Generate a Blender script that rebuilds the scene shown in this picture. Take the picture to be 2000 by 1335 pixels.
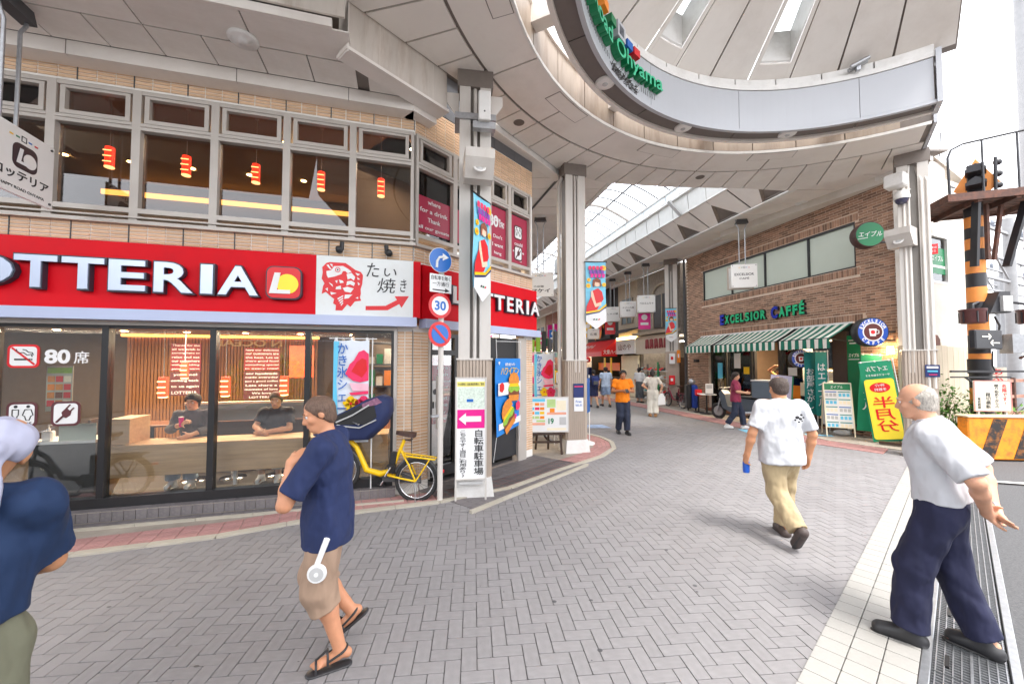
import bpy, bmesh, math, random
from mathutils import Vector, Matrix, noise
R = math.radians
random.seed(7)
for o in list(bpy.data.objects): bpy.data.objects.remove(o)
SC = bpy.context.scene
COL = SC.collection
# ---------------------------------------------------------------- camera, sky, sun, exposure
cam_d = bpy.data.cameras.new('camera'); cam = bpy.data.objects.new('camera', cam_d); COL.objects.link(cam)
cam.location = (0, 0, 1.9); cam.rotation_euler = (R(90 + 2.2), 0, 0)
cam_d.sensor_width = 36; cam_d.lens = 13.86; cam_d.shift_y = 0.0055
cam_d.clip_start = 0.05; cam_d.clip_end = 3000
SC.camera = cam
SUN_EL, SUN_AZ = 62, 150
w = bpy.data.worlds.new('World'); SC.world = w; w.use_nodes = True
nt = w.node_tree; nt.nodes.clear()
sky = nt.nodes.new('ShaderNodeTexSky'); sky.sky_type = 'NISHITA'; sky.sun_disc = False
sky.sun_elevation = R(SUN_EL); sky.sun_rotation = R(SUN_AZ); sky.dust_density = 4.0; sky.air_density = 1.0; sky.ozone_density = 1.0
tc = nt.nodes.new('ShaderNodeTexCoord'); cn = nt.nodes.new('ShaderNodeTexNoise'); cn.inputs['Scale'].default_value = 2.2; cn.inputs['Detail'].default_value = 6
ramp = nt.nodes.new('ShaderNodeValToRGB'); ramp.color_ramp.elements[0].position = .30; ramp.color_ramp.elements[0].color = (.80, .80, .80, 1); ramp.color_ramp.elements[1].position = .62; ramp.color_ramp.elements[1].color = (.96, .96, .96, 1)
mx = nt.nodes.new('ShaderNodeMixRGB')
bg = nt.nodes.new('ShaderNodeBackground'); out = nt.nodes.new('ShaderNodeOutputWorld')
nt.links.new(tc.outputs['Generated'], cn.inputs['Vector']); nt.links.new(cn.outputs['Fac'], ramp.inputs[0])
nt.links.new(ramp.outputs[0], mx.inputs['Fac']); nt.links.new(sky.outputs[0], mx.inputs['Color1']); mx.inputs['Color2'].default_value = (9.2, 9.3, 9.6, 1)
nt.links.new(mx.outputs['Color'], bg.inputs[0]); nt.links.new(bg.outputs[0], out.inputs[0])
bg.inputs[1].default_value = 0.13
sun_d = bpy.data.lights.new('sun', 'SUN'); sun_d.energy = 1.25; sun_d.angle = R(18); sun_d.color = (1, .96, .9)
sun = bpy.data.objects.new('sun', sun_d); COL.objects.link(sun)
_sd = Vector((math.sin(R(SUN_AZ)) * math.cos(R(SUN_EL)), math.cos(R(SUN_AZ)) * math.cos(R(SUN_EL)), math.sin(R(SUN_EL))))
sun.rotation_euler = _sd.to_track_quat('Z', 'Y').to_euler(); sun.location = _sd * 60
SC.view_settings.view_transform = 'Standard'; SC.view_settings.look = 'None'; SC.view_settings.gamma = 1
SC.view_settings.exposure = 1.78; SC.view_settings.use_curve_mapping = False
SC.render.engine = 'CYCLES'
SC.cycles.max_bounces = 10; SC.cycles.transparent_max_bounces = 24; SC.cycles.diffuse_bounces = 5; SC.cycles.use_denoising = True
SC.cycles.caustics_reflective = False; SC.cycles.caustics_refractive = False
# ---------------------------------------------------------------- materials
def lin(h):
    h = h.lstrip('#'); c = [int(h[i:i + 2], 16) / 255 for i in (0, 2, 4)]
    return tuple(x / 12.92 if x <= .04045 else ((x + .055) / 1.055) ** 2.4 for x in c)
def nd(nt, t, **kw):
    n = nt.nodes.new(t)
    for k, v in kw.items():
        if k in n.inputs: n.inputs[k].default_value = v
        else: setattr(n, k, v)
    return n
def mat(name, col, rough=.55, metal=0., var=.12, scale=6., bump=.0, bscale=60., rnd=0., isl=0., spec=.5, emit=0., stretch=(1, 1, 1), dirt=None, dscale=1.2, coat=0., alpha=1., trans=0., stripes=None, bdist=.02, bdet=5.):
    """plain principled material: colour, mottling (var), per-object (rnd) or per-island (isl) shade, fine bump, blotchy dirt colour"""
    if isinstance(col, str): col = lin(col)
    m = bpy.data.materials.new(name); m.use_nodes = True; nt = m.node_tree; b = nt.nodes['Principled BSDF']
    L = nt.links.new
    b.inputs['Roughness'].default_value = rough; b.inputs['Metallic'].default_value = metal
    b.inputs['Specular IOR Level'].default_value = spec; b.inputs['Coat Weight'].default_value = coat
    tc = nd(nt, 'ShaderNodeTexCoord'); mp = nd(nt, 'ShaderNodeMapping'); mp.inputs['Scale'].default_value = stretch
    L(tc.outputs['Object'], mp.inputs['Vector'])
    src = nd(nt, 'ShaderNodeRGB'); src.outputs[0].default_value = (*col, 1); cur = src.outputs[0]
    def scl(cur, fac):
        mm = nd(nt, 'ShaderNodeMixRGB', blend_type='MULTIPLY'); mm.inputs['Fac'].default_value = 1
        L(cur, mm.inputs['Color1']); L(fac, mm.inputs['Color2']); return mm.outputs['Color']
    def rng(v, lo, hi, a=0., bb=1.):
        q = nd(nt, 'ShaderNodeMapRange'); q.inputs[1].default_value = a; q.inputs[2].default_value = bb; q.inputs[3].default_value = lo; q.inputs[4].default_value = hi
        L(v, q.inputs[0]); return q.outputs[0]
    if stripes:
        ax, per, c2 = stripes
        sx = nd(nt, 'ShaderNodeSeparateXYZ'); L(tc.outputs['Object'], sx.inputs[0])
        mo = nd(nt, 'ShaderNodeMath', operation='PINGPONG'); mo.inputs[1].default_value = per; L(sx.outputs[ax], mo.inputs[0])
        gt = nd(nt, 'ShaderNodeMath', operation='GREATER_THAN'); gt.inputs[1].default_value = per / 2; L(mo.outputs[0], gt.inputs[0])
        mm = nd(nt, 'ShaderNodeMixRGB'); L(gt.outputs[0], mm.inputs['Fac']); L(cur, mm.inputs['Color1']); mm.inputs['Color2'].default_value = (*lin(c2), 1); cur = mm.outputs['Color']
    if var:
        n = nd(nt, 'ShaderNodeTexNoise', Scale=scale, Detail=6., Roughness=.6); L(mp.outputs[0], n.inputs['Vector'])
        cur = scl(cur, rng(n.outputs['Fac'], 1 - var, 1 + var, .28, .72))
    if rnd:
        oi = nd(nt, 'ShaderNodeObjectInfo'); cur = scl(cur, rng(oi.outputs['Random'], 1 - rnd, 1 + rnd))
    if isl:
        g = nd(nt, 'ShaderNodeNewGeometry'); cur = scl(cur, rng(g.outputs['Random Per Island'], 1 - isl, 1 + isl))
    if dirt:
        n = nd(nt, 'ShaderNodeTexNoise', Scale=dscale, Detail=8., Roughness=.7); L(mp.outputs[0], n.inputs['Vector'])
        mm = nd(nt, 'ShaderNodeMixRGB'); L(rng(n.outputs['Fac'], 0, dirt[1], .48, .75), mm.inputs['Fac']); L(cur, mm.inputs['Color1']); mm.inputs['Color2'].default_value = (*lin(dirt[0]), 1); cur = mm.outputs['Color']
    L(cur, b.inputs['Base Color'])
    if bump:
        n = nd(nt, 'ShaderNodeTexNoise', Scale=bscale, Detail=bdet); L(mp.outputs[0], n.inputs['Vector'])
        bp = nd(nt, 'ShaderNodeBump'); bp.inputs['Strength'].default_value = bump; bp.inputs['Distance'].default_value = bdist; L(n.outputs['Fac'], bp.inputs['Height']); L(bp.outputs[0], b.inputs['Normal'])
    if emit: L(cur, b.inputs['Emission Color']); b.inputs['Emission Strength'].default_value = emit
    if trans: b.inputs['Transmission Weight'].default_value = trans
    return m
def glass(name, tint=(.9, .93, .92), base=.06, rough=.0):
    m = bpy.data.materials.new(name); m.use_nodes = True; nt = m.node_tree; nt.nodes.clear(); L = nt.links.new
    o = nd(nt, 'ShaderNodeOutputMaterial'); t = nd(nt, 'ShaderNodeBsdfTransparent'); t.inputs[0].default_value = (*tint, 1)
    g = nd(nt, 'ShaderNodeBsdfGlossy'); g.inputs['Roughness'].default_value = rough; g.inputs[0].default_value = (.95, .97, 1, 1)
    f = nd(nt, 'ShaderNodeFresnel'); f.inputs[0].default_value = 1.5
    a = nd(nt, 'ShaderNodeMath', operation='ADD'); a.inputs[1].default_value = base; a.use_clamp = True; L(f.outputs[0], a.inputs[0])
    ms = nd(nt, 'ShaderNodeMixShader'); L(a.outputs[0], ms.inputs[0]); L(t.outputs[0], ms.inputs[1]); L(g.outputs[0], ms.inputs[2]); L(ms.outputs[0], o.inputs[0])
    return m
# ---------------------------------------------------------------- objects
def props(o, label=None, cat=None, group=None, kind=None):
    if label: o['label'] = label
    if cat: o['category'] = cat
    if group: o['group'] = group
    if kind: o['kind'] = kind
    return o
def thing(name, label, cat, loc=(0, 0, 0), rot=0., group=None):
    o = bpy.data.objects.new(name, None); COL.objects.link(o); o.location = loc; o.rotation_euler = (0, 0, rot); o.empty_display_size = .2
    return props(o, label, cat, group)
def link(name, me, parent=None, kind=None, label=None):
    o = bpy.data.objects.new(name, me); COL.objects.link(o)
    if parent is not None: o.parent = parent
    return props(o, label, None, None, kind)
def copy_tree(o, parent=None):
    c = o.copy(); COL.objects.link(c)
    if parent is not None: c.parent = parent
    for ch in list(o.children): copy_tree(ch, c)
    return c
def again(o, loc, rot=None, label=None):
    c = copy_tree(o); c.location = loc
    if rot is not None: c.rotation_euler = (0, 0, rot)
    if label: c['label'] = label
    return c
def basis(d):
    d = d.normalized(); a = Vector((0, 0, 1)) if abs(d.z) < .9 else Vector((1, 0, 0))
    x = d.cross(a).normalized(); return x, d.cross(x).normalized()
class MB:
    """collects shapes in local coordinates and links them as one mesh object"""
    def __init__(s): s.v = []; s.f = []; s.mi = []; s.T = Matrix.Identity(4); s.m = 0; s.sm = []
    def add(s, vs, fs, smooth=False):
        k = len(s.v); s.v += [tuple(s.T @ Vector(p)) for p in vs]
        for f in fs: s.f.append([k + i for i in f]); s.mi.append(s.m); s.sm.append(smooth)
        return s
    def box(s, x0, x1, y0, y1, z0, z1, bev=0.):
        if bev:
            b = min(bev, (x1 - x0) * .45, (y1 - y0) * .45, (z1 - z0) * .45)
            vs = []; 
            for sx, X in ((1, x0), (-1, x1)):
                for sy, Y in ((1, y0), (-1, y1)):
                    for sz, Z in ((1, z0), (-1, z1)):
                        vs += [(X, Y + sy * b, Z + sz * b), (X + sx * b, Y, Z + sz * b), (X + sx * b, Y + sy * b, Z)]
            idx = lambda i, j, k, a: ((i * 2 + j) * 2 + k) * 3 + a
            fs = []
            for i in (0, 1):
                q = [idx(i, j, k, 0) for j, k in ((0, 0), (0, 1), (1, 1), (1, 0))]; fs.append(q if i == 0 else q[::-1])
                q = [idx(j, i, k, 1) for j, k in ((0, 0), (1, 0), (1, 1), (0, 1))]; fs.append(q if i == 0 else q[::-1])
                q = [idx(j, k, i, 2) for j, k in ((0, 0), (0, 1), (1, 1), (1, 0))]; fs.append(q if i == 0 else q[::-1])
            for j in (0, 1):
                for k in (0, 1):
                    fl = (j + k) % 2
                    q = [idx(0, j, k, 1), idx(1, j, k, 1), idx(1, j, k, 2), idx(0, j, k, 2)]; fs.append(q if fl == 0 else q[::-1])
                    q = [idx(j, 0, k, 2), idx(j, 1, k, 2), idx(j, 1, k, 0), idx(j, 0, k, 0)]; fs.append(q if fl == 0 else q[::-1])
                    q = [idx(j, k, 0, 0), idx(j, k, 1, 0), idx(j, k, 1, 1), idx(j, k, 0, 1)]; fs.append(q if fl == 0 else q[::-1])
            for i in (0, 1):
                for j in (0, 1):
                    for k in (0, 1):
                        q = [idx(i, j, k, 0), idx(i, j, k, 1), idx(i, j, k, 2)]; fs.append(q if (i + j + k) % 2 == 0 else q[::-1])
            return s.add(vs, fs)
        vs = [(x, y, z) for x in (x0, x1) for y in (y0, y1) for z in (z0, z1)]
        return s.add(vs, [(0, 1, 3, 2), (4, 6, 7, 5), (0, 4, 5, 1), (2, 3, 7, 6), (0, 2, 6, 4), (1, 5, 7, 3)])
    def cbox(s, c, size, bev=0., rot=None):
        T = s.T
        if rot is not None: s.T = T @ Matrix.Translation(c) @ rot.to_4x4()
        else: s.T = T @ Matrix.Translation(c)
        a, b, d = [q / 2 for q in size]; s.box(-a, a, -b, b, -d, d, bev); s.T = T; return s
    def quad(s, a, b, c, d): return s.add([a, b, c, d], [(0, 1, 2, 3)])
    def poly(s, pts): return s.add(pts, [tuple(range(len(pts)))])
    def prism(s, pts, h, axis='z', at=0.):
        """2-D outline extruded along an axis: xy->z, xz->y"""
        n = len(pts)
        f = (lambda p, q: (p[0], p[1], q)) if axis == 'z' else ((lambda p, q: (p[0], q, p[1])) if axis == 'y' else (lambda p, q: (q, p[0], p[1])))
        vs = [f(p, at) for p in pts] + [f(p, at + h) for p in pts]
        fs = [tuple(range(n))[::-1], tuple(range(n, 2 * n))] + [(i, (i + 1) % n, n + (i + 1) % n, n + i) for i in range(n)]
        return s.add(vs, fs)
    def tube(s, pts, r, n=8, caps=True, closed=False):
        pts = [Vector(p) for p in pts]; N = len(pts); rs = r if isinstance(r, (list, tuple)) else [r] * N
        vs = []; fs = []; x = None
        for i, p in enumerate(pts):
            a = pts[(i - 1) % N] if (i or closed) else p; b = pts[(i + 1) % N] if (i < N - 1 or closed) else p
            d = (b - a).normalized()
            if x is None: x, _ = basis(d)
            x = (x - d * x.dot(d)).normalized(); y = d.cross(x)
            for k in range(n):
                t = 2 * math.pi * k / n; vs.append(p + (x * math.cos(t) + y * math.sin(t)) * rs[i])
        for i in range(N if closed else N - 1):
            j = (i + 1) % N
            for k in range(n): fs.append((i * n + k, i * n + (k + 1) % n, j * n + (k + 1) % n, j * n + k))
        s.add(vs, fs, True)
        if caps and not closed: s.add(vs[:n], [tuple(range(n))[::-1]]); s.add(vs[-n:], [tuple(range(n))])
        return s
    def bar(s, p, q, w, h=None):
        p, q = Vector(p), Vector(q); d = q - p; x, y = basis(d); h = h or w
        c = [x * w / 2 + y * h / 2, -x * w / 2 + y * h / 2, -x * w / 2 - y * h / 2, x * w / 2 - y * h / 2]
        return s.add([p + a for a in c] + [q + a for a in c], [(3, 2, 1, 0), (4, 5, 6, 7)] + [(i, (i + 1) % 4, 4 + (i + 1) % 4, 4 + i) for i in range(4)])
    def lathe(s, prof, n=20, c=(0, 0, 0), axis='z'):
        vs = []; fs = []
        for r, z in prof:
            for k in range(n):
                t = 2 * math.pi * k / n; a, b = r * math.cos(t), r * math.sin(t)
                p = (a, b, z) if axis == 'z' else ((a, z, b) if axis == 'y' else (z, a, b))
                vs.append((p[0] + c[0], p[1] + c[1], p[2] + c[2]))
        for i in range(len(prof) - 1):
            for k in range(n): fs.append((i * n + k, i * n + (k + 1) % n, (i + 1) * n + (k + 1) % n, (i + 1) * n + k))
        s.add(vs, fs, True)
        s.add(vs[:n], [tuple(range(n))[::-1]]); s.add(vs[-n:], [tuple(range(n))]); return s
    def disc(s, c, r, h, n=28, axis='y', sc=(1, 1)):
        pts = [(math.cos(2 * math.pi * k / n) * r * sc[0], math.sin(2 * math.pi * k / n) * r * sc[1]) for k in range(n)]
        T = s.T; s.T = T @ Matrix.Translation(c); s.prism(pts, h, axis); s.T = T; return s
    def ball(s, c, r, seg=12, rings=8):
        rx, ry, rz = (r, r, r) if not isinstance(r, (tuple, list)) else r
        vs = [(c[0], c[1], c[2] + rz)]; fs = []
        for i in range(1, rings):
            p = math.pi * i / rings
            for k in range(seg):
                t = 2 * math.pi * k / seg; vs.append((c[0] + rx * math.sin(p) * math.cos(t), c[1] + ry * math.sin(p) * math.sin(t), c[2] + rz * math.cos(p)))
        vs.append((c[0], c[1], c[2] - rz)); e = len(vs) - 1
        for k in range(seg): fs.append((0, 1 + k, 1 + (k + 1) % seg)); fs.append((e, e - seg + (k + 1) % seg, e - seg + k))
        for i in range(rings - 2):
            for k in range(seg): a = 1 + i * seg; fs.append((a + k, a + seg + k, a + seg + (k + 1) % seg, a + (k + 1) % seg))
        return s.add(vs, fs, True)
    def mesh(s, name, mats):
        me = bpy.data.meshes.new(name); me.from_pydata(s.v, [], s.f)
        for m in (mats if isinstance(mats, (list, tuple)) else [mats]): me.materials.append(m)
        me.polygons.foreach_set('material_index', s.mi); me.polygons.foreach_set('use_smooth', s.sm); 
        bm = bmesh.new(); bm.from_mesh(me); bmesh.ops.recalc_face_normals(bm, faces=bm.faces); bm.to_mesh(me); bm.free()
        me.update(); return me
    def build(s, name, mats, parent=None, kind=None, label=None): return link(name, s.mesh(name, mats), parent, kind, label)
def box(name, m, parent, *a, bev=0., kind=None, label=None, T=None):
    b = MB()
    if T is not None: b.T = T
    return b.box(*a, bev=bev).build(name, m, parent, kind, label)
def struct(o): o['kind'] = 'structure'; return o
_units = {}
def unit(name, m, bev):
    k = (name, m.name, round(bev, 3))
    if k not in _units:
        _units[k] = MB().box(-.5, .5, -.5, .5, -.5, .5, bev).mesh(name, m)
    return _units[k]
CAMP = Vector((0, 0, 1.9))
def pieces(name, m, boxes, parent, root=None, limit=300, bev=0., label=None, T=None):
    """boxes: (centre, size, rotz[, matrix]) in the parent's coordinates; those that show largest become single objects, the rest one stuff mesh"""
    W = Matrix.Identity(4)
    q = parent
    while q is not None: W = Matrix.Translation(q.location) @ q.rotation_euler.to_matrix().to_4x4() @ W; q = q.parent
    if T is not None:
        tr = T.to_euler().z; boxes = [(tuple(T @ Vector(b[0])), b[1], ((0, 0, tr) if len(b) < 3 else ((0, 0, b[2] + tr) if not isinstance(b[2], (tuple, list)) else (b[2][0], b[2][1], b[2][2] + tr)))) for b in boxes]
    def key(b):
        p = W @ Vector(b[0])
        if p.y < .4: return 1e6 + p.length
        x = abs(p.x / p.y); v = (p.z - 1.9) / p.y
        vis = 0 if (x > 1.36 or v < -.90 or v > .98) else 1
        return ((p - CAMP).length + (0 if vis else 1e5))
    bs = sorted(boxes, key=key); me = unit(name, m, bev)
    for b in bs[:limit]:
        o = link(name, me, parent); o.location = b[0]; o.scale = b[1]
        if len(b) > 2: o.rotation_euler = b[2] if isinstance(b[2], (tuple, list)) else (0, 0, b[2])
    if len(bs) > limit:
        mb = MB()
        from mathutils import Euler
        for b in bs[limit:]:
            r = (b[2] if isinstance(b[2], (tuple, list)) else (0, 0, b[2])) if len(b) > 2 else (0, 0, 0)
            mb.cbox(b[0], b[1], 0, Euler(r).to_matrix())
        mb.build(name + '_field', m, parent, 'stuff')
def text_mesh(s, m, ext=.004, bold=0., bevel=0., shear=0., spacing=1., res=4):
    c = bpy.data.curves.new('text', 'FONT'); c.body = s; c.extrude = ext; c.offset = bold; c.bevel_depth = bevel; c.shear = shear; c.space_character = spacing
    c.resolution_u = res; c.size = 1; c.bevel_resolution = 0
    o = bpy.data.objects.new('text', c); me = bpy.data.meshes.new_from_object(o); bpy.data.objects.remove(o); bpy.data.curves.remove(c)
    me.materials.clear()
    for q in (m if isinstance(m, (list, tuple)) else [m]): me.materials.append(q)
    return me
def text(name, s, m, parent, x0, x1, z0, z1, y=0., ext=.003, bold=0., vertical=False, flip=False, fit='both', shear=0., axis='y', kind=None, spacing=1., back=False, join=None, T=None):
    """flat or raised lettering fitted to a rectangle of the x-z plane at depth y (towards -y is outward)"""
    if vertical:
        parts = [ch for ch in s]; n = len(parts); h = (z1 - z0) / n; mbs = []
        vs, fs = [], []
        for i, ch in enumerate(parts):
            if ch == ' ': continue
            me = text_mesh(ch, m, .001, bold); xs = [v.co.x for v in me.vertices]; ys = [v.co.y for v in me.vertices]
            if not xs: continue
            zc = z1 - (i + .5) * h; cx = (min(xs) + max(xs)) / 2; cy = .36
            sc = min(h * 1.02, (x1 - x0) * 1.06); k = len(vs)
            sx = (x1 - x0) * 1.02 if fit == 'both' else sc
            for v in me.vertices: vs.append(((x0 + x1) / 2 + (v.co.x - cx) * sx * (-1 if flip else 1), y - (.001 + v.co.z) * ext / .002, zc + (v.co.y - cy) * h * 1.02 if fit == 'both' else zc + (v.co.y - cy) * sc))
            for p in me.polygons: fs.append([k + q for q in p.vertices])
            bpy.data.meshes.remove(me)
        out = bpy.data.meshes.new(name); out.from_pydata(vs, [], fs); out.materials.append(m if not isinstance(m, (list, tuple)) else m[0])
    else:
        out = text_mesh(s, m, .5, bold, 0, shear, spacing); xs = [v.co.x for v in out.vertices]; ys = [v.co.y for v in out.vertices]
        if not xs: return None
        a, b, c, d = min(xs), max(xs), min(ys), max(ys); sx = (x1 - x0) / max(b - a, 1e-4); sz = (z1 - z0) / max(d - c, 1e-4)
        if fit == 'h': sx = sz
        if fit == 'w': sz = sx
        xc, zc = (x0 + x1) / 2, (z0 + z1) / 2; ca, cc = (a + b) / 2, (c + d) / 2
        for v in out.vertices:
            p = v.co; v.co = (xc + (p.x - ca) * sx * (-1 if flip else 1), y - (p.z + .5) * ext, zc + (p.y - cc) * sz)
    if T is not None: out.transform(T)
    if join is not None:
        for p in out.polygons: join.add([tuple(out.vertices[i].co) for i in p.vertices], [tuple(range(len(p.vertices)))])
        bpy.data.meshes.remove(out); return None
    out.name = name; out.update(); return link(name, out, parent, kind)
def frame(o, x0, x1, y0, y1, z0, z1, t, name, m, parent, T=None):
    """rectangular frame ring in the x-z plane"""
    b = MB()
    if T is not None: b.T = T
    b.box(x0, x0 + t, y0, y1, z0, z1); b.box(x1 - t, x1, y0, y1, z0, z1); b.box(x0 + t, x1 - t, y0, y1, z1 - t, z1); b.box(x0 + t, x1 - t, y0, y1, z0, z0 + t)
    return b.build(name, m, parent)
# ---------------------------------------------------------------- shared materials
K = dict
WHITE = mat('white_paint', (.78, .77, .75), .45, var=.06, scale=3, dirt=('#9a8f84', .35), dscale=2.5)
CANOPY = mat('canopy_panel', (.81, .765, .72), .42, var=.035, scale=1.2, rnd=.035, dirt=('#9a8877', .25), dscale=.7)
CANOPY_D = mat('canopy_trim_dark', (.20, .17, .15), .5, var=.15, scale=3)
STAIN = mat('stained_panel', (.64, .585, .53), .5, var=.12, scale=2, stretch=(2, 2, .35), dirt=('#8d6f55', .6), dscale=1.6, rnd=.05)
FASCIA = mat('fascia_white_metal', (.47, .485, .52), .32, var=.03, scale=1, spec=.5)
ALU = mat('aluminium', (.50, .46, .42), .42, metal=.12, var=.06, scale=4)
ALU_D = mat('dark_aluminium', (.022, .022, .024), .35, var=.1)
STEEL = mat('galvanised_steel', (.42, .43, .45), .42, metal=.75, var=.15, scale=20)
CHROME = mat('chrome', (.75, .76, .78), .15, metal=1., var=.02)
BLACK = mat('black_plastic', (.018, .018, .02), .45, var=.1)
RUBBER = mat('rubber', (.025, .025, .026), .8, var=.2, bump=.1)
RED = mat('red_panel', '#d60018', .5, var=.06, scale=2, spec=.18, dirt=('#b01226', .4), dscale=1.5)
RED_B = mat('bright_red', '#d81822', .4, var=.06)
BLUEGREY = mat('band_bluegrey', '#b4bedb', .35, var=.04, scale=2)
LETTER = mat('letter_silver', '#c3cfe6', .25, metal=.25, var=.03)
LETTER_S = mat('letter_side', '#2c3542', .4, var=.05)
YELLOW = mat('yellow_paint', '#f2c40e', .35, var=.04)
BROWN_RED = mat('maroon_vinyl', '#7d1420', .5, var=.08)
MAROON = mat('maroon_dark', '#5a2a30', .5, var=.06)
PURE = mat('print_white', (.80, .80, .80), .5, var=.02)
INK = mat('print_black', (.02, .02, .022), .5, var=.05)
GREEN = mat('print_green', '#0b7a4b', .45, var=.04)
GREEN_L = mat('print_mint', '#35b98a', .45, var=.04)
BLUE = mat('print_blue', '#1763b8', .45, var=.04)
NAVYP = mat('print_navy', '#1c2c66', .45, var=.04)
MAGENTA = mat('print_magenta', '#e0148a', .45, var=.03)
ORANGE = mat('print_orange', '#f08a14', .45, var=.04)
PINK = mat('print_pink', '#ea2f63', .5, var=.12, scale=20)
CYAN = mat('print_cyan', '#62c3e6', .5, var=.05)
CREAM = mat('print_cream', '#efe4c8', .5, var=.05)
LGREY = mat('light_grey', (.5, .5, .5), .5, var=.06)
DGREY = mat('dark_grey', (.07, .07, .075), .5, var=.1)
WOOD = mat('light_wood', '#d0ab82', .5, var=.16, scale=3, stretch=(.5, 9, 9))
WOOD_D = mat('dark_wood', '#3d2c22', .55, var=.25, scale=3, stretch=(.5, 8, 8))
GROUT = mat('grout', (.55, .52, .47), .8, var=.1)
CONC = mat('concrete', (.36, .345, .32), .85, var=.14, scale=3, bump=.25, bscale=90, dirt=('#6a5f55', .45))
FOLIAGE = mat('foliage', (.07, .19, .03), .6, var=.35, scale=12, isl=.4)
FOLIAGE_L = mat('foliage_light', (.13, .30, .05), .6, var=.3, scale=12, isl=.35)
GLASS = glass('clear_glass', (.96, .97, .96), .035)
GLASS_U = glass('upper_glass', (.62, .60, .58), .02)
GLASS_N = glass('near_clear_glass', (.94, .96, .95), .01)
def lampmat(name, col, e): return mat(name, col, .5, var=0, emit=e)
LAMP_W = lampmat('lamp_warm', '#ffd9a0', 14.)
LAMP_C = lampmat('lamp_white', '#fff4e2', 9.)
LAMP_R = lampmat('lamp_red_paper', '#e0301a', 2.0)
LAMP_P = lampmat('lamp_print_glow', '#ffb070', 2.6)
SPOTGLOW = lampmat('downlight_glow', '#ffd08a', 25.)
# ---------------------------------------------------------------- ground
ASPH = mat('asphalt', (.135, .135, .14), .9, var=.3, scale=60, bump=.7, bscale=260)
PAVER = mat('paver', (.255, .245, .25), .85, var=.10, scale=2.5, bump=.25, bscale=240, rnd=.03, isl=.03, dirt=('#6e6766', .2), dscale=.8)
JOINT = mat('paver_joint', (.155, .15, .15), .95, var=.2)
REDP = mat('red_paver', '#b98a86', .85, var=.18, scale=8, rnd=.10, isl=.12, bump=.3, bscale=120, dirt=('#8d7d74', .55), dscale=1.6)
KERB = mat('kerb_stone', '#b9b2a4', .85, var=.12, scale=5, rnd=.05, bump=.3, bscale=150, dirt=('#857b70', .5))
SLAB = mat('sidewalk_concrete', '#a39a8f', .88, var=.16, scale=3, bump=.3, bscale=120, dirt=('#7b7066', .6), dscale=1.4)
DTILE = mat('dark_floor_tile', '#6f6a6c', .6, var=.14, scale=4, rnd=.08, isl=.08, dirt=('#8d857d', .4))
CTILE = mat('cream_tile', (.36, .35, .33), .7, var=.05, scale=6, rnd=.03, bump=.15, bscale=300)
def poly_in(p, P):
    r = False; j = len(P) - 1
    for i in range(len(P)):
        if (P[i][1] > p[1]) != (P[j][1] > p[1]) and p[0] < (P[j][0] - P[i][0]) * (p[1] - P[i][1]) / (P[j][1] - P[i][1]) + P[i][0]: r = not r
        j = i
    return r
def sheet(name, pts, z, m, bottom=None):
    b = MB()
    if bottom is None: b.poly([(x, y, z) for x, y in pts])
    else: b.prism(pts, z - bottom, 'z', bottom)
    return struct(b.build(name, m))
def aP(c, Y, z=0.): return (c - .21 * Y, Y, z)          # c: position across the arcade street, Y: along it
MB().box(-300, 300, -150, 400, -.4, -.03).build('ground', ASPH)['kind'] = 'structure'
LC = [(-12, .2), (-6.6, 2.85), (-4.30, 3.89), (-3.18, 4.295), (-2.03, 4.957), (-.96, 5.362), (0, 5.957), (.897, 6.98), (1.85, 7.99), (2.30, 8.75), (2.42, 9.45), (2.30, 10.1), (2.04, 10.54)] + [(4.25 - .21 * y, y) for y in (12, 20, 46)]
EC = [(9.85 - .21 * y, y) for y in (46, 20, 12, 10.6)] + [(7.72, 9.6), (8.3, 8.75), (8.85, 8.25)]
TS = [(7.6, 7.62), (6.954, 7.05), (1.686, 2.41), (-3.5, -2.16)]     # plaza side of the cream tile strip
road = sheet('road', [(-9, -12), (40, 31), (60, 20), (20, -30), (0, -30)], -.004, ASPH, -.02)
plaza = sheet('plaza_paving', LC + EC + TS + [(-12, -8)], 0., JOINT, -.02)
boxes = []; ang = math.atan2(.0957, .9954); ca, sa = math.cos(ang), math.sin(ang); g = .1
PG = LC + EC + TS + [(-12, -8)]
near_pg = [(-9, 1.4), (-6.6, 2.85)] + LC[2:13] + [(1.6, 12.6), (6.4, 12.6)] + EC[3:] + TS[:3] + [(.4, 1.3)]
random.seed(3)
for c in range(-110, 110):
    for r in range(8, 140):
        f = (c - r) % 4
        if f == 0: x, y, sx, sy = (c + 1) * g, (r + .5) * g, 2 * g, g
        elif f == 3: x, y, sx, sy = (c + .5) * g, (r + 1) * g, g, 2 * g
        else: continue
        X = x * ca - y * sa - .075; Y = x * sa + y * ca
        if Y > 12.5 or abs(X) > 1.55 * Y + .6 or Y < 1.7: continue
        if not any(poly_in((X + dx, Y + dy), near_pg) for dx, dy in ((0, 0), (.09, 0), (-.09, 0), (0, .09), (0, -.09), (.07, .07), (-.07, .07), (.07, -.07), (-.07, -.07))): continue
        boxes.append(((X, Y, .005 + random.uniform(-.0012, .0012)), (sx - .006, sy - .006, .016), (random.gauss(0, .004), random.gauss(0, .004), ang)))
pieces('paver', PAVER, boxes, plaza, bev=.04)
# farther up the street the pavers are too small to tell apart
far = mat('far_paver', (.235, .228, .23), .85, var=.12, scale=9, bump=.3, bscale=40, dirt=('#6e6766', .3))
sheet('street_paving', [(4.3 - .21 * 12.4, 12.4)] + [(4.25 - .21 * y, y) for y in (20, 46)] + [(9.85 - .21 * y, y) for y in (46, 20, 12.4)], .006, far)
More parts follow.
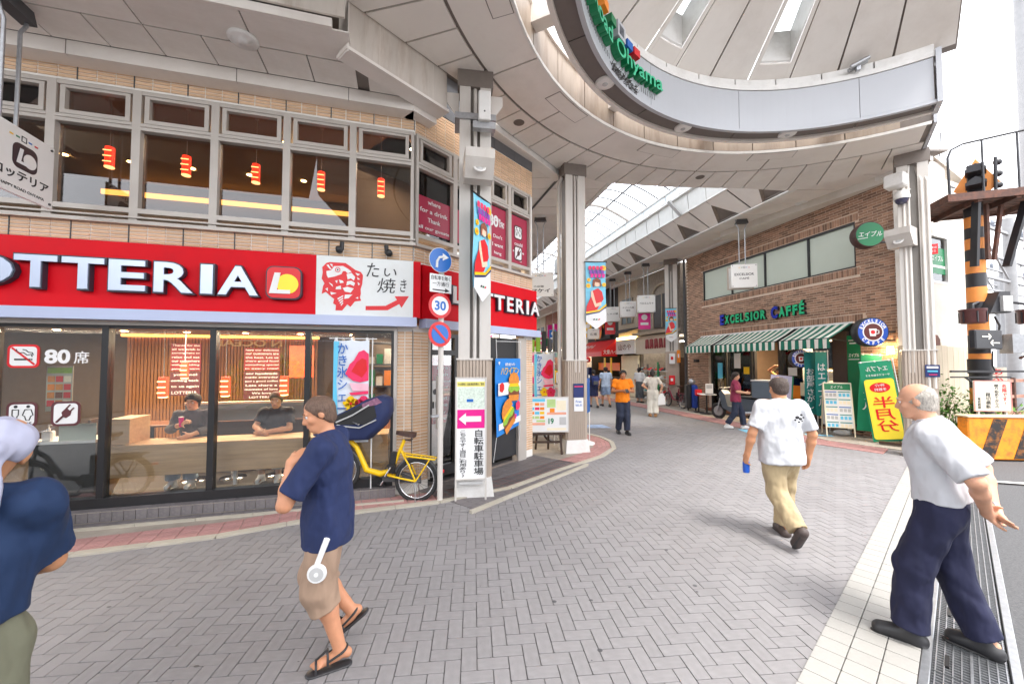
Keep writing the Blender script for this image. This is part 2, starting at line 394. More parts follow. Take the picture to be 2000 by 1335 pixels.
# blue painted direction marks on the street
def mark(pts, m, z=.0165): MB().poly([(x, y, z) for x, y in pts]).build('painted_mark', m, None, 'structure')
PBLUE = mat('worn_blue_paint', '#8fa3c4', .8, var=.3, scale=9, dirt=('#8d8788', .8), dscale=4)
mark([(2.05, 11.5), (2.9, 11.5), (2.75, 12.1), (1.95, 12.1)], PBLUE)
PCY = mat('worn_cyan_paint', '#7fc0dd', .8, var=.3, scale=9, dirt=('#8d8788', .8), dscale=4)
mark([(6.35, 10.75), (7.35, 10.55), (7.25, 11.2), (6.4, 11.3)], PCY); mark([(7.6, 10.35), (8.15, 10.05), (8.25, 10.25), (7.75, 10.5)], PCY, .035)
# ---- sidewalk by the restaurant: kerb stones, red strip, concrete, tiled terrace step
def off(P, d):
    out = []
    for i, p in enumerate(P):
        a = P[max(i - 1, 0)]; b = P[min(i + 1, len(P) - 1)]; t = Vector((b[0] - a[0], b[1] - a[1])).normalized(); out.append((p[0] - t.y * d, p[1] + t.x * d))
    return out
def along(P, step, fn):
    tot = 0
    for i in range(len(P) - 1):
        a, b = Vector(P[i]), Vector(P[i + 1]); L = (b - a).length; n = max(1, round(L / step)); t = (b - a) / n; an = math.atan2(t.y, t.x)
        for k in range(n): fn(a + t * (k + .5), L / n, an)
side_pts = LC[:-2] + [(1.6, 12.6), (1.1, 12.8), (.2, 8.3), (-1.3, 6.0), (-12, 3.1)]
sidewalk = sheet('sidewalk', side_pts, .012, SLAB, -.02)
bs = []; K1 = off(LC, .055); along(K1[:-1], .6, lambda p, L, a: bs.append(((p.x, p.y, .010), (L - .006, .105, .05), a)))
pieces('kerb_stone', KERB, bs, sidewalk, bev=.05)
bs = []
for row in range(4):
    Kr = off(LC, .165 + row * .098)
    along(Kr[:-1], .2, lambda p, L, a: bs.append(((p.x, p.y, .010), (L - .008, .09, .022), a)))
pieces('red_paver', REDP, [b for b in bs if b[0][1] > 1.5], sidewalk, bev=.05)
# cafe side strip
EO = EC[:]; E2 = sheet('sidewalk', EC + [(9.6, 8.3), (9.3, 9.2), (11.15 - .21 * 46, 46)], .02, SLAB, -.02)
bs = []; along(off(EO, -.055), .6, lambda p, L, a: bs.append(((p.x, p.y, .012), (L - .006, .11, .06), a)))
pieces('kerb_stone', KERB, bs, E2, bev=.05)
bs = []
for row in range(7):
    along(off(EO, -.16 - row * .1)[:-1], .2, lambda p, L, a: bs.append(((p.x, p.y, .018), (L - .008, .092, .022), a)))
pieces('red_paver', REDP, [b for b in bs if b[0][1] < 30], E2, limit=150, bev=.05)
# ---- cream tile strip, drain grating, road line
u = Vector((5.268, 4.64, 0)).normalized(); nrm = Vector((u.y, -u.x, 0)); o0 = Vector((1.686, 2.41, 0)); a0 = math.atan2(u.y, u.x)
strip = MB(); strip.T = Matrix.Translation(o0) @ Matrix.Rotation(a0, 4, 'Z'); strip.box(-6.5, 7.6, -.475, 0, -.02, .002); strip = struct(strip.build('tile_strip', JOINT))
bs = []
for i in range(-9, 50):
    for j in range(3):
        p = o0 + u * ((i + .5) * .15) + nrm * (.079 + j * .158); bs.append(((p.x, p.y, .012), (.145, .152, .018), (random.gauss(0, .003), random.gauss(0, .003), a0)))
pieces('cream_tile', CTILE, bs, strip, bev=.03)
gr = thing('drain_grating', 'long galvanised steel grating between two rails beside the cream tiles', 'grating', o0 + nrm * .475, a0)
for y in (0., .37):
    box('rail', STEEL, gr, -1.5, 7.4, -y - .045, -y, -.02, .022, bev=.004)
gb = MB(); gb.box(-1.5, 7.4, -.37, -.045, -.05, -.035); gb.build('channel', DGREY, gr)
for k in range(-2, 10):
    b = MB(); x = k * .75
    for q in range(9): b.box(x + .004, x + .742, -.36 + q * .0365 + .002, -.36 + q * .0365 + .008, -.02, .010)
    for q in range(24): b.box(x + .012 + q * .031, x + .018 + q * .031, -.362, -.048, -.02, .007)
    b.box(x + .004, x + .742, -.22, -.208, -.02, .013)
    b.build('grate_panel', STEEL, gr)
    box('lifting_slot', BLACK, gr, x + .10, x + .24, -.12, -.10, -.0205, .0125)
PAINTW = mat('road_paint', (.62, .62, .60), .7, var=.12, scale=20, dirt=('#77736f', .5), dscale=6)
mark([(7.5, 6.55), (16, 3.9), (16, 3.72), (7.6, 6.40)], PAINTW, 0.)
# chewing gum spots
sp = MB(); random.seed(5)
for _ in range(110):
    x, y = random.uniform(-3.5, 6), random.uniform(2.2, 9)
    if poly_in((x, y), near_pg): sp.disc((x, y, .0135), random.choice((.005, .007, .010, .018)), .0012, 8, 'z', (1, random.uniform(.5, 1)))
struct(sp.build('gum_spots', DGREY)); bpy.data.objects['gum_spots']['kind'] = 'stuff'
# ---------------------------------------------------------------- corner burger restaurant (front A along the plaza, wing B towards the arcade)
OA = Vector((-1.461, 5.789, 0)); RA = math.atan2(.265, .964); RB = R(50.5)
FA = Matrix.Translation(OA) @ Matrix.Rotation(RA, 4, 'Z'); FB = Matrix.Translation(OA) @ Matrix.Rotation(RB, 4, 'Z'); TB = FA.inverted() @ FB
I4 = Matrix.Identity(4)
TILE = mat('wall_tile', '#cfae8e', .55, var=.08, scale=5, rnd=.09, isl=.09, spec=.4)
TGROUT = mat('tile_grout', (.86, .84, .80), .8, var=.06)
CLAD = mat('grey_cladding', '#5d5d60', .5, var=.06)
INT_W = mat('interior_wall', '#6b5a4c', .7, var=.08); INT_C = mat('interior_ceiling', '#b8a690', .8, var=.04); INT_F = mat('interior_floor', '#4b443f', .5, var=.12)
SLAT = mat('warm_slat', '#a06a3c', .55, var=.14, scale=2, stretch=(8, 8, .6), isl=.1)
COVE = lampmat('cove_light', '#ffae50', 1.5)
INT_U = mat('upper_wall', '#4a4542', .7, var=.1)
bld = thing('restaurant_building', 'two-storey corner restaurant in pink-beige tiles with a ribbon of upstairs windows', 'building', OA, RA)
def tiles(x0, x1, z0, z1, T, step=.575, y=0., ph=0.):
    out = []; rows = max(1, round((z1 - z0) / .047)); h = (z1 - z0) / rows; L = step / 3
    n = max(1, round((x1 - x0) / L)); L2 = (x1 - x0) / n
    for r in range(rows):
        for k in range(n):
            gap = .012 if (k % 3) else .015
            out.append(((x0 + (k + .5) * L2, y - .001, z0 + (r + .5) * h), (L2 - gap, .013, h - .012)))
    return out
wall = MB()
for T, segs in ((I4, [(-9, 0, 3.38, 3.62, 0), (-9, 0, 5.36, 6.6, 0), (-.26, 0, 0, 2.45, 0)]), (TB, [(0, 2.95, 3.38, 3.66, 0), (0, 2.95, 5.32, 5.86, 0), (0, .30, 0, 2.45, 0), (2.68, 2.95, 0, 2.45, 0), (2.86, 2.95, 3.6, 5.4, 0)])):
    wall.T = T
    for a, b, c, d, y in segs: wall.box(a, b, y + .004, y + .22, c, d)
wall.T = I4; wall.box(-9, 2.0, 6.5, 6.7, 0, 6.6); wall.box(-9.1, -9, 0, 6.6, 0, 6.6); wall.box(-9, 0, .22, 6.5, 6.45, 6.6)
wo = wall.build('wall', TGROUT, bld)
bsA = tiles(-8.63, 0, 3.40, 3.62, I4) + tiles(-8.63, 0, 5.38, 5.56, I4) + tiles(-.22, 0, .16, 2.36, I4, .33)
bsB = tiles(0.01, 2.95, 3.40, 3.66, TB) + tiles(0.01, 2.95, 5.33, 5.85, TB) + tiles(0.01, .29, .16, 2.36, TB, .42) + tiles(2.69, 2.95, .16, 2.36, TB, .39)
trB = TB.to_euler().z
allb = bsA + [(tuple(TB @ Vector(b[0])), b[1], (0, 0, trB)) for b in bsB]
pieces('wall_tile', TILE, allb, bld)
mj = MB()
for i in range(16): mj.box(-8.63 + i * .575 - .005, -8.63 + i * .575 + .005, -.009, .01, 3.40, 3.62)
for i in range(16): mj.box(-8.63 + i * .575 - .005, -8.63 + i * .575 + .005, -.009, .01, 5.38, 5.56)
mj.box(-.006, .006, -.012, .012, .16, 2.38)
mj.build('movement_joint', DGREY, bld)
cl = MB(); cl.T = TB
for i in range(5): cl.box(.02 + i * .587, .60 + i * .587, -.006, .03, 5.865, 6.44)
cl.build('metal_cladding', CLAD, bld)
box('roof_shell', CLAD, bld, -.1, 3.0, .03, 3.0, 6.44, 6.6, T=TB)
# upstairs windows
def upper_window(x0, x1, T, zs=3.66, zt=5.34, z_tr=4.88):
    t = .045; b = MB(); b.T = T
    b.box(x0, x0 + t, -.03, .10, zs, zt); b.box(x1 - t, x1, -.03, .10, zs, zt)
    b.box(x0 + t, x1 - t, -.03, .10, z_tr - .05, z_tr + .04); b.box(x0 + t, x1 - t, -.025, .10, zt - .05, zt); b.box(x0 + t, x1 - t, -.03, .10, zs + .11, zs + .17)
    b.box(x0 + t, x1 - t, -.045, .10, z_tr - .005, z_tr + .006)
    wn = b.build('window', ALU, bld)
    s = MB(); s.T = T; a, c, d, e = x0 + t + .03, x1 - t - .03, z_tr + .05, zt - .055
    s.box(a, a + .05, -.02, .07, d, e); s.box(c - .05, c, -.02, .07, d, e); s.box(a + .05, c - .05, -.02, .07, d, d + .05); s.box(a + .05, c - .05, -.02, .07, e - .035, e)
    s.build('sash', ALU, wn)
    box('pane', GLASS_U, wn, x0 + t, x1 - t, .05, .056, zs + .17, z_tr - .05, T=T)
    box('pane', GLASS_U, wn, a + .05, c - .05, .045, .051, d + .05, e - .035, T=T)
for i in range(10): upper_window(-.005 - .85 * (i + 1), -.005 - .85 * i, I4)
for a, c in ((.02, .80), (.80, 1.63), (1.63, 2.2), (2.2, 2.87)): upper_window(a, c, TB)
sl = MB(); sl.box(-9, .03, -.07, .1, 3.62, 3.665); sl.box(-9, .02, -.055, .1, 3.70, 3.72); sl.T = TB; sl.box(0, 2.92, -.07, .1, 3.62, 3.665); sl.T = I4; sl.build('sill', ALU, bld)
ev = MB(); ev.box(-9, -.02, -.24, .02, 5.53, 5.70); ev.T = Matrix.Translation((-.02, -.24, 0)) @ Matrix.Rotation(R(35.1), 4, 'Z'); ev.box(0, .42, 0, .24, 5.53, 5.70)
ev.build('eave_fascia', CANOPY, bld)
eg = MB()
for x in (-4.0, -2.25, -.9): eg.box(x, x + .008, -.243, -.2, 5.53, 5.70)
eg.build('eave_joint', CANOPY_D, bld)
# rooms
rm = MB(); rm.box(-8.9, -.05, .1, 4.2, .10, .15); rm.T = TB; rm.box(.05, 2.9, .1, 2.2, .10, .152); rm.T = I4; rm.build('ground_floor', INT_F, bld)
rm = MB(); rm.box(-8.9, -.02, .24, 4.2, 2.50, 2.6); rm.box(-8.9, -.02, .30, 4.2, 5.74, 5.9); rm.T = TB; rm.box(.25, 2.66, .24, 2.2, 2.505, 2.6); rm.box(.2, 2.9, .3, 2.2, 5.74, 5.9); rm.T = I4; rm.build('ceiling', INT_C, bld)
rm = MB(); rm.box(-8.9, .6, 4.2, 4.3, 0, 5.8); rm.box(-8.9, .4, .3, 4.2, 3.45, 3.56); rm.T = TB; rm.box(.3, 2.8, 2.2, 2.3, 0, 5.9); rm.box(.3, 2.8, .3, 2.2, 3.45, 3.562); rm.T = I4; rm.build('inner_wall', INT_W, bld)
slb = []
for k in range(60): slb.append(((-5.6 + k * .06, 3.98, 1.35), (.045, .03, 2.3)))
pieces('wall_slat', SLAT, slb, bld, limit=60)
slb = []
for k in range(110): slb.append(((-6.5 + k * .055, 3.98, 4.55), (.04, .03, .9)))
pieces('wall_slat', SLAT, slb, bld, limit=110)
box('cove_light', COVE, bld, -6.2, -.9, 4.02, 4.06, 5.40, 5.50); box('upper_wall_panel', INT_U, bld, -8.8, .5, 4.12, 4.19, 3.6, 5.7); box('cove_light', COVE, bld, -5.7, -2.0, 3.9, 3.95, 2.44, 2.49)
box('bench_back', mat('bench_brown', '#4a3a30', .6, var=.1), bld, -6.5, -.6, 3.5, 3.9, 3.56, 4.2)
dl = MB()
for x in (-6.2, -5.2, -4.2, -3.2, -2.2, -1.2):
    for y in (1.6, 3.1): dl.disc((x, y, 2.492), .05, .006, 12, 'z'); dl.disc((x, y, 5.732), .05, .006, 12, 'z')
dl.T = TB
for x in (.7, 1.5, 2.3): dl.disc((x, 1.1, 2.497), .05, .006, 12, 'z'); dl.disc((x, 1.0, 5.732), .05, .006, 12, 'z')
dl.T = I4; dl.build('downlight', SPOTGLOW, bld)
for (x, y, z, T, e) in ((-4.8, 2.0, 2.40, I4, 36), (-2.2, 2.0, 2.40, I4, 36), (-4.6, 2.2, 5.6, I4, 5), (-1.8, 2.2, 5.6, I4, 5), (1.5, 1.1, 2.4, TB, 18), (1.5, 1.1, 5.6, TB, 16)):
    ld = bpy.data.lights.new('room_lamp', 'AREA'); ld.shape = 'RECTANGLE'; ld.size = 2.2; ld.size_y = .8; ld.energy = e * 1.6; ld.color = (1, .80, .56)
    lo = bpy.data.objects.new('room_lamp', ld); COL.objects.link(lo); lo.parent = bld; lo.location = T @ Vector((x, y, z)); lo.rotation_euler = (0, 0, 0)
# maroon lettered posters on the back wall
def poster(x0, x1, z0, z1, lines, y=3.2, T=I4, m=None, flip=False, name='lettered_panel'):
    p = box(name, m or BROWN_RED, bld, x0, x1, y, y + .02, z0, z1, T=T); n = len(lines); h = (z1 - z0) / n; b = MB()
    for i, s in enumerate(lines):
        z = z1 - (i + .5) * h; wd = min(.46 * (x1 - x0), .022 * len(s) + .02)
        text('t', s, PURE, None, (x0 + x1) / 2 - wd, (x0 + x1) / 2 + wd, z - h * .24, z + h * .24, y - .002, .002, .012, join=b, T=T)
    b.build('lettering', PURE, p); return p
poster(-4.5, -4.0, 1.74, 2.28, ['Thanks for the', 'all we wish is', 'coming here to', 'relax and eat', 'our customers', 'with something', 'good and warm'])
poster(-4.5, -4.0, 1.26, 1.72, ['you feel', 'coming back', 'to us again', 'LOTTERIA.'], m=MAROON)
poster(-3.25, -2.6, 1.74, 2.2, ['have our delicious', 'our customers are', 'the best. Let us', 'share good food', 'something special', 'in every meal'])
poster(-3.25, -2.6, 1.16, 1.72, ['our handmade', 'made everyday', 'and a good coffee', 'Lets share a', 'moment of love', 'We love', 'LOTTERIA.'], m=MAROON)
oc = MB(); text('t', 'N OCEAN', SLAT, None, -4.1, -2.75, 2.26, 2.40, 3.9, .03, .02, flip=True, join=oc); oc.build('wall_letters', mat('brass_letters', '#d8c088', .4, var=.05), bld)
POSTO = mat('orange_poster', '#d2481c', .5, var=.35, scale=9)
for a, c, d, e in ((-1.5, -1.05, 1.95, 2.3), (-2.35, -1.9, 1.6, 2.25), (-.95, -.7, 1.9, 2.3)): box('menu_poster', POSTO, bld, a, c, 2.9, 2.92, d, e)
sh = MB()
for z in (1.1, 1.45, 1.8): sh.box(-1.3, -.3, 2.2, 2.5, z, z + .02)
sh.build('back_shelf', WOOD_D, bld)
# ground-floor shop front
SF = MB()
for x in (-4.70, -3.64, -2.51, -1.395): SF.box(x - .035, x + .035, -.02, .09, .16, 2.36)
SF.box(-.30, -.262, -.02, .09, .16, 2.36); SF.box(-9, -.262, -.03, .10, .15, .272); SF.box(-9, -.262, -.01, .10, 2.325, 2.362)
SF.box(-6.6, -4.735, -.02, .06, .272, 2.325)
fr = SF.build('shopfront_frame', ALU_D, bld)
for a, c in ((-4.665, -3.675), (-3.605, -2.545), (-2.475, -1.43), (-1.36, -.30)): box('shop_pane', GLASS, bld, a, c, .03, .038, .272, 2.325)
tr = MB(); tr.box(-.262, -.222, -.04, .06, .12, 2.362); tr.box(-9, -.222, -.05, .02, 2.362, 2.41); tr.T = TB; tr.box(2.42, 2.67, -.06, .10, .02, 2.38); tr.box(.285, .31, -.03, .06, .15, 2.36); tr.T = I4
tr.build('metal_trim', ALU, bld)
db = MB(); db.T = TB
db.box(.31, .36, -.01, .08, .15, 2.36); db.box(.82, .90, -.01, .08, .15, 2.36); db.box(.36, .82, -.01, .08, 2.02, 2.10); db.box(.36, .82, -.01, .08, .15, .30); db.box(.36, .82, -.01, .08, 2.30, 2.36)
db.box(1.52, 1.64, -.01, .08, .15, 2.36); db.box(.90, 1.52, -.01, .08, 2.25, 2.36); db.box(.90, 1.52, -.01, .08, .15, .24)
dd = db.build('door', ALU_D, bld); box('pane', GLASS, dd, .36, .82, .03, .036, .30, 2.02, T=TB); box('pane', GLASS, dd, .36, .82, .03, .036, 2.10, 2.30, T=TB); box('pane', GLASS, dd, .90, 1.52, .03, .036, .24, 2.25, T=TB)
hb = MB(); hb.T = TB; hb.bar((.43, -.05, .9), (.43, -.05, 1.7), .03); hb.build('handle', ALU, dd)
box('dark_panel', mat('black_panel', '#2c2d31', .5, var=.1), bld, 1.645, 2.42, .0, .03, .14, 2.36, T=TB)
for a, c, d, e, ls in ((.42, .80, 1.45, 1.98, ['We', 'here', 'with', 'all time', 'good']), (.42, .80, .95, 1.4, ['best', 'time', 'for', 'you'])): poster(a, c, d, e, ls, .045, TB, mat('poster_crimson', '#c01030', .5, var=.05), name='door_poster')
nb = box('door_notice', PURE, bld, .36, .52, .014, .024, 1.1, 1.62, T=TB)
b = MB(); b.T = TB; b.lathe([(.045, 0), (.045, .003)], 16, (.44, .012, 1.45), 'y'); b.box(.385, .42, .010, .014, 1.2, 1.3); b.box(.45, .49, .010, .014, 1.2, 1.3); b.build('no_smoking_mark', DGREY, nb)
ct = MB(); ct.T = TB; ct.box(.5, 1.1, .6, 1.0, .15, .95); ct.build('door_counter', LGREY, bld)
# maroon film and lettering on the wing's upstairs windows
FILM = mat('maroon_film', '#a82a48', .4, var=.06)
def film(x0, x1, z0, z1, lines):
    p = box('maroon_film', FILM, bld, x0, x1, .036, .040, z0, z1, T=TB); b = MB(); n = len(lines); h = (z1 - z0) / n
    for i, s in enumerate(lines):
        if not s: continue
        z = z1 - (i + .5) * h; q = min(x1 - x0 - .04, .05 * len(s)) / 2
        text('t', s, PURE, None, (x0 + x1) / 2 - q, (x0 + x1) / 2 + q, z - .035, z + .035, .034, .002, .01, join=b, T=TB)
    b.build('lettering', PURE, p)
film(.08, .74, 3.9, 4.46, ['where', 'for a drink', 'Thank', 'all our guests']); film(.86, 1.58, 3.9, 4.46, ['where', 'for a drink', 'Thanks', 'we are'])
film(1.69, 2.15, 3.86, 4.80, ['', 'are', '', 'Don\'t', 'I want', 'hang']); film(2.26, 2.82, 3.86, 4.80, ['', '', '', 'could', 'a place', 'ring'])
d = MB(); text('t', '80', PURE, None, 1.66, 1.93, 4.42, 4.64, .032, .003, .03, join=d, T=TB); d.build('seat_count_lettering', PURE, bld); d = MB(); text('t', '席', PURE, None, 1.95, 2.10, 4.44, 4.56, .032, .003, .006, join=d, T=TB); d.build('seat_count_lettering', PURE, bld)
def rr(x0, x1, z0, z1, r, n=5):
    p = []
    for cx, cz, a in ((x1 - r, z1 - r, 0), (x0 + r, z1 - r, 90), (x0 + r, z0 + r, 180), (x1 - r, z0 + r, 270)):
        for k in range(n + 1): t = R(a + 90 * k / n); p.append((cx + r * math.cos(t), cz + r * math.sin(t)))
    return p
def icon(kind, x0, x1, z0, z1, y, rim, parent, T=I4):
    w = x1 - x0; h = z1 - z0; cx, cz = (x0 + x1) / 2, (z0 + z1) / 2
    o = MB(); o.T = T; o.prism(rr(x0, x1, z0, z1, .2 * h), .004, 'y', y); o = o.build('decal', rim, parent)
    i = MB(); i.T = T; e = .09 * h; i.prism(rr(x0 + e, x1 - e, z0 + e, z1 - e, .14 * h), .003, 'y', y - .002); i.build('decal_face', PURE, o)
    g = MB(); g.T = T; P = lambda a, c: (cx + a * w, y - .004, cz + c * h)
    def ln(pts, r): g.tube([P(*p) for p in pts], r * h, 5)
    if kind == 'smoke':
        g.cbox(P(-.02, -.14), (.5 * w, .004, .07 * h)); g.cbox(P(.27, -.14), (.03 * w, .004, .07 * h)); ln([(-.22, .30), (-.2, .2), (-.1, .14), (.0, .16), (.12, .05), (.25, .08), (.28, -.02)], .02); ln([(-.02, .28), (.08, .26), (.16, .17), (.28, .15), (.31, .05)], .02)
        g.build('pictogram', INK, o); s = MB(); s.T = T; s.bar(P(-.36, .36), P(.36, -.36), .004, .07 * h); s.build('slash', RED_B, o)
    elif kind == 'plug':
        ln([(-.3, -.34), (-.08, -.1)], .04); g.prism([(cx + a * w, cz + c * h) for a, c in ((-.14, .06), (.02, .24), (.2, .06), (.16, -.08), (.02, -.18), (-.1, -.12))], .003, 'y', y - .005); ln([(.02, .2), (.15, .36)], .028); ln([(.15, .08), (.28, .23)], .028); g.build('pictogram', MAROON, o)
    elif kind == 'toilet':
        for s in (-1, 1):
            g.lathe([(.06 * h, 0), (.06 * h, .003)], 10, P(.2 * s, .32), 'y'); x = .2 * s
            ln([(x - .1, .2), (x + .1, .2), (x + (.1 if s < 0 else .17), -.02), (x + (.06 if s < 0 else .1), -.06), (x + .05, -.22), (x - .05, -.22), (x - (.06 if s < 0 else .1), -.06), (x - (.1 if s < 0 else .17), -.02), (x - .1, .2)], .018)
        text('t', 'Toilet', INK, None, cx - .34 * w, cx + .34 * w, cz - .38 * h, cz - .26 * h, y - .003, .002, .01, join=g) if T is I4 else None
        g.build('pictogram', INK, o)
icon('smoke', -4.585, -4.29, 1.84, 2.115, .026, RED_B, bld); icon('toilet', -4.57, -4.285, 1.145, 1.44, .026, MAROON, bld); icon('plug', -4.16, -3.88, 1.145, 1.44, .026, MAROON, bld)
icon('toilet', 2.40, 2.655, 4.34, 4.62, .030, MAROON, bld, TB); icon('plug', 2.40, 2.655, 3.92, 4.21, .030, MAROON, bld, TB)
d = MB(); text('t', '80', PURE, None, -4.245, -4.0, 1.89, 2.06, .028, .003, .035, join=d); d.build('seat_count_lettering', PURE, bld); d = MB(); text('t', '席', PURE, None, -3.965, -3.82, 1.89, 2.04, .028, .003, .006, join=d); d.build('seat_count_lettering', PURE, bld)
# ---- fascia sign
sg = thing('fascia_sign', 'long red illuminated restaurant sign with raised silver letters wrapping the corner', 'sign', OA, RA)
b = MB(); b.box(-9, -1.277, -.17, -.03, 2.548, 3.358); b.T = TB; b.box(.075, 2.94, -.12, -.03, 2.548, 3.35); b.T = I4; b.box(-.002, .10, -.165, -.03, 2.548, 3.357); b.build('red_panel', RED, sg)
b = MB(); b.box(-9, .05, -.21, -.03, 2.414, 2.545); b.T = TB; b.box(.09, 2.985, -.19, -.03, 2.414, 2.545); b.T = I4
for x in (-2.05, -.30): b.box(x, x + .004, -.212, -.2, 2.414, 2.545)
b.build('lower_band', BLUEGREY, sg)
LX = [('L', -5.45, -5.12), ('O', -5.05, -4.345), ('T', -4.374, -3.955), ('T', -3.95, -3.52), ('E', -3.51, -3.115), ('R', -3.066, -2.628), ('I', -2.585, -2.42), ('A', -2.40, -1.92)]
def letter(ch, x0, x1, z0, z1, y, T, depth, mf, ms, parent, bold=.035):
    a = MB(); text('t', ch, mf, None, x0, x1, z0, z1, y, depth, bold, join=a, T=T)
    o = a.build('letter', ms, parent); c = MB(); e = .018
    text('t', ch, mf, None, x0 + e, x1 - e, z0 + e, z1 - e, y - depth, .014, bold - .012, join=c, T=T); c.build('letter_face', mf, o)
for ch, a, c in LX: letter(ch, a, c, 2.74, 3.142, -.172, I4, .075, LETTER, LETTER_S, sg)
for ch, a, c in (('L', .60, .87), ('O', .90, 1.24), ('T', 1.27, 1.56), ('T', 1.56, 1.88), ('E', 1.91, 2.13), ('R', 2.17, 2.45), ('I', 2.49, 2.60), ('A', 2.63, 2.95)): letter(ch, a, c, 2.82, 3.12, -.122, TB, .06, PURE, LETTER_S, sg, .03)
# emblem
b = MB(); b.prism(rr(-1.85, -1.43, 2.725, 3.155, .09), .09, 'y', -.26); em = b.build('emblem', LETTER_S, sg)
b = MB(); b.prism(rr(-1.835, -1.445, 2.74, 3.14, .08), .012, 'y', -.271); b.build('emblem_face', RED_B, em)
b = MB(); b.disc((-1.595, -.279, 2.925), .128, .008, 32, 'y'); b.build('emblem_disc', mat('emblem_yellow', '#fbe234', .4, var=.03), em)
b = MB(); b.prism([(-1.745, 3.065), (-1.675, 3.065), (-1.715, 2.845), (-1.56, 2.845), (-1.56, 2.795), (-1.805, 2.795)], .006, 'y', -.285); b.build('emblem_letter', PURE, em)
# white fish panel
fp = thing('fish_sign_panel', 'white sign panel with a red fish drawing, brush lettering and a red arrow', 'sign', OA, RA)
box('panel', mat('white_sign', '#dfe3e3', .4, var=.03, dirt=('#b9b5aa', .35), dscale=3), fp, -1.275, -.004, -.172, -.03, 2.548, 3.358)
def fx(x, y): return (-1.275 + (x - 145) / 1585 * 1.27, 3.352 - (y - 140 - (x - 145) * .06) / 960 * .80)
FO = [(235, 335), (300, 265), (350, 250), (600, 265), (680, 320), (760, 380), (850, 415), (885, 470), (880, 540), (875, 620), (850, 700), (855, 780), (840, 840), (862, 895), (760, 905), (690, 995), (640, 950), (560, 1050), (455, 1045), (460, 960), (415, 930), (430, 860), (350, 790), (300, 740), (235, 770), (255, 640), (275, 600), (230, 520), (245, 420)]
b = MB(); b.prism([fx(*p) for p in FO], .003, 'y', -.176); fi = b.build('fish_drawing', RED_B, fp)
W = MB()
def wp(*p): W.prism([fx(*q) for q in p], .003, 'y', -.179)
wp((300, 400), (380, 385), (420, 320), (560, 315), (640, 360), (700, 410), (640, 440), (600, 400), (560, 400), (540, 450), (430, 490), (330, 510), (310, 470))
wp((620, 450), (700, 430), (760, 500), (740, 560), (690, 520), (640, 540)); wp((630, 570), (700, 560), (760, 600), (740, 650), (680, 620), (620, 640)); wp((560, 680), (640, 660), (740, 690), (690, 760), (600, 740)); wp((460, 660), (530, 640), (540, 700), (450, 700)); wp((600, 790), (720, 790), (660, 850), (590, 860))
wp((340, 580), (400, 620), (410, 660), (360, 610)); wp((290, 690), (330, 670), (330, 730)); wp((370, 740), (470, 765), (380, 790)); wp((440, 560), (480, 550), (470, 600)); wp((500, 540), (560, 560), (580, 590), (520, 600)); wp((760, 430), (840, 450), (800, 480)); wp((790, 500), (840, 540), (800, 545)); wp((800, 580), (840, 620), (810, 640)); wp((770, 850), (810, 830), (815, 865)); wp((300, 300), (330, 290), (390, 380), (350, 360)); wp((350, 280), (395, 285), (400, 340))
for k in range(4): wp((480 + k * 18, 850 + k * 35), (570, 800 + k * 38), (575, 818 + k * 38), (490 + k * 18, 870 + k * 35))
W.build('fish_scales', PURE, fi)
b = MB(); x, z = fx(480, 380); b.lathe([(.034, 0), (.034, .003)], 16, (x, -.183, z), 'y'); b.build('fish_eye', RED_B, fi)
b = MB(); b.lathe([(.024, 0), (.024, .003)], 16, (x, -.185, z), 'y'); b.build('fish_eye', PURE, fi); b = MB(); b.lathe([(.012, 0), (.012, .003)], 12, (x, -.187, z), 'y'); b.build('fish_eye', MAROON, fi)
b = MB()
for ch, a, c, d, e in (('た', 940, 1150, 480, 270), ('い', 1235, 1440, 475, 365), ('焼', 1115, 1430, 750, 530), ('き', 1510, 1615, 745, 545)):
    p, q = fx(a, d), fx(c, e); text('t', ch, INK, None, p[0], q[0], p[1] - .01, q[1], -.174, .003, .0, join=b, shear=.12)
b.build('brush_lettering', INK, fp)
b = MB(); b.prism([fx(*p) for p in ((935, 985), (1265, 990), (1455, 895), (1415, 830), (1660, 835), (1535, 1030), (1495, 965), (1300, 1065), (935, 1055))], .003, 'y', -.176); b.build('arrow', RED_B, fp)
b = MB()
for x in (-.985, -.36):
    sp_ = thing('sign_spotlight', 'small black spotlight above the fish sign, ' + ('left of the pair' if x < -.6 else 'right of the pair'), 'spotlight', FA @ Vector((x, 0, 3.47)), RA, 'spotlights above the fish sign')
    s = -1 if x < -.6 else 1
    q = MB(); q.lathe([(.045, 0), (.05, -.02), (.04, -.10), (.02, -.11)], 14, (0.02 * s, -.06, .0), 'y'); q.build('spot_base', BLACK, sp_)
    q = MB(); q.tube([(-.02 * s, -.12, .10), (-.015 * s, -.13, .0), (.0, -.14, -.03)], [.03, .03, .026], 10); q.build('spot_head', BLACK, sp_)
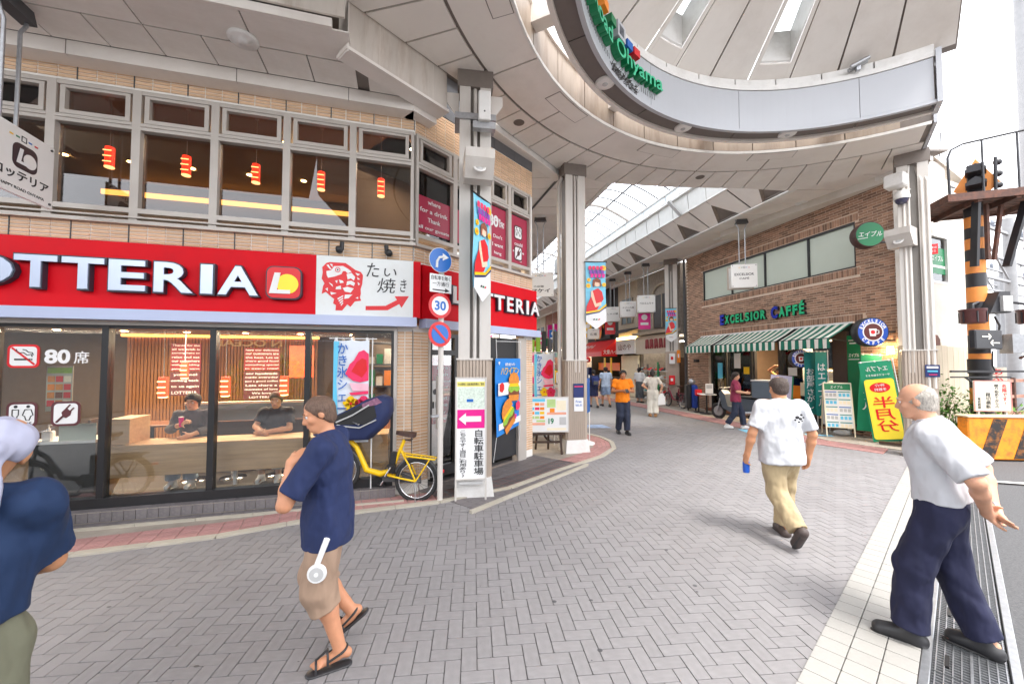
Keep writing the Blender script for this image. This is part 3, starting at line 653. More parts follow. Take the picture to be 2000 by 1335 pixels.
# ---- red paper pendant lamps
pend = None
LP = [(-4.215, .9, 4.69, 5.73, I4), (-3.285, .9, 4.69, 5.73, I4), (-2.37, .9, 4.69, 5.73, I4), (-1.44, .9, 4.69, 5.73, I4), (-.52, .9, 4.69, 5.73, I4), (.66, .6, 4.60, 5.73, TB), (1.25, .6, 4.2, 5.73, TB), (-3.48, .9, 1.40, 2.49, I4), (-2.70, .9, 1.40, 2.49, I4), (-1.91, .9, 1.40, 2.49, I4), (-3.9, 2.4, 1.62, 2.49, I4)]
bays = ['upstairs window nearest the hanging shop sign', 'second upstairs window from the left', 'third upstairs window from the left', 'fourth upstairs window from the left', 'last upstairs window before the corner', 'corner upstairs window of the wing', 'upstairs window beside the big column', 'ground-floor window above the left diner', 'ground-floor window by the middle frame', 'ground-floor window in front of the right poster', 'ground-floor room far behind the first glass']
for i, (x, y, z, zc, T) in enumerate(LP):
    t = thing('pendant_lamp', 'glowing red paper cylinder lamp hanging in the ' + bays[i], 'lamp', FA @ T @ Vector((x, y, z)), RA, 'red pendant lamps in the restaurant')
    q = MB(); q.lathe([(.055, 0), (.055, .29)], 16); q.build('lamp_shade', LAMP_R, t)
    q = MB(); q.lathe([(.057, .0), (.057, .012)], 16, (0, 0, -.002)); q.lathe([(.045, 0), (.045, .004)], 14, (0, 0, -.008)); q.build('lamp_glow', LAMP_P, t)
    q = MB()
    for k in range(3): q.box(-.05, .05, -.058, -.054, .06 + k * .08, .075 + k * .08)
    q.build('lamp_print', LAMP_P, t)
    q = MB(); q.tube([(0, 0, .29), (0, 0, zc - z)], .004, 5); q.lathe([(.03, zc - z - .04), (.02, zc - z)], 10); q.build('cord', PURE, t)
# ---- terrace step in front of the glass
tb = thing('terrace_step', 'low tiled step of dark square tiles under the shop windows', 'step', OA, RA)
box('step_slab', SLAB, tb, -9, -.26, -.13, .2, .012, .148)
pieces('step_tile', DTILE, [((-8.9 + k * .115, -.135, .083), (.108, .012, .108)) for k in range(76)] + [((-8.9 + k * .115, -.06, .149), (.110, .145, .010)) for k in range(76)], tb)
pieces('edge_stone', KERB, [((-8.8 + k * .6, -.34, .022), (.594, .03, .04)) for k in range(15)], tb)
pieces('floor_tile', DTILE, [((-8.9 + k * .115, -.14 - .055 - r * .115 + .02, .012), (.109, .109, .012)) for k in range(76) for r in range(1)], tb)
wf = thing('wing_floor', 'dark tiled floor of the restaurant entrance with a pale edge line', 'floor', OA, RB)
pieces('floor_tile', DTILE, [((.2 + k * .152, .1 - r * .152, .014), (.146, .146, .014)) for k in range(19) for r in range(9)], wf, limit=300)
pieces('edge_stone', KERB, [((.3 + k * .6, -1.22, .026), (.594, .05, .05)) for k in range(5)], wf)
# ---------------------------------------------------------------- half-round plaza canopy
DC = Vector((4.58, 3.2, 0)); ZS = 6.2
def pol(r, a, z): return (DC.x + r * math.cos(R(a)), DC.y + r * math.sin(R(a)), z)
OUT = [(8.85, 8.2), (7.02, 9.76), (5.81, 9.62), (3.77, 9.52), (2.2, 9.3), (1.10, 8.75), (-.30, 6.95), (-.55, 6.2), (-.97, 5.72), (-1.95, 4.56), (-2.35, 4.1), (-2.6, 3.0), (-2.4, .5), (-1, -2.5), (1.2, -4)]
def rout(a):
    d = Vector((math.cos(R(a)), math.sin(R(a)))); best = 7.
    for i in range(len(OUT) - 1):
        p = Vector(OUT[i]) - DC.xy; q = Vector(OUT[i + 1]) - DC.xy; e = q - p; den = d.x * e.y - d.y * e.x
        if abs(den) < 1e-6: continue
        t = (p.x * e.y - p.y * e.x) / den; s = (p.x * d.y - p.y * d.x) / den
        if 0 <= s <= 1 and t > 0: best = t; break
    return best
SKIRT = mat('skirt_brown', (.40, .33, .27), .5, var=.14, scale=2, stretch=(2, 2, .35), dirt=('#6b503b', .7), dscale=1.6, rnd=.05)
cano = thing('plaza_canopy', 'big half-round station plaza canopy of pale metal panels with a white lettered fascia ring', 'canopy', (0, 0, 0))
def sector(b, r0, r1, a0, a1, z0, z1, n=3, z0b=None):
    """annular slab between two radii; r1 may be a function"""
    f = (lambda a: r1(a)) if callable(r1) else (lambda a: r1)
    vs = []; fs = []
    for i in range(n + 1):
        a = a0 + (a1 - a0) * i / n
        vs += [pol(r0, a, z0), pol(f(a), a, z0), pol(f(a), a, z1), pol(r0, a, z1)]
    for i in range(n):
        k = i * 4
        for j in range(4): fs.append((k + j, k + 4 + j, k + 4 + (j + 1) % 4, k + (j + 1) % 4))
    fs += [(0, 1, 2, 3), (n * 4 + 3, n * 4 + 2, n * 4 + 1, n * 4)]
    b.add(vs, fs); return b
GA = .16
inner0 = 65.7 - 14.5
for k in range(13):
    a = inner0 + 14.45 * k
    if a > 236: break
    sector(MB(), 4.775, 5.515, max(a, 52) + GA, a + 14.45 - GA, ZS, ZS + .025, 6).build('soffit_panel', CANOPY, cano)
oj = 65.7 - 14.45
for k in range(38):
    a = oj + 4.817 * k
    if a > 232: break
    sector(MB(), 5.565, lambda q: rout(q) - .02, a + GA * .8, a + 4.817 - GA * .8, ZS, ZS + .025, 3).build('soffit_panel', CANOPY, cano)
sector(MB(), 4.75, lambda q: rout(q), 51, 236, ZS + .03, ZS + .05, 60).build('soffit_backing', CANOPY_D, cano)
sector(MB(), 4.745, 4.77, 51.5, 234, ZS - .012, ZS + .04, 50).build('soffit_rim', WHITE, cano)
for a in (75.4, 104, 133, 162): 
    b = MB(); sector(b, 4.80, 5.06, a, a + 9.7, ZS - .008, ZS + .01, 5); b.build('access_panel', CANOPY, cano)
    b = MB(); sector(b, 4.79, 5.075, a - .17, a + 9.87, ZS - .002, ZS + .012, 5); b.build('access_joint', CANOPY_D, cano)
for k in range(17):
    a = 66 + 9.75 * k - 9.75
    sector(MB(), 4.772, 4.80, max(a, 52) + .12, a + 9.75 - .12, ZS + .03, ZS + .62, 3).build('skirt_panel', SKIRT, cano)
sector(MB(), 4.81, 4.84, 51, 234, ZS + .02, ZS + .63, 50).build('skirt_backing', CANOPY_D, cano)
sector(MB(), 4.74, 4.84, 51, 234, ZS + .62, ZS + .66, 50).build('skirt_cap', CANOPY, cano)
for k in range(7):
    a = 66.1 + 28.8 * (k - 1) 
    sector(MB(), 4.0, 4.02, max(a, 52.5) + .06, min(a + 28.8, 234) - .06, ZS + .06, 6.98, 14).build('fascia_panel', FASCIA, cano)
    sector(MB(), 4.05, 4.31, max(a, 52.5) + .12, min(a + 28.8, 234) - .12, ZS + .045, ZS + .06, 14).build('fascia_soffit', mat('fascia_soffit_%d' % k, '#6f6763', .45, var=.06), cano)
b = MB(); sector(b, 3.985, 4.05, 52.2, 234, ZS, ZS + .05, 60); b.build('fascia_lip', FASCIA, cano)
b = MB(); sector(b, 3.985, 4.05, 52.2, 234, 6.99, 7.08, 60); b.build('fascia_cap', WHITE, cano)
b = MB(); sector(b, 4.31, 4.38, 52.2, 234, ZS + .0, ZS + .16, 60); b.build('fascia_back_lip', CANOPY, cano)
b = MB(); sector(b, 4.022, 4.05, 52.3, 234, ZS + .05, 7.0, 60); b.build('fascia_core', CANOPY_D, cano)
b = MB(); sector(b, 4.33, 4.36, 52.3, 234, ZS + .16, 7.0, 60); b.build('fascia_back', CANOPY, cano)
b = MB(); sector(b, 3.96, 4.40, 51.2, 52.2, ZS - .01, 7.10, 1); b.build('fascia_end', FASCIA, cano)
b = MB(); sector(b, 4.74, 6.6, 50.6, 51.2, ZS - .01, 6.75, 1); b.build('soffit_end', FASCIA, cano)
for k in range(7):
    a = 81.1 - 28.8 + 28.8 * k
    if a < 54: continue
    q = MB(); q.lathe([(.15, ZS + .045), (.155, ZS + .03), (.12, ZS + .012), (.0, ZS + .01)], 22, pol(4.175, a, 0)); ol = q.build('ring_light', WHITE, cano)
    q = MB(); q.lathe([(.045, ZS + .012), (.03, ZS - .004)], 14, pol(4.175, a, 0)); q.build('light_lens', LGREY, ol)
for a in (140.2, 92.1): q = MB(); q.lathe([(.10, ZS), (.09, ZS - .008)], 18, pol(5.8, a, 0)); q.build('soffit_speaker', mat('speaker_mesh', '#6b635d', .6), cano)
for a in (153.8, 125, 96, 67, 182, 211):
    b = MB(); b.T = Matrix.Translation(DC) @ Matrix.Rotation(R(a), 4, 'Z'); b.box(4.36, 4.775, -.10, .10, 6.55, 6.80); b.build('brace', CANOPY, cano)
# cone of radial panels with sky slots
SL = .63
def cz(r): return 7.26 + (4.05 - r) * SL
k0 = 48.3; stp = 10.82
for k in range(18):
    a0 = k0 + stp * k; a1 = a0 + stp
    def cone(b, r0, r1, a, c, dz, th, n=3):
        vs = []; fs = []
        for i in range(n + 1):
            q = a + (c - a) * i / n
            vs += [pol(r0, q, cz(r0) + dz), pol(r1, q, cz(r1) + dz), pol(r1, q, cz(r1) + dz + th), pol(r0, q, cz(r0) + dz + th)]
        for i in range(n):
            e = i * 4
            for j in range(4): fs.append((e + j, e + 4 + j, e + 4 + (j + 1) % 4, e + (j + 1) % 4))
        fs += [(0, 1, 2, 3), (n * 4 + 3, n * 4 + 2, n * 4 + 1, n * 4)]; b.add(vs, fs)
    slot = k % 3 == 0 and k > 0
    if not slot:
        b = MB(); cone(b, .7, 4.3 if k else 4.18, a0 + .25, a1 - .25, .0, .03); b.build('roof_panel', CANOPY, cano)
        b = MB(); cone(b, .7, 4.3, a0 - .1, a1 + .1, .045, .03); b.build('panel_backing', CANOPY_D, cano)
    else:
        for s, (p, q) in enumerate(((a0 + .25, a0 + 1.3), (a1 - 1.3, a1 - .25))): b = MB(); cone(b, .7, 4.3, p, q, 0, .03, 1); b.build('roof_panel', CANOPY, cano)
        b = MB(); cone(b, 3.86, 4.3, a0 + 1.35, a1 - 1.35, 0, .03, 3); b.build('roof_panel', CANOPY, cano)
        for p in (a0 + 1.35, a1 - 1.55): b = MB(); cone(b, .9, 3.86, p, p + .2, .03, .55, 1); b.build('slot_side', WHITE, cano)
        b = MB(); cone(b, 3.83, 3.86, a0 + 1.35, a1 - 1.35, .03, .55, 2); b.build('slot_end', WHITE, cano)
        b = MB(); cone(b, .9, 3.9, a0 + 1.6, a1 - 1.6, .56, .01, 2); b.build('slot_glazing', GLASS_N, cano)
b = MB(); b.lathe([(.75, cz(.7) + .03), (.75, cz(.7) + .5)], 20, (DC.x, DC.y, 0)); b.build('roof_hub', CANOPY, cano)
b = MB(); sector(b, 4.10, 4.36, 52, 234, 7.06, 7.14, 40); b.build('ring_top', WHITE, cano)
for k in range(17):
    a = 52 + 10.8 * k; sector(MB(), 4.06, 4.08, a + .15, a + 10.65, 7.08, 7.24, 3).build('upper_band', WHITE, cano)
# raised lettering on the fascia
ls = thing('canopy_lettering', 'raised green letters, coloured blocks and a wire trace of removed letters on the canopy fascia', 'lettering', (0, 0, 0))
def on_ring(me_pts, rr, a_mid, z_mid):
    return [(DC.x + (rr - p[1]) * math.cos(a_mid - p[0] / rr), DC.y + (rr - p[1]) * math.sin(a_mid - p[0] / rr), z_mid + p[2]) for p in me_pts]
def ring_text(s, a_deg0, a_deg1, z0, z1, m_face, m_side, rr=3.995, depth=.11):
    me = text_mesh(s, m_face, .5, .012); xs = [v.co.x for v in me.vertices]; ys = [v.co.y for v in me.vertices]
    x0, x1, y0, y1 = min(xs), max(xs), min(ys), max(ys); L = R(a_deg0 - a_deg1) * rr; bm = bmesh.new(); bm.from_mesh(me); bpy.data.meshes.remove(me)
    left = set(bm.verts); n = 0
    isl = []
    while left:
        st = [left.pop()]; comp = set(st)
        while st:
            for e in st.pop().link_edges:
                for v in e.verts:
                    if v in left: left.discard(v); comp.add(v); st.append(v)
        isl.append(comp)
    for comp in isl:
        b = MB(); c = MB(); fs = [f for f in bm.faces if f.verts[0] in comp]
        for f in fs:
            p3 = []; zz = [v.co.z for v in f.verts]; fr = min(zz) > .2
            for v in f.verts: p3.append(((v.co.x - x0) / (x1 - x0) * L - L / 2, (v.co.z + .5) * depth, z0 + (v.co.y - y0) / (y1 - y0) * (z1 - z0)))
            q = on_ring(p3, rr, R((a_deg0 + a_deg1) / 2), 0); (c if fr else b).add(q, [tuple(range(len(q)))])
        o = b.build('letter', m_side, ls)
        if c.v: c.build('letter_face', m_face, o)
    bm.free()
ring_text('Happy Road Ohyama', 172.5, 121.2, 6.42, 6.74, GREEN_L, GREEN)
def block(a, z0, z1, w, m, depth=.12, hole=False):
    b = MB(); b.T = Matrix.Translation(DC) @ Matrix.Rotation(R(a), 4, 'Z')
    if hole:
        t = .045
        for y0, y1, q0, q1 in ((-w / 2, -w / 2 + t, z0, z1), (w / 2 - t, w / 2, z0, z1), (-w / 2 + t, w / 2 - t, z0, z0 + t), (-w / 2 + t, w / 2 - t, z1 - t, z1)): b.box(3.99 - depth, 3.985, y0, y1, q0, q1)
    else: b.box(3.99 - depth, 3.985, -w / 2, w / 2, z0, z1)
    b.build('colour_block', m, ls)
block(147.6, 6.80, 6.93, .17, ORANGE); block(143.4, 6.78, 6.90, .17, GREEN); block(139.2, 6.74, 6.98, .25, FASCIA, .12, True); block(135.2, 6.76, 6.88, .17, BLUE); block(132.0, 6.76, 6.88, .17, RED_B)
wire = MB(); random.seed(11)
for _ in range(150):
    a = random.uniform(129.5, 141); z = random.uniform(6.27, 6.40); p = Vector(pol(3.985, a, z)); dv = Vector((random.uniform(-1, 1), random.uniform(-1, 1), random.uniform(-1, 1))) * .045
    wire.bar(p - dv, p + dv, .005)
for k in range(60):
    a = 173 - k * .85
    if 128 < a < 142: continue
    wire.bar(pol(3.975, a, 6.36), pol(3.98, a, 6.45), .006)
wire.build('wire_trace', mat('wire_grey', '#5e5a58', .5, metal=.6), ls, 'stuff')
fc = thing('ring_floodlight', 'small silver twin tube light standing on the canopy ring', 'light', pol(3.93, 66.5, 7.08), R(66.5 - 90))
for y in (-.05, .05): q = MB(); q.tube([(-.12, y, .06), (.14, y, .16)], .035, 10); q.build('light_tube', STEEL, fc)
box('foot', STEEL, fc, -.03, .03, -.03, .03, -.0, .08)
# edge beams
eb = thing('canopy_edge_beam', 'stained pale box beam crossing from the big column over the shop eaves', 'beam', (-1.46, 5.14, 0), math.atan2(1.16, .98))
L = math.hypot(.98, 1.16) / 2
b = MB(); b.box(-L, L, .0, .21, 5.66, 6.22); b.build('beam_box', STAIN, eb)
b = MB(); b.box(-L - .03, L + .03, -.02, .24, 5.62, 5.66); b.build('beam_flange', CANOPY, eb)
b = MB(); b.box(-L - .016, -L - .001, -.01, .22, 5.60, 6.6); b.box(-.35, -.346, -.003, .1, 5.66, 6.2); b.box(.5, .504, -.003, .1, 5.66, 6.2); b.build('beam_end', CANOPY, eb)
cb = thing('column_link_beam', 'pale narrow beam edging the soffit between the two front columns', 'beam', (.40, 7.85, 0), math.atan2(1.8, 1.4))
b = MB(); b.box(-1.28, 1.2, .0, .16, 6.08, 6.24); b.build('beam_box', WHITE, cb); b = MB(); b.box(-1.28, 1.2, -.03, .19, 6.06, 6.08); b.build('beam_flange', CANOPY, cb)
# lower soffit over the shop front
ss = thing('shopfront_soffit', 'low grey panelled soffit over the restaurant windows with a round lamp', 'soffit', OA, RA)
ps = []
for k in range(16):
    x = -8.6 + k * .56; ps.append(((x + .275, -.48, 5.712), (.545, .46, .02)))
    if k % 2 == 0: ps.append(((x + .555, -.97, 5.712), (1.105, .48, .02)))
pieces('soffit_panel', CANOPY, [p for p in ps if p[0][0] + p[1][0] / 2 < -.15 - abs(p[0][1]) * .55], ss, bev=0)
tri = MB()
tri.prism([(-.62, -.70), (-.05, -.25), (-.62, -.25)], .02, 'z', 5.702); tri.build('soffit_panel', CANOPY, ss)
q = MB(); q.prism([(-8.7, 0), (-8.7, -1.2), (-1.0, -1.2), (-.97, -1.0), (.15, -.1), (.05, 0)], .02, 'z', 5.73); q.build('soffit_backing', CANOPY_D, ss)
box('soffit_trim', CANOPY, ss, -8.7, -.95, -1.26, -1.215, 5.70, 5.80)
for k in range(6): box('upstand_panel', STAIN, ss, -8.6 + k * 1.3, -7.31 + k * 1.3, -1.30, -1.27, 5.81, 6.6)
q = MB(); q.lathe([(.16, 0), (.165, -.012), (.13, -.03), (.06, -.032), (.055, -.05), (.0, -.052)], 24, (-1.98, -.80, 5.70)); q.build('round_lamp', WHITE, ss)
# ---------------------------------------------------------------- columns
RIB = mat('ribbed_cladding', '#b5a698', .55, var=.14, scale=5, stretch=(1, 1, .3), dirt=('#6f6055', .4))
POST = mat('post_white', '#cfcac4', .42, var=.05, scale=3, stretch=(1, 1, .3), dirt=('#97887a', .4), dscale=1.5)
def column(label, loc, rot, w=.46, zc=1.95, top=6.2, pipes=((0, -.13, .022, 1.2, 6.1),), plinth=True, d=.30, grp='canopy columns'):
    t = thing('canopy_column', label, 'column', loc, rot, grp); h = w / 2
    for x in (-h, h - .16): 
        q = MB(); q.box(x, x + .16, -d / 2 - .02, -d / 2 + .02, zc, top - .25); q.box(x + .02, x + .14, d / 2 - .02, d / 2 + .02, zc, top - .25); q.build('post_flange', POST, t)
    q = MB(); q.box(-h + .03, h - .03, -d / 2 + .05, d / 2 - .021, zc, top - .25); q.build('post_web', mat('post_grey_%d' % len(bpy.data.materials), '#8b857f', .5, var=.08), t)
    q = MB(); q.box(-h - .03, h + .03, -d / 2 - .03, d / 2 + .03, top - .25, top + .02); q.build('column_head', CANOPY_D, t)
    q = MB(); n = 9
    for k in range(n): x = -h + .02 + k * (w - .04) / n; q.box(x, x + (w - .04) / n - .012, -d / 2 - .045, -d / 2 - .02, .28 if plinth else 0.02, zc)
    for k in range(5): y = -d / 2 + k * d / 5; q.box(-h - .02, -h + .0, y, y + d / 5 - .012, .28 if plinth else .02, zc); q.box(h - .0, h + .02, y, y + d / 5 - .012, .28 if plinth else .02, zc)
    q.box(-h, h, -d / 2 - .022, d / 2, .02, zc - .01); q.build('ribbed_casing', RIB, t)
    q = MB(); q.box(-h - .03, h + .03, -d / 2 - .055, d / 2, zc - .01, zc + .015); q.build('casing_cap', POST, t)
    if plinth:
        q = MB(); a, c = h + .05, h + .015; vs = [(-a, -d / 2 - .09, 0), (a, -d / 2 - .09, 0), (a, d / 2 + .05, 0), (-a, d / 2 + .05, 0), (-c, -d / 2 - .06, .28), (c, -d / 2 - .06, .28), (c, d / 2 + .02, .28), (-c, d / 2 + .02, .28)]
        q.add(vs, [(3, 2, 1, 0), (4, 5, 6, 7), (0, 1, 5, 4), (1, 2, 6, 5), (2, 3, 7, 6), (3, 0, 4, 7)]); q.build('plinth', WHITE, t)
    for x, y, r, z0, z1 in pipes: q = MB(); q.tube([(x, y, z0), (x, y, z1 - .35), (x * .5, y * .4, z1)], r, 10); q.build('drainpipe', POST, t)
    return t
c1 = column('tall white steel column beside the parking signboard', (-.56, 5.82, 0), R(8), pipes=((.0, -.15, .028, .9, 6.15),))
c2 = column('tall white steel column carrying a navy poster, behind the menu easel', (1.33, 8.55, 0), R(14), w=.45, pipes=((-.02, -.17, .026, 1.7, 6.15), (.05, -.17, .026, 1.7, 6.15), (-.30, .05, .04, .1, 6.15)))
c3 = column('tall white steel column in front of the right end of the brick cafe', (8.27, 8.02, 0), R(-42), w=.46, zc=2.15, pipes=((-.14, -.17, .026, 1.7, 6.1), (-.07, -.17, .026, 1.7, 6.1), (.12, -.18, .028, 1.4, 5.9), (.20, -.17, .028, 1.4, 5.9)))
c4 = column('white steel column between the brick cafe and the shoe shop', (7.12, 17.5, 0), R(-30), w=.5, zc=2.4, top=6.5, plinth=False)
for cc, zz in ((c1, 5.2),):
    q = MB(); q.box(-.30, .30, -.20, .20, zz + .25, zz + .34); q.build('bracket_band', STEEL, cc)
    for s in (-1, 1): q = MB(); q.prism([(s * .24, 5.95), (s * .42, 5.95), (s * .42, 5.80), (s * .24, 5.55)], .02, 'y', .0); q.build('gusset', CANOPY, cc)
def speaker_box(label, loc, rot, grp='speaker boxes on the columns'):
    t = thing('speaker_box', label, 'speaker', loc, rot, grp)
    q = MB(); pr = [(.0, 0), (-.36, 0), (-.36, -.13), (-.20, -.36), (.0, -.36)]; q.prism(pr, .40, 'x', -.20); q.build('housing', POST, t)
    q = MB(); q.T = Matrix.Translation((0, -.285, -.25)) @ Matrix.Rotation(R(55), 4, 'X'); q.lathe([(.085, .0), (.085, .012), (.06, .014), (.055, .004)], 20); q.build('speaker_ring', WHITE, t)
    q = MB(); q.T = Matrix.Translation((0, -.286, -.251)) @ Matrix.Rotation(R(55), 4, 'X'); q.lathe([(.05, .002), (.03, .012), (.0, .016)], 16); q.build('speaker_cone', LGREY, t); return t
s1 = speaker_box('grey wedge-shaped speaker box on the big column above the festival banner', (-.50, 5.56, 4.80), R(12))
s2 = again(s1, (8.10, 8.05, 4.62), R(-62), 'grey wedge-shaped speaker box on the right column below the security camera')
# small things on the columns
sb = thing('wall_light', 'white rectangular lamp box strapped high on the big column', 'lamp', (-.40, 5.53, 5.32), R(8)); box('housing', WHITE, sb, -.085, .085, -.11, .0, 0, .42, bev=.01); box('clamp', STEEL, sb, -.16, .16, -.05, .05, -.09, .01); q = MB(); q.disc((0, -.115, .12), .012, .006, 10, 'y'); q.build('lock', DGREY, sb)
bx = thing('camera_housing', 'white box camera on the right column', 'camera', (8.0, 8.02, 5.62), R(-60)); box('housing', WHITE, bx, -.16, .16, -.30, -.02, -.14, .12, bev=.02); box('bracket', STEEL, bx, -.05, .05, -.02, .2, -.03, .03)
dm = thing('dome_camera', 'white dome security camera hanging on the right column', 'camera', (7.98, 7.95, 5.30), R(-60)); q = MB(); q.lathe([(.0, .12), (.10, .10), (.13, .0), (.125, -.06)], 18); q.build('housing', WHITE, dm); q = MB(); q.lathe([(.11, -.06), (.10, -.11), (.06, -.155), (.0, -.17)], 18); q.build('dome', mat('smoked_dome', '#3b3a55', .1, spec=.8), dm); q = MB(); q.tube([(0, 0, .1), (.0, .08, .16), (.1, .25, .16)], .03, 8); q.build('bracket', WHITE, dm)
rs = thing('red_notice', 'small red notice plate on the right column drainpipe', 'sign', (8.36, 7.80, 4.05), R(-40)); box('plate', RED_B, rs, -.10, .10, -.05, -.035, 0, .2); b = MB(); text('t', '自転車は', PURE, None, -.085, .085, .11, .16, -.051, .002, join=b); text('t', '止めるな', PURE, None, -.07, .07, .04, .09, -.051, .002, join=b); b.build('lettering', PURE, rs)
np_ = thing('navy_notice', 'small navy notice on the ribbed casing of the right column', 'sign', (8.28, 7.78, 1.62), R(-40)); box('plate', NAVYP, np_, -.10, .10, -.045, -.035, 0, .24); box('print', CYAN, np_, -.07, .07, -.048, -.046, .10, .13); box('print', PURE, np_, -.08, .08, -.048, -.046, .17, .21); box('print', PINK, np_, -.05, .06, -.048, -.046, .04, .055)
# ---------------------------------------------------------------- arcade roof up the street
arc = thing('arcade_roof', 'long vaulted glass arcade roof with white ribs over the shopping street', 'roof', (0, 0, 0))
POLY = bpy.data.materials.new('milky_glazing'); POLY.use_nodes = True; _n = POLY.node_tree; _n.nodes.clear(); _o = _n.nodes.new('ShaderNodeOutputMaterial'); _a = _n.nodes.new('ShaderNodeBsdfTranslucent'); _a.inputs[0].default_value = (.72, .75, .77, 1); _b = _n.nodes.new('ShaderNodeBsdfTransparent'); _b.inputs[0].default_value = (.58, .62, .65, 1); _m = _n.nodes.new('ShaderNodeMixShader'); _m.inputs[0].default_value = .55; _n.links.new(_a.outputs[0], _m.inputs[1]); _n.links.new(_b.outputs[0], _m.inputs[2]); _n.links.new(_m.outputs[0], _o.inputs[0])
RIBM = mat('roof_rib', '#707073', .45, var=.05); WP = mat('white_roof_panel', (.72, .72, .70), .45, var=.04, rnd=.03, dirt=('#a59a8c', .25), dscale=.8)
Y0, Y1 = 9.9, 47.; CM = 6.95; HW = 1.72
def vz(t): return 8.1 + .72 * math.cos(t * math.pi / 2)
def vpnt(t, Y, d=0.): return aP(CM + HW * t, Y, vz(t) + d)
nr = int((Y1 - Y0) / .75)
segs = [-1, -.55, -.08, .42, 1]
for i in range(nr):
    ya, yb = 17 + .75 * (i - 9), 17 + .75 * (i - 8)
    for j in range(4):
        a, c = segs[j], segs[j + 1]; vs = []; fs = []
        for k in range(4):
            t = a + (c - a) * (.02 + .96 * k / 3); vs += [vpnt(t, ya + .02, .03), vpnt(t, yb - .02, .03)]
        for k in range(3): fs.append((2 * k, 2 * k + 1, 2 * k + 3, 2 * k + 2))
        MB().add(vs, fs).build('roof_pane', POLY, arc)
    thick = (i - 9) % 5 == 0
    b = MB(); b.tube([vpnt(t / 8 - 1, ya) for t in range(17)], .085 if thick else .025, 6); b.build('roof_rib', CANOPY if thick else RIBM, arc)
for t in segs[1:4]: b = MB(); b.tube([vpnt(t, Y0, -.0), vpnt(t, Y1)], .035, 6); b.build('purlin', RIBM, arc)
def run(name, m, cz_, mod, gap=.012, y0=Y0, y1=Y1, mirror=True):
    """panels along the street whose cross-section outline is the list of (c, z)"""
    n = int((y1 - y0) / mod)
    for i in range(n):
        for s in ((0, 1) if mirror else (0,)):
            a, c = y0 + i * mod + gap, y0 + (i + 1) * mod - gap; pts = [((13.9 - q[0]) if s else q[0], q[1]) for q in cz_]; k = len(pts)
            vs = [aP(q[0], a, q[1]) for q in pts] + [aP(q[0], c, q[1]) for q in pts]
            MB().add(vs, [tuple(range(k)), tuple(range(k, 2 * k))[::-1]] + [(j, (j + 1) % k, k + (j + 1) % k, k + j) for j in range(k)]).build(name, m, arc)
run('clerestory_panel', WP, [(8.87, 7.12), (8.90, 7.12), (8.85, 7.72), (8.82, 7.72)], .86, gap=.02)
run('clerestory_backing', CANOPY_D, [(8.92, 7.12), (8.94, 7.12), (8.89, 7.72), (8.87, 7.72)], 37.0)
run('gutter', WHITE, [(8.70, 7.72), (8.95, 7.72), (8.95, 7.84), (8.70, 7.84)], 37.0)
run('clerestory_glass', POLY, [(8.72, 7.84), (8.725, 7.84), (8.675, 8.06), (8.67, 8.06)], .75)
run('springer_beam', WHITE, [(8.62, 8.04), (8.74, 8.04), (8.74, 8.12), (8.62, 8.12)], 37.0)
for i in range(25):
    b = MB(); y = Y0 + i * 1.5; b.bar(aP(8.78, y, 7.72), aP(8.70, y, 8.1), .05); b.build('clerestory_post', WHITE, arc)
for yy in (13.4 + .35, 24.0): b = MB(); b.bar(aP(8.86, yy, 7.1), aP(8.45, yy + .05, 7.62), .22, .05); b.build('roof_stay', LGREY, arc)
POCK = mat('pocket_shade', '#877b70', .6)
run('slope_backing', CANOPY_D, [(9.74, 6.54), (8.94, 7.14), (8.99, 7.18), (9.79, 6.58)], 37.0, mirror=False)
# sloping panels with triangular lamp pockets
for i in range(21):
    a = 9.9 + 1.75 * i; c = a + 1.75; g = .022; lo = lambda y: aP(9.65, y, 6.5); hi = lambda y: aP(8.87, y, 7.1)
    mid = (a + c) / 2; A_, B_, T_, Q_ = lo(mid - .46), lo(mid + .5), Vector(lo(mid)).lerp(Vector(hi(mid)), .78), aP(9.75, mid + .1, 6.98)
    MB().add([lo(a + g), A_, tuple(T_), hi(mid - .012), hi(a + g)], [(0, 1, 2, 3, 4)]).build('sloping_panel', CANOPY, arc)
    MB().add([B_, lo(c - g), hi(c - g), hi(mid + .012), tuple(T_)], [(0, 1, 2, 3, 4)]).build('sloping_panel', CANOPY, arc)
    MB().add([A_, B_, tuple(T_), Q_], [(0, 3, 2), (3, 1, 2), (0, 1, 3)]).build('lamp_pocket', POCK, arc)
    if i < 8:
        q = MB(); q.lathe([(.16, 0), (.15, -.02), (.07, -.05), (0, -.055)], 18, (Vector(A_).lerp(Vector(B_), .45) + Vector((.15, 0, .06)))); q.build('pocket_lamp', WHITE, arc)
run('edge_trim', WHITE, [(9.60, 6.49), (9.70, 6.47), (9.70, 6.51), (9.62, 6.54)], 37.0, mirror=False)
run('top_trim', WHITE, [(8.85, 7.09), (8.90, 7.08), (8.90, 7.13), (8.85, 7.13)], 37.0, mirror=False)
run('side_soffit', CANOPY, [(9.70, 6.5), (11.14, 6.5), (11.14, 6.52), (9.70, 6.52)], .875, y0=8.6, mirror=False)
run('side_soffit', CANOPY, [(2.15, 6.42), (4.45, 6.42), (4.45, 6.44), (2.15, 6.44)], .6, y0=8.3, mirror=False)
run('wall_trim', WHITE, [(11.05, 6.40), (11.19, 6.40), (11.19, 6.498), (11.05, 6.498)], 37.0, y0=8.6, mirror=False)
run('soffit_edge', WHITE, [(4.45, 6.38), (4.55, 6.38), (4.55, 6.62), (4.45, 6.62)], 37., y0=8.4, mirror=False)
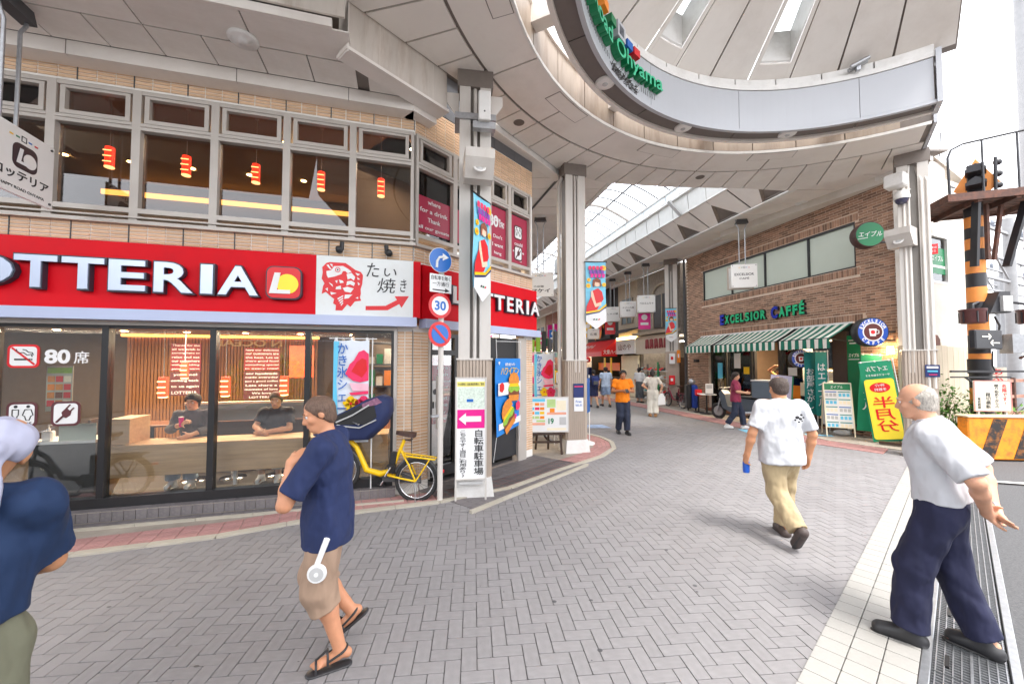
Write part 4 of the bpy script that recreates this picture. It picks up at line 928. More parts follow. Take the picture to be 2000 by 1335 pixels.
run('soffit_backing', CANOPY_D, [(9.6, 6.56), (11.4, 6.56), (11.4, 6.6), (9.6, 6.6)], 38., y0=8.5, mirror=False)
run('soffit_backing', CANOPY_D, [(1.6, 6.50), (4.4, 6.50), (4.4, 6.54), (1.6, 6.54)], 38., y0=8.3, mirror=False)
run('side_sky_blocker', CANOPY_D, [(8.95, 7.78), (11.6, 7.2), (11.6, 7.26), (8.95, 7.84)], 38., y0=8.9, mirror=True)  # cover added above the side soffits to keep sky light out of the pockets
run('left_slope', CANOPY, [(4.56, 6.6), (5.0, 7.1), (5.0, 7.75), (4.95, 7.75)], 1.75, mirror=False)
for yy in (11.2, 14.5, 18, 22, 26): q = MB(); q.lathe([(.16, 0), (.15, -.03), (0, -.035)], 18, aP(10.7, yy, 6.5)); q.build('soffit_lamp', WHITE, arc); 
for yy in (9.4, 12, 15): q = MB(); q.lathe([(.16, 0), (.15, -.03), (0, -.035)], 18, aP(3.4, yy, 6.42)); q.build('soffit_lamp', WHITE, arc)
q = MB(); q.tube([aP(3.2, 8.6, 6.40), aP(2.6, 16, 6.40)], .03, 6); q.build('soffit_conduit', DGREY, arc)
gb_ = thing('arcade_sign_box', 'plain grey box hung under the arcade vault beside the white column', 'box', aP(7.3, 21, 6.65), R(12)); box('housing', LGREY, gb_, -.55, .55, -.3, .3, 0, .8)
for s in (-.4, .4): q = MB(); q.tube([(s, 0, .8), (s, 0, 2.0)], .02, 6); q.build('hanger', STEEL, gb_)
ro = thing('shop_roof', 'flat dark roof deck between the shop eaves and the round canopy', 'roof', (0, 0, 0)); q = MB(); q.prism([(-10, -3), (-2.5, -1), (-2.5, 3), (-2.0, 4.6), (-1.0, 5.75), (-.4, 7), (1.0, 8.8), (.3, 9.2), (-10, 4.2)], .06, 'z', 6.63); q.build('roof_deck', CANOPY_D, ro)
# ---------------------------------------------------------------- brick cafe building (local x towards the plaza, y into the building)
OE = Vector((9.31, 9., 0)); RE = math.atan2(-.9787, .2055); FE = Matrix.Translation(OE) @ Matrix.Rotation(RE, 4, 'Z')
BRICK = mat('brown_brick', '#9f7d68', .8, var=.16, scale=14, rnd=.40, isl=.40, bump=.25, bscale=120, dirt=('#6b4a40', .3), dscale=5)
MORT = mat('brick_mortar', '#d9c5b2', .9, var=.08)
FROST = mat('frosted_film', '#c6d0c4', .35, var=.03, scale=1.2, spec=.6)
AW_S = mat('awning_stripe', '#e9e7de', .75, var=.04, stripes=(0, .115, '#16705c'))
cafe = thing('cafe_building', 'brown brick cafe building with striped awnings and a frosted ribbon window', 'building', OE, RE)
w_ = MB(); XL, XR = -8.25, -.12
openings = [(-7.2, -1.29, 4.41, 5.62), (-6.95, -1.25, .1, 2.95)]
for a, c, d, e in ((XL, XR, 5.62, 6.47), (XL, XR, 2.95, 4.41), (XL, -7.2, 4.41, 5.62), (-1.29, XR, 4.41, 5.62), (XL, -6.95, 0, 2.95), (-1.25, XR, 0, 2.95)): w_.box(a, c, -.006, .30, d, e)
w_.box(XL, -1.0, .30, 3.7, 6.3, 6.47); w_.box(XL, -1.0, 3.6, 3.75, 0, 6.3); w_.box(XL, XL + .2, .30, 3.6, 0, 6.3)
w_.build('wall', MORT, cafe)
bk = []; bl, bh, ph, pl = .203, .054, .0685, .2175
def inside(x, z): return any(a < x < c and d < z < e for a, c, d, e in openings)
r = 0; z = .04
sold = [(-7.4, -1.1, 2.965, 3.17), (-7.3, -1.2, 5.63, 5.83), (-7.3, -1.2, 4.20, 4.40)]
while z < 6.4:
    x = XL + (.107 if r % 2 else 0)
    while x < XR - .05:
        a, c = x, min(x + bl, XR)
        segs = [(a, c)]
        for oa, oc, od, oe in openings + sold:
            if od - .03 < z + bh / 2 < oe + .03:
                ns = []
                for p, q in segs:
                    if q <= oa or p >= oc: ns.append((p, q)); continue
                    if p < oa - .03: ns.append((p, oa - .004))
                    if q > oc + .03: ns.append((oc + .004, q))
                segs = ns
        for p, q in segs:
            if q - p > .04: bk.append((((p + q) / 2, -.002 + random.uniform(-.003, .002), z + bh / 2), (q - p, .022, bh)))
        x += pl
    z += ph; r += 1
for a, c, d, e in sold:
    n = int((c - a) / .0685)
    for k in range(n): bk.append(((a + (k + .5) * .0685, -.003, (d + e) / 2), (.055, .024, e - d - .014)))
pieces('brick', BRICK, bk, cafe, limit=300)
# frosted ribbon window
f = MB(); f.box(-7.2, -1.29, .0, .10, 5.56, 5.62); f.box(-7.2, -1.29, .0, .10, 4.41, 4.45)
for x in (-7.18, -5.65, -4.18, -2.63, -1.31): f.box(x - .03, x + .03, .01, .10, 4.45, 5.56)
wf2 = f.build('window', ALU_D, cafe)
for a, c in ((-7.15, -5.68), (-5.62, -4.21), (-4.15, -2.66), (-2.60, -1.34)): box('pane', FROST, wf2, a, c, .05, .06, 4.45, 5.56)
# ground floor: frames, panes, posters, doorway
gf = MB()
for x in (-6.93, -6.15, -6.0, -4.95, -4.82, -3.80, -3.68, -2.62, -1.95): gf.box(x - .04, x + .04, .10, .2, .12, 2.6)
gf.box(-6.95, -1.25, .10, .2, 2.55, 2.95); gf.box(-6.95, -4.95, .10, .2, .12, .3); gf.box(-3.68, -1.25, .10, .2, .12, .30)
gf.build('shopfront_frame', ALU_D, cafe)
for a, c in ((-6.89, -6.19), (-5.96, -4.99), (-3.64, -2.66), (-2.58, -1.99)): box('shop_pane', GLASS_N, cafe, a, c, .14, .15, .3, 2.55)
box('shop_floor', WOOD_D, cafe, -6.9, -1.3, .2, 3.5, .05, .1); box('doorstep', mat('terracotta_step', '#7a4a34', .7, var=.15), cafe, -6.9, -3.7, -.25, .2, .03, .13)
box('inner_wall', mat('cafe_wall', '#6e5238', .7, var=.15), cafe, -6.9, -1.3, 3.4, 3.5, .1, 2.95); box('ceiling', INT_C, cafe, -6.9, -1.3, .2, 3.5, 2.85, 2.95); box('side_wall', INT_W, cafe, -7.0, -6.9, .2, 3.5, .1, 2.95); box('side_wall', INT_W, cafe, -1.3, -1.2, .31, 3.5, .1, 2.95)
ld = bpy.data.lights.new('room_lamp', 'AREA'); ld.size = 2.5; ld.energy = 150; ld.color = (1, .76, .48); lo = bpy.data.objects.new('room_lamp', ld); COL.objects.link(lo); lo.parent = cafe; lo.location = (-4.4, 1.6, 2.8)
for x in (-6.4, -5.4, -4.4, -3.2, -2.3): q = MB(); q.disc((x, 1.0, 2.838), .06, .008, 12, 'z'); q.build('downlight', SPOTGLOW, cafe)
cn_ = MB(); cn_.box(-6.6, -5.2, 1.6, 2.2, .1, 1.0); cn_.build('counter', WOOD, cafe)
for a, c, d, e, m in ((-5.75, -5.45, 1.7, 2.25, PURE), (-5.3, -5.05, 1.5, 1.75, YELLOW), (-6.6, -6.35, 1.25, 1.9, CYAN), (-3.5, -3.2, 1.5, 1.75, PURE), (-3.1, -2.75, .9, 1.3, CREAM), (-3.5, -3.1, .8, 1.2, ORANGE)): box('window_poster', m, cafe, a, c, .12, .128, d, e)
for k in range(9): box('menu_card', [CREAM, ORANGE, PINK, YELLOW, DGREY][k % 5], cafe, -3.55 + (k % 3) * .3, -3.32 + (k % 3) * .3, .9, .92, 1.0 + (k // 3) * .35, 1.28 + (k // 3) * .35)
box('poster_board', DGREY, cafe, -2.62, -2.02, .05, .09, 1.75, 2.5); 
bp = box('poster_scene', mat('grey_photo_print', '#566069', .5, var=.5, scale=14), cafe, -2.60, -2.04, .035, .049, 1.78, 2.48)
box('brown_panel', mat('brown_panel', '#4b3a33', .5, var=.08), cafe, -1.98, -1.60, -.02, .09, .1, 2.75)
gp = box('green_panel', GREEN, cafe, -1.59, -1.25, -.01, .09, .3, 2.62)
b = MB(); text('t', 'エイブル', PURE, None, -1.55, -1.29, 2.05, 2.15, -.012, .003, .005, join=b, shear=.2); b.box(-1.55, -1.29, -.014, -.0105, 1.98, 2.0); b.box(-1.55, -1.29, -.014, -.0105, 2.48, 2.5); b.box(-1.52, -1.33, -.014, -.0105, 2.40, 2.43); b.build('lettering', PURE, gp)
# awnings
rail = box('awning_rail', PURE, cafe, -7.35, -1.38, -.05, -.0, 2.94, 2.99)
for a, c, zf in ((-7.30, -5.83, 2.55), (-5.68, -3.08, 2.54), (-2.93, -1.42, 2.54)):
    aw = thing('awning', {-7.30: 'short green and white striped awning next to the white column', -5.68: 'wide green and white striped awning in the middle over the cafe door', -2.93: 'green and white striped awning nearest the round cafe sign'}[a], 'awning', FE @ Vector((a, 0, 0)), RE, 'striped awnings of the brick cafe')
    W = c - a; n = 24; v = []; fs = []
    for i in range(n + 1):
        x = W * i / n
        v += [(x, -.03, 2.95), (x, -.40, 2.95 - (2.95 - zf) * .5 - .015), (x, -.78, zf)]
    for i in range(n):
        for j in range(2): fs.append((3 * i + j, 3 * i + j + 1, 3 * i + 4 + j, 3 * i + 3 + j))
    m = MB(); m.add(v, fs); m.build('canvas', AW_S, aw)
    v = []; fs = []
    for i in range(n * 3 + 1):
        x = W * i / (n * 3); s = .018 * abs(math.sin(math.pi * x / .115)); y = -.785 - .012 * math.sin(x * 27)
        v += [(x, -.785, zf + .005), (x, y, zf - .25 - s), (x, y + .004, zf - .25 - s), (x, -.78, zf + .003)]
    for i in range(n * 3): fs += [(4 * i, 4 * i + 1, 4 * i + 5, 4 * i + 4), (4 * i + 3, 4 * i + 7, 4 * i + 6, 4 * i + 2), (4 * i + 1, 4 * i + 2, 4 * i + 6, 4 * i + 5)]
    m = MB(); m.add(v, fs); m.build('valance', AW_S, aw)
    m = MB(); m.tube([(0, -.775, zf), (W, -.775, zf)], .015, 6)
    for x in (.02, W - .02): m.tube([(x, -.02, 2.45), (x, -.77, zf - .01)], .012, 6)
    m.build('awning_frame', ALU_D, aw)
# raised cafe name
cl_ = thing('cafe_lettering', 'raised green and blue capital letters naming the cafe on the brick wall', 'lettering', OE, RE)
PB = mat('letter_blue', '#1d35b4', .4, var=.04)
names = [('E', 1), ('X', 0), ('C', 0), ('E', 0), ('L', 0), ('S', 0), ('I', 0), ('O', 0), ('R', 0), (' ', 0), ('C', 1), ('A', 0), ('F', 0), ('F', 0), ('É', 0)]
wd = {'I': .5, ' ': .6, 'E': .85, 'F': .85, 'É': .85, 'L': .8, 'O': 1.1, 'C': 1.0}
tot = sum(wd.get(c, 1.) * (1.15 if b else 1) for c, b in names); x = -6.2; sc = 3.51 / tot
for c, b in names:
    wl = wd.get(c, 1.) * (1.15 if b else 1) * sc
    if c != ' ':
        h0, h1 = (3.31, 3.73) if b else (3.335, 3.68)
        if c == 'É': h1 += .10
        letter(c, x + .012, x + wl - .012, h0, h1, -.01, I4, .07, PB if b else GREEN_L if False else mat('letter_green', '#28c084', .4, var=.04) if 'letter_green' not in bpy.data.materials else bpy.data.materials['letter_green'], BLACK, cl_, .05)
    x += wl
# round projecting signs
def round_sign(label, p, r, d, face, rim, rot, arm=.4):
    t = thing('round_sign', label, 'sign', p, rot); q = MB(); q.lathe([(r, -d / 2), (r * 1.03, -d / 2 + .01), (r * 1.03, d / 2 - .01), (r, d / 2)], 36, axis='y'); q.build('drum', rim, t)
    for s in (-1, 1): q = MB(); q.lathe([(r * .95, 0), (r * .95, .006)], 36, (0, s * (d / 2 + .001) - (.006 if s < 0 else 0), 0), 'y'); q.build('face', face, t)
    q = MB(); q.bar((r * .9, 0, 0), (r + arm, 0, 0), .05); q.bar((r * .7, 0, -r * .6), (r + arm, 0, -r * .6), .04); q.build('arm', BLACK, t); return t
def cafe_face(t, r, d):
    y = -d / 2 - .008; q = MB(); q.lathe([(r * .66, 0), (r * .66, .004)], 32, (0, y, 0), 'y'); q.build('emblem_field', PURE, t)
    q = MB(); q.lathe([(r * .58, 0), (r * .58, .004)], 32, (0, y - .003, 0), 'y'); q.build('emblem_ground', mat('emblem_brown', '#5c1f1c', .5), t)
    q = MB(); q.prism([(-.26 * r, .22 * r), (.22 * r, .22 * r), (.16 * r, -.30 * r), (-.20 * r, -.30 * r)], .004, 'y', y - .007); q.tube([(.2 * r, y - .006, .12 * r), (.36 * r, y - .006, .08 * r), (.34 * r, y - .006, -.12 * r), (.18 * r, y - .006, -.14 * r)], .03 * r, 5); q.build('cup', PURE, t)
    q = MB(); q.lathe([(.14 * r, 0), (.14 * r, .003)], 14, (-.02 * r, y - .010, -.02 * r), 'y'); q.build('cup_mark', RED_B, t)
    q = MB()
    for s, a0, a1 in (('EXCELSIOR', 158, 22), ('CAFFÉ', 222, 318)):
        for i, c in enumerate(s):
            a = R(a0 + (a1 - a0) * i / (len(s) - 1)); up = a1 < a0; cx, cz_ = .80 * r * math.cos(a), .80 * r * math.sin(a); me = text_mesh(c, PURE, .5, .03); xs = [v.co.x for v in me.vertices]; ys = [v.co.y for v in me.vertices]; mx_, my = (min(xs) + max(xs)) / 2, .35; k = .30 * r; ro = (a - math.pi / 2) if up else (a + math.pi / 2)
            for p in me.polygons:
                pts = []
                for vi in p.vertices: v = me.vertices[vi].co; px, pz = (v.x - mx_) * k, (v.y - my) * k; pts.append((cx + px * math.cos(ro) - pz * math.sin(ro), y - (v.z + .5) * .004, cz_ + px * math.sin(ro) + pz * math.cos(ro)))
                q.add(pts, [tuple(range(len(pts)))])
            bpy.data.meshes.remove(me)
    q.build('ring_lettering', PURE, t)
RBL = mat('sign_royal_blue', '#1f4fb4', .35, var=.04)
p = FE @ Vector((-.66, -.52, 2.64)); t = round_sign('large round blue cafe sign with a cup emblem jutting from the brick pier', p, .34, .22, RBL, BLACK, R(-8), .3); cafe_face(t, .34, .22)
p = FE @ Vector((-2.5, -.55, 2.02)); t = round_sign('smaller round blue cafe sign hanging below the awning', p, .255, .16, RBL, BLACK, R(-8), .3); cafe_face(t, .255, .16)
p = FE @ Vector((-.62, -.55, 4.99)); t = round_sign('green round sign with white script high on the brick wall', p, .30, .24, GREEN, mat('sign_rim_brown', '#4a2f2c', .5), R(-14), .3)
b = MB(); text('t', 'エイブル', PURE, None, -.24, .24, -.06, .07, -.129, .003, .004, join=b, shear=.25); b.bar((-.26, -.131, -.11), (-.05, -.131, -.085), .003, .012); b.build('script', PURE, t)
wl_ = thing('wall_lamp', 'glowing warm wall lamp on the right brick pier', 'lamp', FE @ Vector((-.55, 0, 2.2)), RE); q = MB(); q.prism([(-.07, -.10), (.07, -.10), (.05, .1), (-.05, .1)], .07, 'y', -.08); q.build('lamp_shade', lampmat('wall_lamp_glow', '#ffb95e', 9), wl_); box('back_plate', BLACK, wl_, -.06, .06, -.012, .0, -.14, .14)
lp = bpy.data.lights.new('wall_lamp_light', 'POINT'); lp.energy = 9; lp.color = (1, .68, .35); lp.shadow_soft_size = .08; lo = bpy.data.objects.new('wall_lamp_light', lp); COL.objects.link(lo); lo.parent = wl_; lo.location = (0, -.14, .0)
wl2 = thing('wall_lamp', 'dark metal wall lamp on the left brick pier by the menus', 'lamp', FE @ Vector((-7.6, 0, 1.98)), RE); q = MB(); q.box(-.10, .10, -.14, 0, -.05, .05, .01); q.build('lamp_body', BLACK, wl2)
dp = thing('drainpipe', 'dark drainpipe down the left edge of the brick cafe', 'pipe', FE @ Vector((-8.33, -.06, 0)), RE); q = MB(); q.tube([(0, 0, 0), (0, 0, 6.4)], .05, 10); q.build('pipe', DGREY, dp)
for k in range(4): box('pipe_clip', DGREY, dp, -.07, .07, .0, .06, .8 + k * 1.6, .84 + k * 1.6)
# ---------------------------------------------------------------- pale building facing the railway
PALE = mat('pale_render', (.70, .67, .62), .85, var=.06, scale=1.5, dirt=('#a8977f', .4), dscale=.8)
RW = math.atan2(.384, .923); OW = Vector((9.25, 9.1, 0))
pb = thing('pale_building', 'cream rendered side building facing the railway with one green-papered window', 'building', OW, RW)
b = MB(); b.box(0, .95, 0, .25, 2.3, 7.25); b.box(1.85, 3.3, 0, .25, 2.3, 6.55); b.box(.95, 1.85, 0, .25, 5.05, 6.9); b.box(.95, 1.85, 0, .25, 2.3, 3.85); b.box(3.1, 3.3, .25, 5, 0, 6.5); b.box(0, 3.3, .25, 5, 6.3, 6.5); b.build('wall', PALE, pb)
b = MB(); b.prism([(0, 7.25), (3.3, 6.5), (3.3, 6.6), (0, 7.36)], .35, 'y', -.05); b.build('roof_edge', PALE, pb)
wn = frame(None, .95, 1.85, -.01, .1, 3.85, 5.05, .05, 'window', PURE, pb); box('pane', GLASS, wn, 1.0, 1.80, .05, .056, 3.9, 5.0)
gp = box('window_sheet', GREEN, pb, 1.0, 1.80, .045, .048, 4.1, 4.75); b = MB(); text('t', 'エイブル', PURE, None, 1.15, 1.70, 4.42, 4.56, .044, .003, .004, join=b, shear=.2); b.box(1.0, 1.80, .040, .0445, 4.25, 4.31); b.build('lettering', PURE, gp); box('window_back', CREAM, pb, 1.0, 1.8, .2, .24, 3.9, 5.0)
b = MB(); b.box(-.05, 3.3, -.06, .25, .0, 2.3); b.build('lower_wall', mat('weathered_boards', '#c9bda9', .85, var=.12, scale=4, stretch=(6, 6, .4), dirt=('#8d7d68', .6), dscale=2.5), pb)
for k in range(11): box('board', mat('board_%d' % k, '#cbbfab', .85, var=.14, scale=4, stretch=(5, 5, .5), dirt=('#8b7a66', .55), dscale=2.) if k < 1 else bpy.data.materials['board_0'], pb, .30 + k * .27, .56 + k * .27, -.085, -.061, .0, 2.42 + .02 * (k % 3) - k * .035)
for x, r in ((.12, .05), (.26, .035)): q = MB(); q.tube([(x, -.16, 0), (x, -.16, 2.75), (x, .02, 2.85)], r, 10); q.build('drainpipe', CREAM, pb)
box('meter_box', DGREY, pb, -.12, .03, -.2, -.07, 1.9, 2.75); q = MB(); q.T = Matrix.Translation((.45, -.18, 2.42)); q.prism([(-.12, -.12), (.12, -.12), (.12, .02), (0, .12), (-.12, .05)], .16, 'y', -.08); q.build('vent_hood', mat('rusty_hood', '#6a4236', .7, var=.2), pb)
q = MB(); q.bar((1.9, -.05, 6.35), (2.2, -.05, 6.35), .03); q.tube([(1.6, 0, 6.9), (1.45, -.1, 7.6)], .012, 5); q.build('bracket', DGREY, pb)
# ---------------------------------------------------------------- hanging shop signs
BOARD = mat('sign_board', '#e6e5e2', .4, var=.03); BOARD_B = mat('sign_back', '#b9a99a', .5, var=.1)
def hang_sign(label, loc, rot, wd_, h, top, lines, grp='square white shop signs hanging on twin poles', back=True, art=None):
    t = thing('hanging_sign', label, 'sign', loc, rot, grp); a = wd_ / 2
    q = MB(); q.box(-a, a, -.03, .0, 0, h, .004); q.build('board', BOARD, t)
    if back: fb = frame(None, -a - .03, a - .03, .22, .26, -.02, h - .02, .03, 'back_frame', BOARD_B, t); box('back_board', BOARD, t, -a, a - .06, .235, .245, .01, h - .05); 
    q = MB()
    for x in (-.09, .09): q.tube([(x, .11, h * .6), (x, .11, top - .28), (x * 1.7, .11, top - .16), (x * 1.9, .11, top)], .018, 8)
    q.build('hanger_poles', STEEL, t)
    q = MB(); q.prism([(-.19, top - .13), (.19, top - .13), (.14, top), (-.14, top)], .14, 'y', .04); q.build('hanger_cap', DGREY, t)
    for x in (-a + .045, a - .045):
        for z in (.045, h - .045): q = MB(); q.lathe([(.013, 0), (.010, .012)], 10, (x, -.043, z), 'y'); q.build('bolt', DGREY, t)
    b = MB()
    for s, x0, x1, z0, z1, bo in lines: text('t', s, INK, None, x0, x1, z0, z1, -.0315, .002, bo, join=b)
    if b.v: b.build('lettering', INK, t)
    for i, (m, x) in enumerate(((YELLOW, -.14), (GREEN, -.07), (INK, 0), (BLUE, .07), (RED_B, .14))):
        q = MB(); s = .04
        if i == 2:
            for p, w2, r, v in ((-.03, -.022, h - .13, h - .07), (.022, .03, h - .13, h - .07), (-.022, .022, h - .13, h - .122), (-.022, .022, h - .078, h - .07)): q.box(p, w2, -.033, -.031, r, v)
        else: q.box(x - s / 2, x + s / 2, -.033, -.031, h - .105 - abs(i - 2) * .004, h - .09 - abs(i - 2) * .004)
        q.build('colour_dash', m, t)
    return t
t = hang_sign('large white shop sign with a dark emblem hanging at the left edge of the view', (-5.12, 4.02, 3.62), R(105.4), .74, .70, 2.08, [('ロッテリア', -.31, .31, .15, .25, .02), ('HAPPY ROAD OHYAMA', -.24, .26, .055, .085, .0)], back=False)
q = MB(); q.prism(rr(-.12, .16, .28, .54, .07), .003, 'y', -.034); q.build('emblem', MAROON if False else mat('emblem_dark', '#3a2a30', .4), t)
q = MB(); q.lathe([(.075, 0), (.075, .002)], 24, (.07, -.038, .395), 'y'); q.build('emblem_disc', BOARD, t); q = MB(); q.prism([(-.05, .49), (-.01, .49), (-.035, .36), (.06, .36), (.06, .33), (-.085, .33)], .002, 'y', -.041); q.build('emblem_letter', PURE, t)
def eo(u, out, z): return FE @ Vector((-u, -out, z))
hang_sign('white hanging sign of the cafe in front of its frosted window', eo(3.75, 1.2, 4.28), R(-12), .76, .74, 6.5 - 4.28, [('EXCELSIOR', -.28, .28, .38, .46, .015), ('CAFÉ', -.14, .14, .26, .33, .015)])
hang_sign('white hanging sign with small katakana just past the brick cafe', eo(9.5, 1.2, 4.22), R(-12), .78, .78, 6.5 - 4.22, [('ベロエムちゃ', -.30, .30, .36, .46, .01)])
hang_sign('white hanging sign with two short lines, second past the brick cafe', eo(11.2, 1.2, 4.2), R(-12), .78, .78, 6.5 - 4.2, [('サプリの里', -.28, .28, .42, .50, .01), ('薬局', -.1, .1, .28, .36, .005)])
hang_sign('farthest white hanging sign, beside the tall vegetable picture', eo(12.9, 1.2, 4.15), R(-12), .78, .78, 6.5 - 4.15, [('しゃぶ葉', -.28, .28, .36, .46, .005)])
hang_sign('white hanging sign with big katakana between the restaurant and the white column', (.87, 12.0, 3.92), R(-6), .80, .74, 6.42 - 3.92, [('マケイ', -.28, .30, .12, .24, .02), ('の店舗', -.2, .1, .28, .34, .005)], back=False)
hang_sign('small white hanging sign seen just right of the tall white column', eo(15.5, 1.2, 3.35), R(-12), .7, .62, 6.5 - 3.35, [('広場', -.2, .2, .2, .36, .005)])
# ---------------------------------------------------------------- festival banners
SKYB = mat('banner_sky', '#7fcbe8', .6, var=.08, scale=6); SKIN_P = mat('print_skin', '#f3c9ae', .6); HAIR_P = mat('print_hair', '#8a4b33', .6); PURP = mat('print_purple', '#8a3fa8', .5)
def banner(label, loc, rot, wd_=.44, h=1.28, sway=0.):
    t = thing('festival_banner', label, 'banner', loc, rot, 'festival banners on the columns'); a = wd_ / 2
    n = 10; v = []; fs = []
    f = lambda z: sway * (1 - z / h) * a
    for i in range(n + 1):
        z = h * i / n
        for j in range(5): x = -a + wd_ * j / 4; v.append((x + f(z), .012 * math.sin(5 * z + j), z))
    for i in range(n):
        for j in range(4): k = i * 5 + j; fs.append((k, k + 1, k + 6, k + 5))
    q = MB(); q.add(v, fs, True); q.build('cloth', SKYB, t)
    def pr(nm, m, pts, y): q = MB(); q.prism([(p[0] * a + f(p[1] * h), p[1] * h) for p in pts], .003, 'y', y); q.build(nm, m, t)
    def ds(nm, m, x, z, r, y): q = MB(); q.disc((x * a + f(z * h), y, z * h), r, .003, 14, 'y'); q.build(nm, m, t)
    pr('cloth_foot', PURE, [(-1, .0), (0, -.13), (1, .0), (1, .22), (.2, .2), (-1, .13)], -.017)
    pr('figure_dress', RED_B, [(-1, .14), (.1, .2), (.75, .38), (.6, .5), (.2, .56), (-.3, .52), (-.55, .4), (-.95, .25)], -.022); pr('figure_sash', YELLOW, [(-1, .16), (.3, .2), (1, .3), (1, .26), (.3, .17), (-1, .12)], -.026); pr('figure_sash', NAVYP, [(-1, .13), (.3, .17), (1, .26), (1, .235), (.3, .15), (-1, .105)], -.027)
    pr('figure_arm', SKIN_P, [(-.5, .5), (-.35, .52), (.0, .3), (.5, .33), (.5, .27), (-.1, .24), (-.5, .42)], -.027); ds('figure_face', SKIN_P, .1, .635, .065, -.026); pr('figure_hair', HAIR_P, [(-.35, .62), (-.3, .7), (.1, .735), (.45, .7), (.5, .6), (.38, .57), (.36, .65), (-.1, .665), (-.2, .58), (-.3, .57)], -.03)
    for x, z, r in ((-.75, .6, .05), (.8, .62, .045), (.75, .9, .06), (-.7, .7, .04)): ds('flower', YELLOW, x, z, r, -.024); ds('flower_eye', ORANGE, x, z, r * .4, -.028)
    for k, (z, m) in enumerate(((.90, PINK), (.83, PURP), (.77, MAGENTA))):
        for j in range(4): x = -.6 + j * .38 + .1 * k; pr('bubble_letter', m, [(x - .15, z - .03), (x + .1, z - .035), (x + .17, z + .02), (x + .05, z + .035), (x - .14, z + .028)], -.031)
    for k, m in enumerate((INK, GREEN, RED_B)): pr('print_dash', m, [(-.3 + k * .25, .02), (-.15 + k * .25, .03), (-.15 + k * .25, .05), (-.3 + k * .25, .04)], -.031)
    q = MB(); q.tube([(-a - .03, .0, h + .01), (a + .03, .0, h + .01)], .012, 6); q.build('rod', BLACK, t); return t
b1 = banner('festival banner of a girl in red seen edge-on on the big front column', (-.42, 5.40, 2.90), R(64))
again(b1, (1.80, 8.42, 2.78), R(4), 'festival banner of a girl in red facing the plaza beside the middle white column'); again(b1, (6.83, 16.9, 2.95), R(-8), 'small distant festival banner on the column past the brick cafe')
# ---------------------------------------------------------------- shaved-ice flags
def nobori_ice(label, loc, rot):
    t = thing('shaved_ice_flag', label, 'flag', loc, rot, 'shaved ice flags of the restaurant'); W, H = .46, 1.42; a = W / 2
    v = []; fs = []; n = 14
    for i in range(n + 1):
        z = H * i / n
        for j in range(9): x = -a + W * j / 8; v.append((x, .014 * math.sin(7 * x + 3 * z) + .006 * math.sin(23 * x), z - (.018 * math.sin(math.pi * ((j % 4) / 4)) if i == n else 0)))
    for i in range(n):
        for j in range(8): k = i * 9 + j; fs.append((k, k + 1, k + 10, k + 9))
    q = MB(); q.add(v, fs, True); q.build('cloth', mat('flag_cloth', '#dfe6ef', .7, var=.06, scale=4) if 'flag_cloth' not in bpy.data.materials else bpy.data.materials['flag_cloth'], t)
    def pr(nm, m, pts, y=-.024): q = MB(); q.prism([(p[0] * a, p[1] * H) for p in pts], .003, 'y', y); q.build(nm, m, t)
    pr('blue_edge', CYAN, [(-1, .02), (-.8, .02), (-.72, .3), (-.82, .6), (-.7, .98), (-1, .98)])
    pr('ice_mound', PINK, [(-.35, .66), (-.1, .76), (.15, .80), (.4, .88), (.7, .90), (.98, .86), (.98, .60), (.5, .585), (.1, .60)], -.026); pr('ice_shade', RED_B, [(0, .69), (.3, .78), (.6, .82), (.85, .8), (.9, .7), (.6, .63), (.3, .66)], -.029); pr('ice_glass', mat('print_rose', '#f3b9c9', .5) if 'print_rose' not in bpy.data.materials else bpy.data.materials['print_rose'], [(-.1, .58), (.98, .57), (.98, .50), (.1, .50)], -.026); pr('ice_plate', PINK, [(-.1, .485), (.98, .5), (.98, .47), (.0, .46)], -.027)
    for x, z, r, m in ((.0, .38, .10, YELLOW), (.72, .37, .115, PINK), (.45, .21, .11, YELLOW), (-.3, .26, .06, YELLOW)):
        for k in range(5): t_ = R(72 * k + 20); q = MB(); q.disc((x * a + r * .55 * math.cos(t_), -.028, z * H + r * .55 * math.sin(t_)), r * .5, .003, 12, 'y'); q.build('flower_petal', m, t)
        q = MB(); q.disc((x * a, -.032, z * H), r * .18, .003, 8, 'y'); q.build('flower_eye', RED_B, t)
    text('lettering', 'かき氷シェーキ', BLUE, t, -a * .80, -a * .18, .16 * H, .97 * H, -.026, .003, .006, vertical=True)
    q = MB(); q.tube([(-a - .06, .0, H + .015), (a + .1, .0, H + .015)], .008, 6); q.build('rod', PURE, t)
    for x in (-a + .03, 0, a - .03): q = MB(); q.box(x - .015, x + .015, -.012, .012, H - .02, H + .03); q.build('clip', PURE, t)
    q = MB(); q.tube([(a + .04, .02, -.75), (a + .04, .02, H + .03)], .010, 6); q.build('pole', PURE, t); return t
n1 = nobori_ice('tall shaved-ice flag with pink ice and yellow flowers in front of the shop window', FA @ Vector((-.82, -.10, .80)), RA)
again(n1, (.72, 9.0, .70), R(18), 'shaved-ice flag standing behind the menu easel at the restaurant corner')
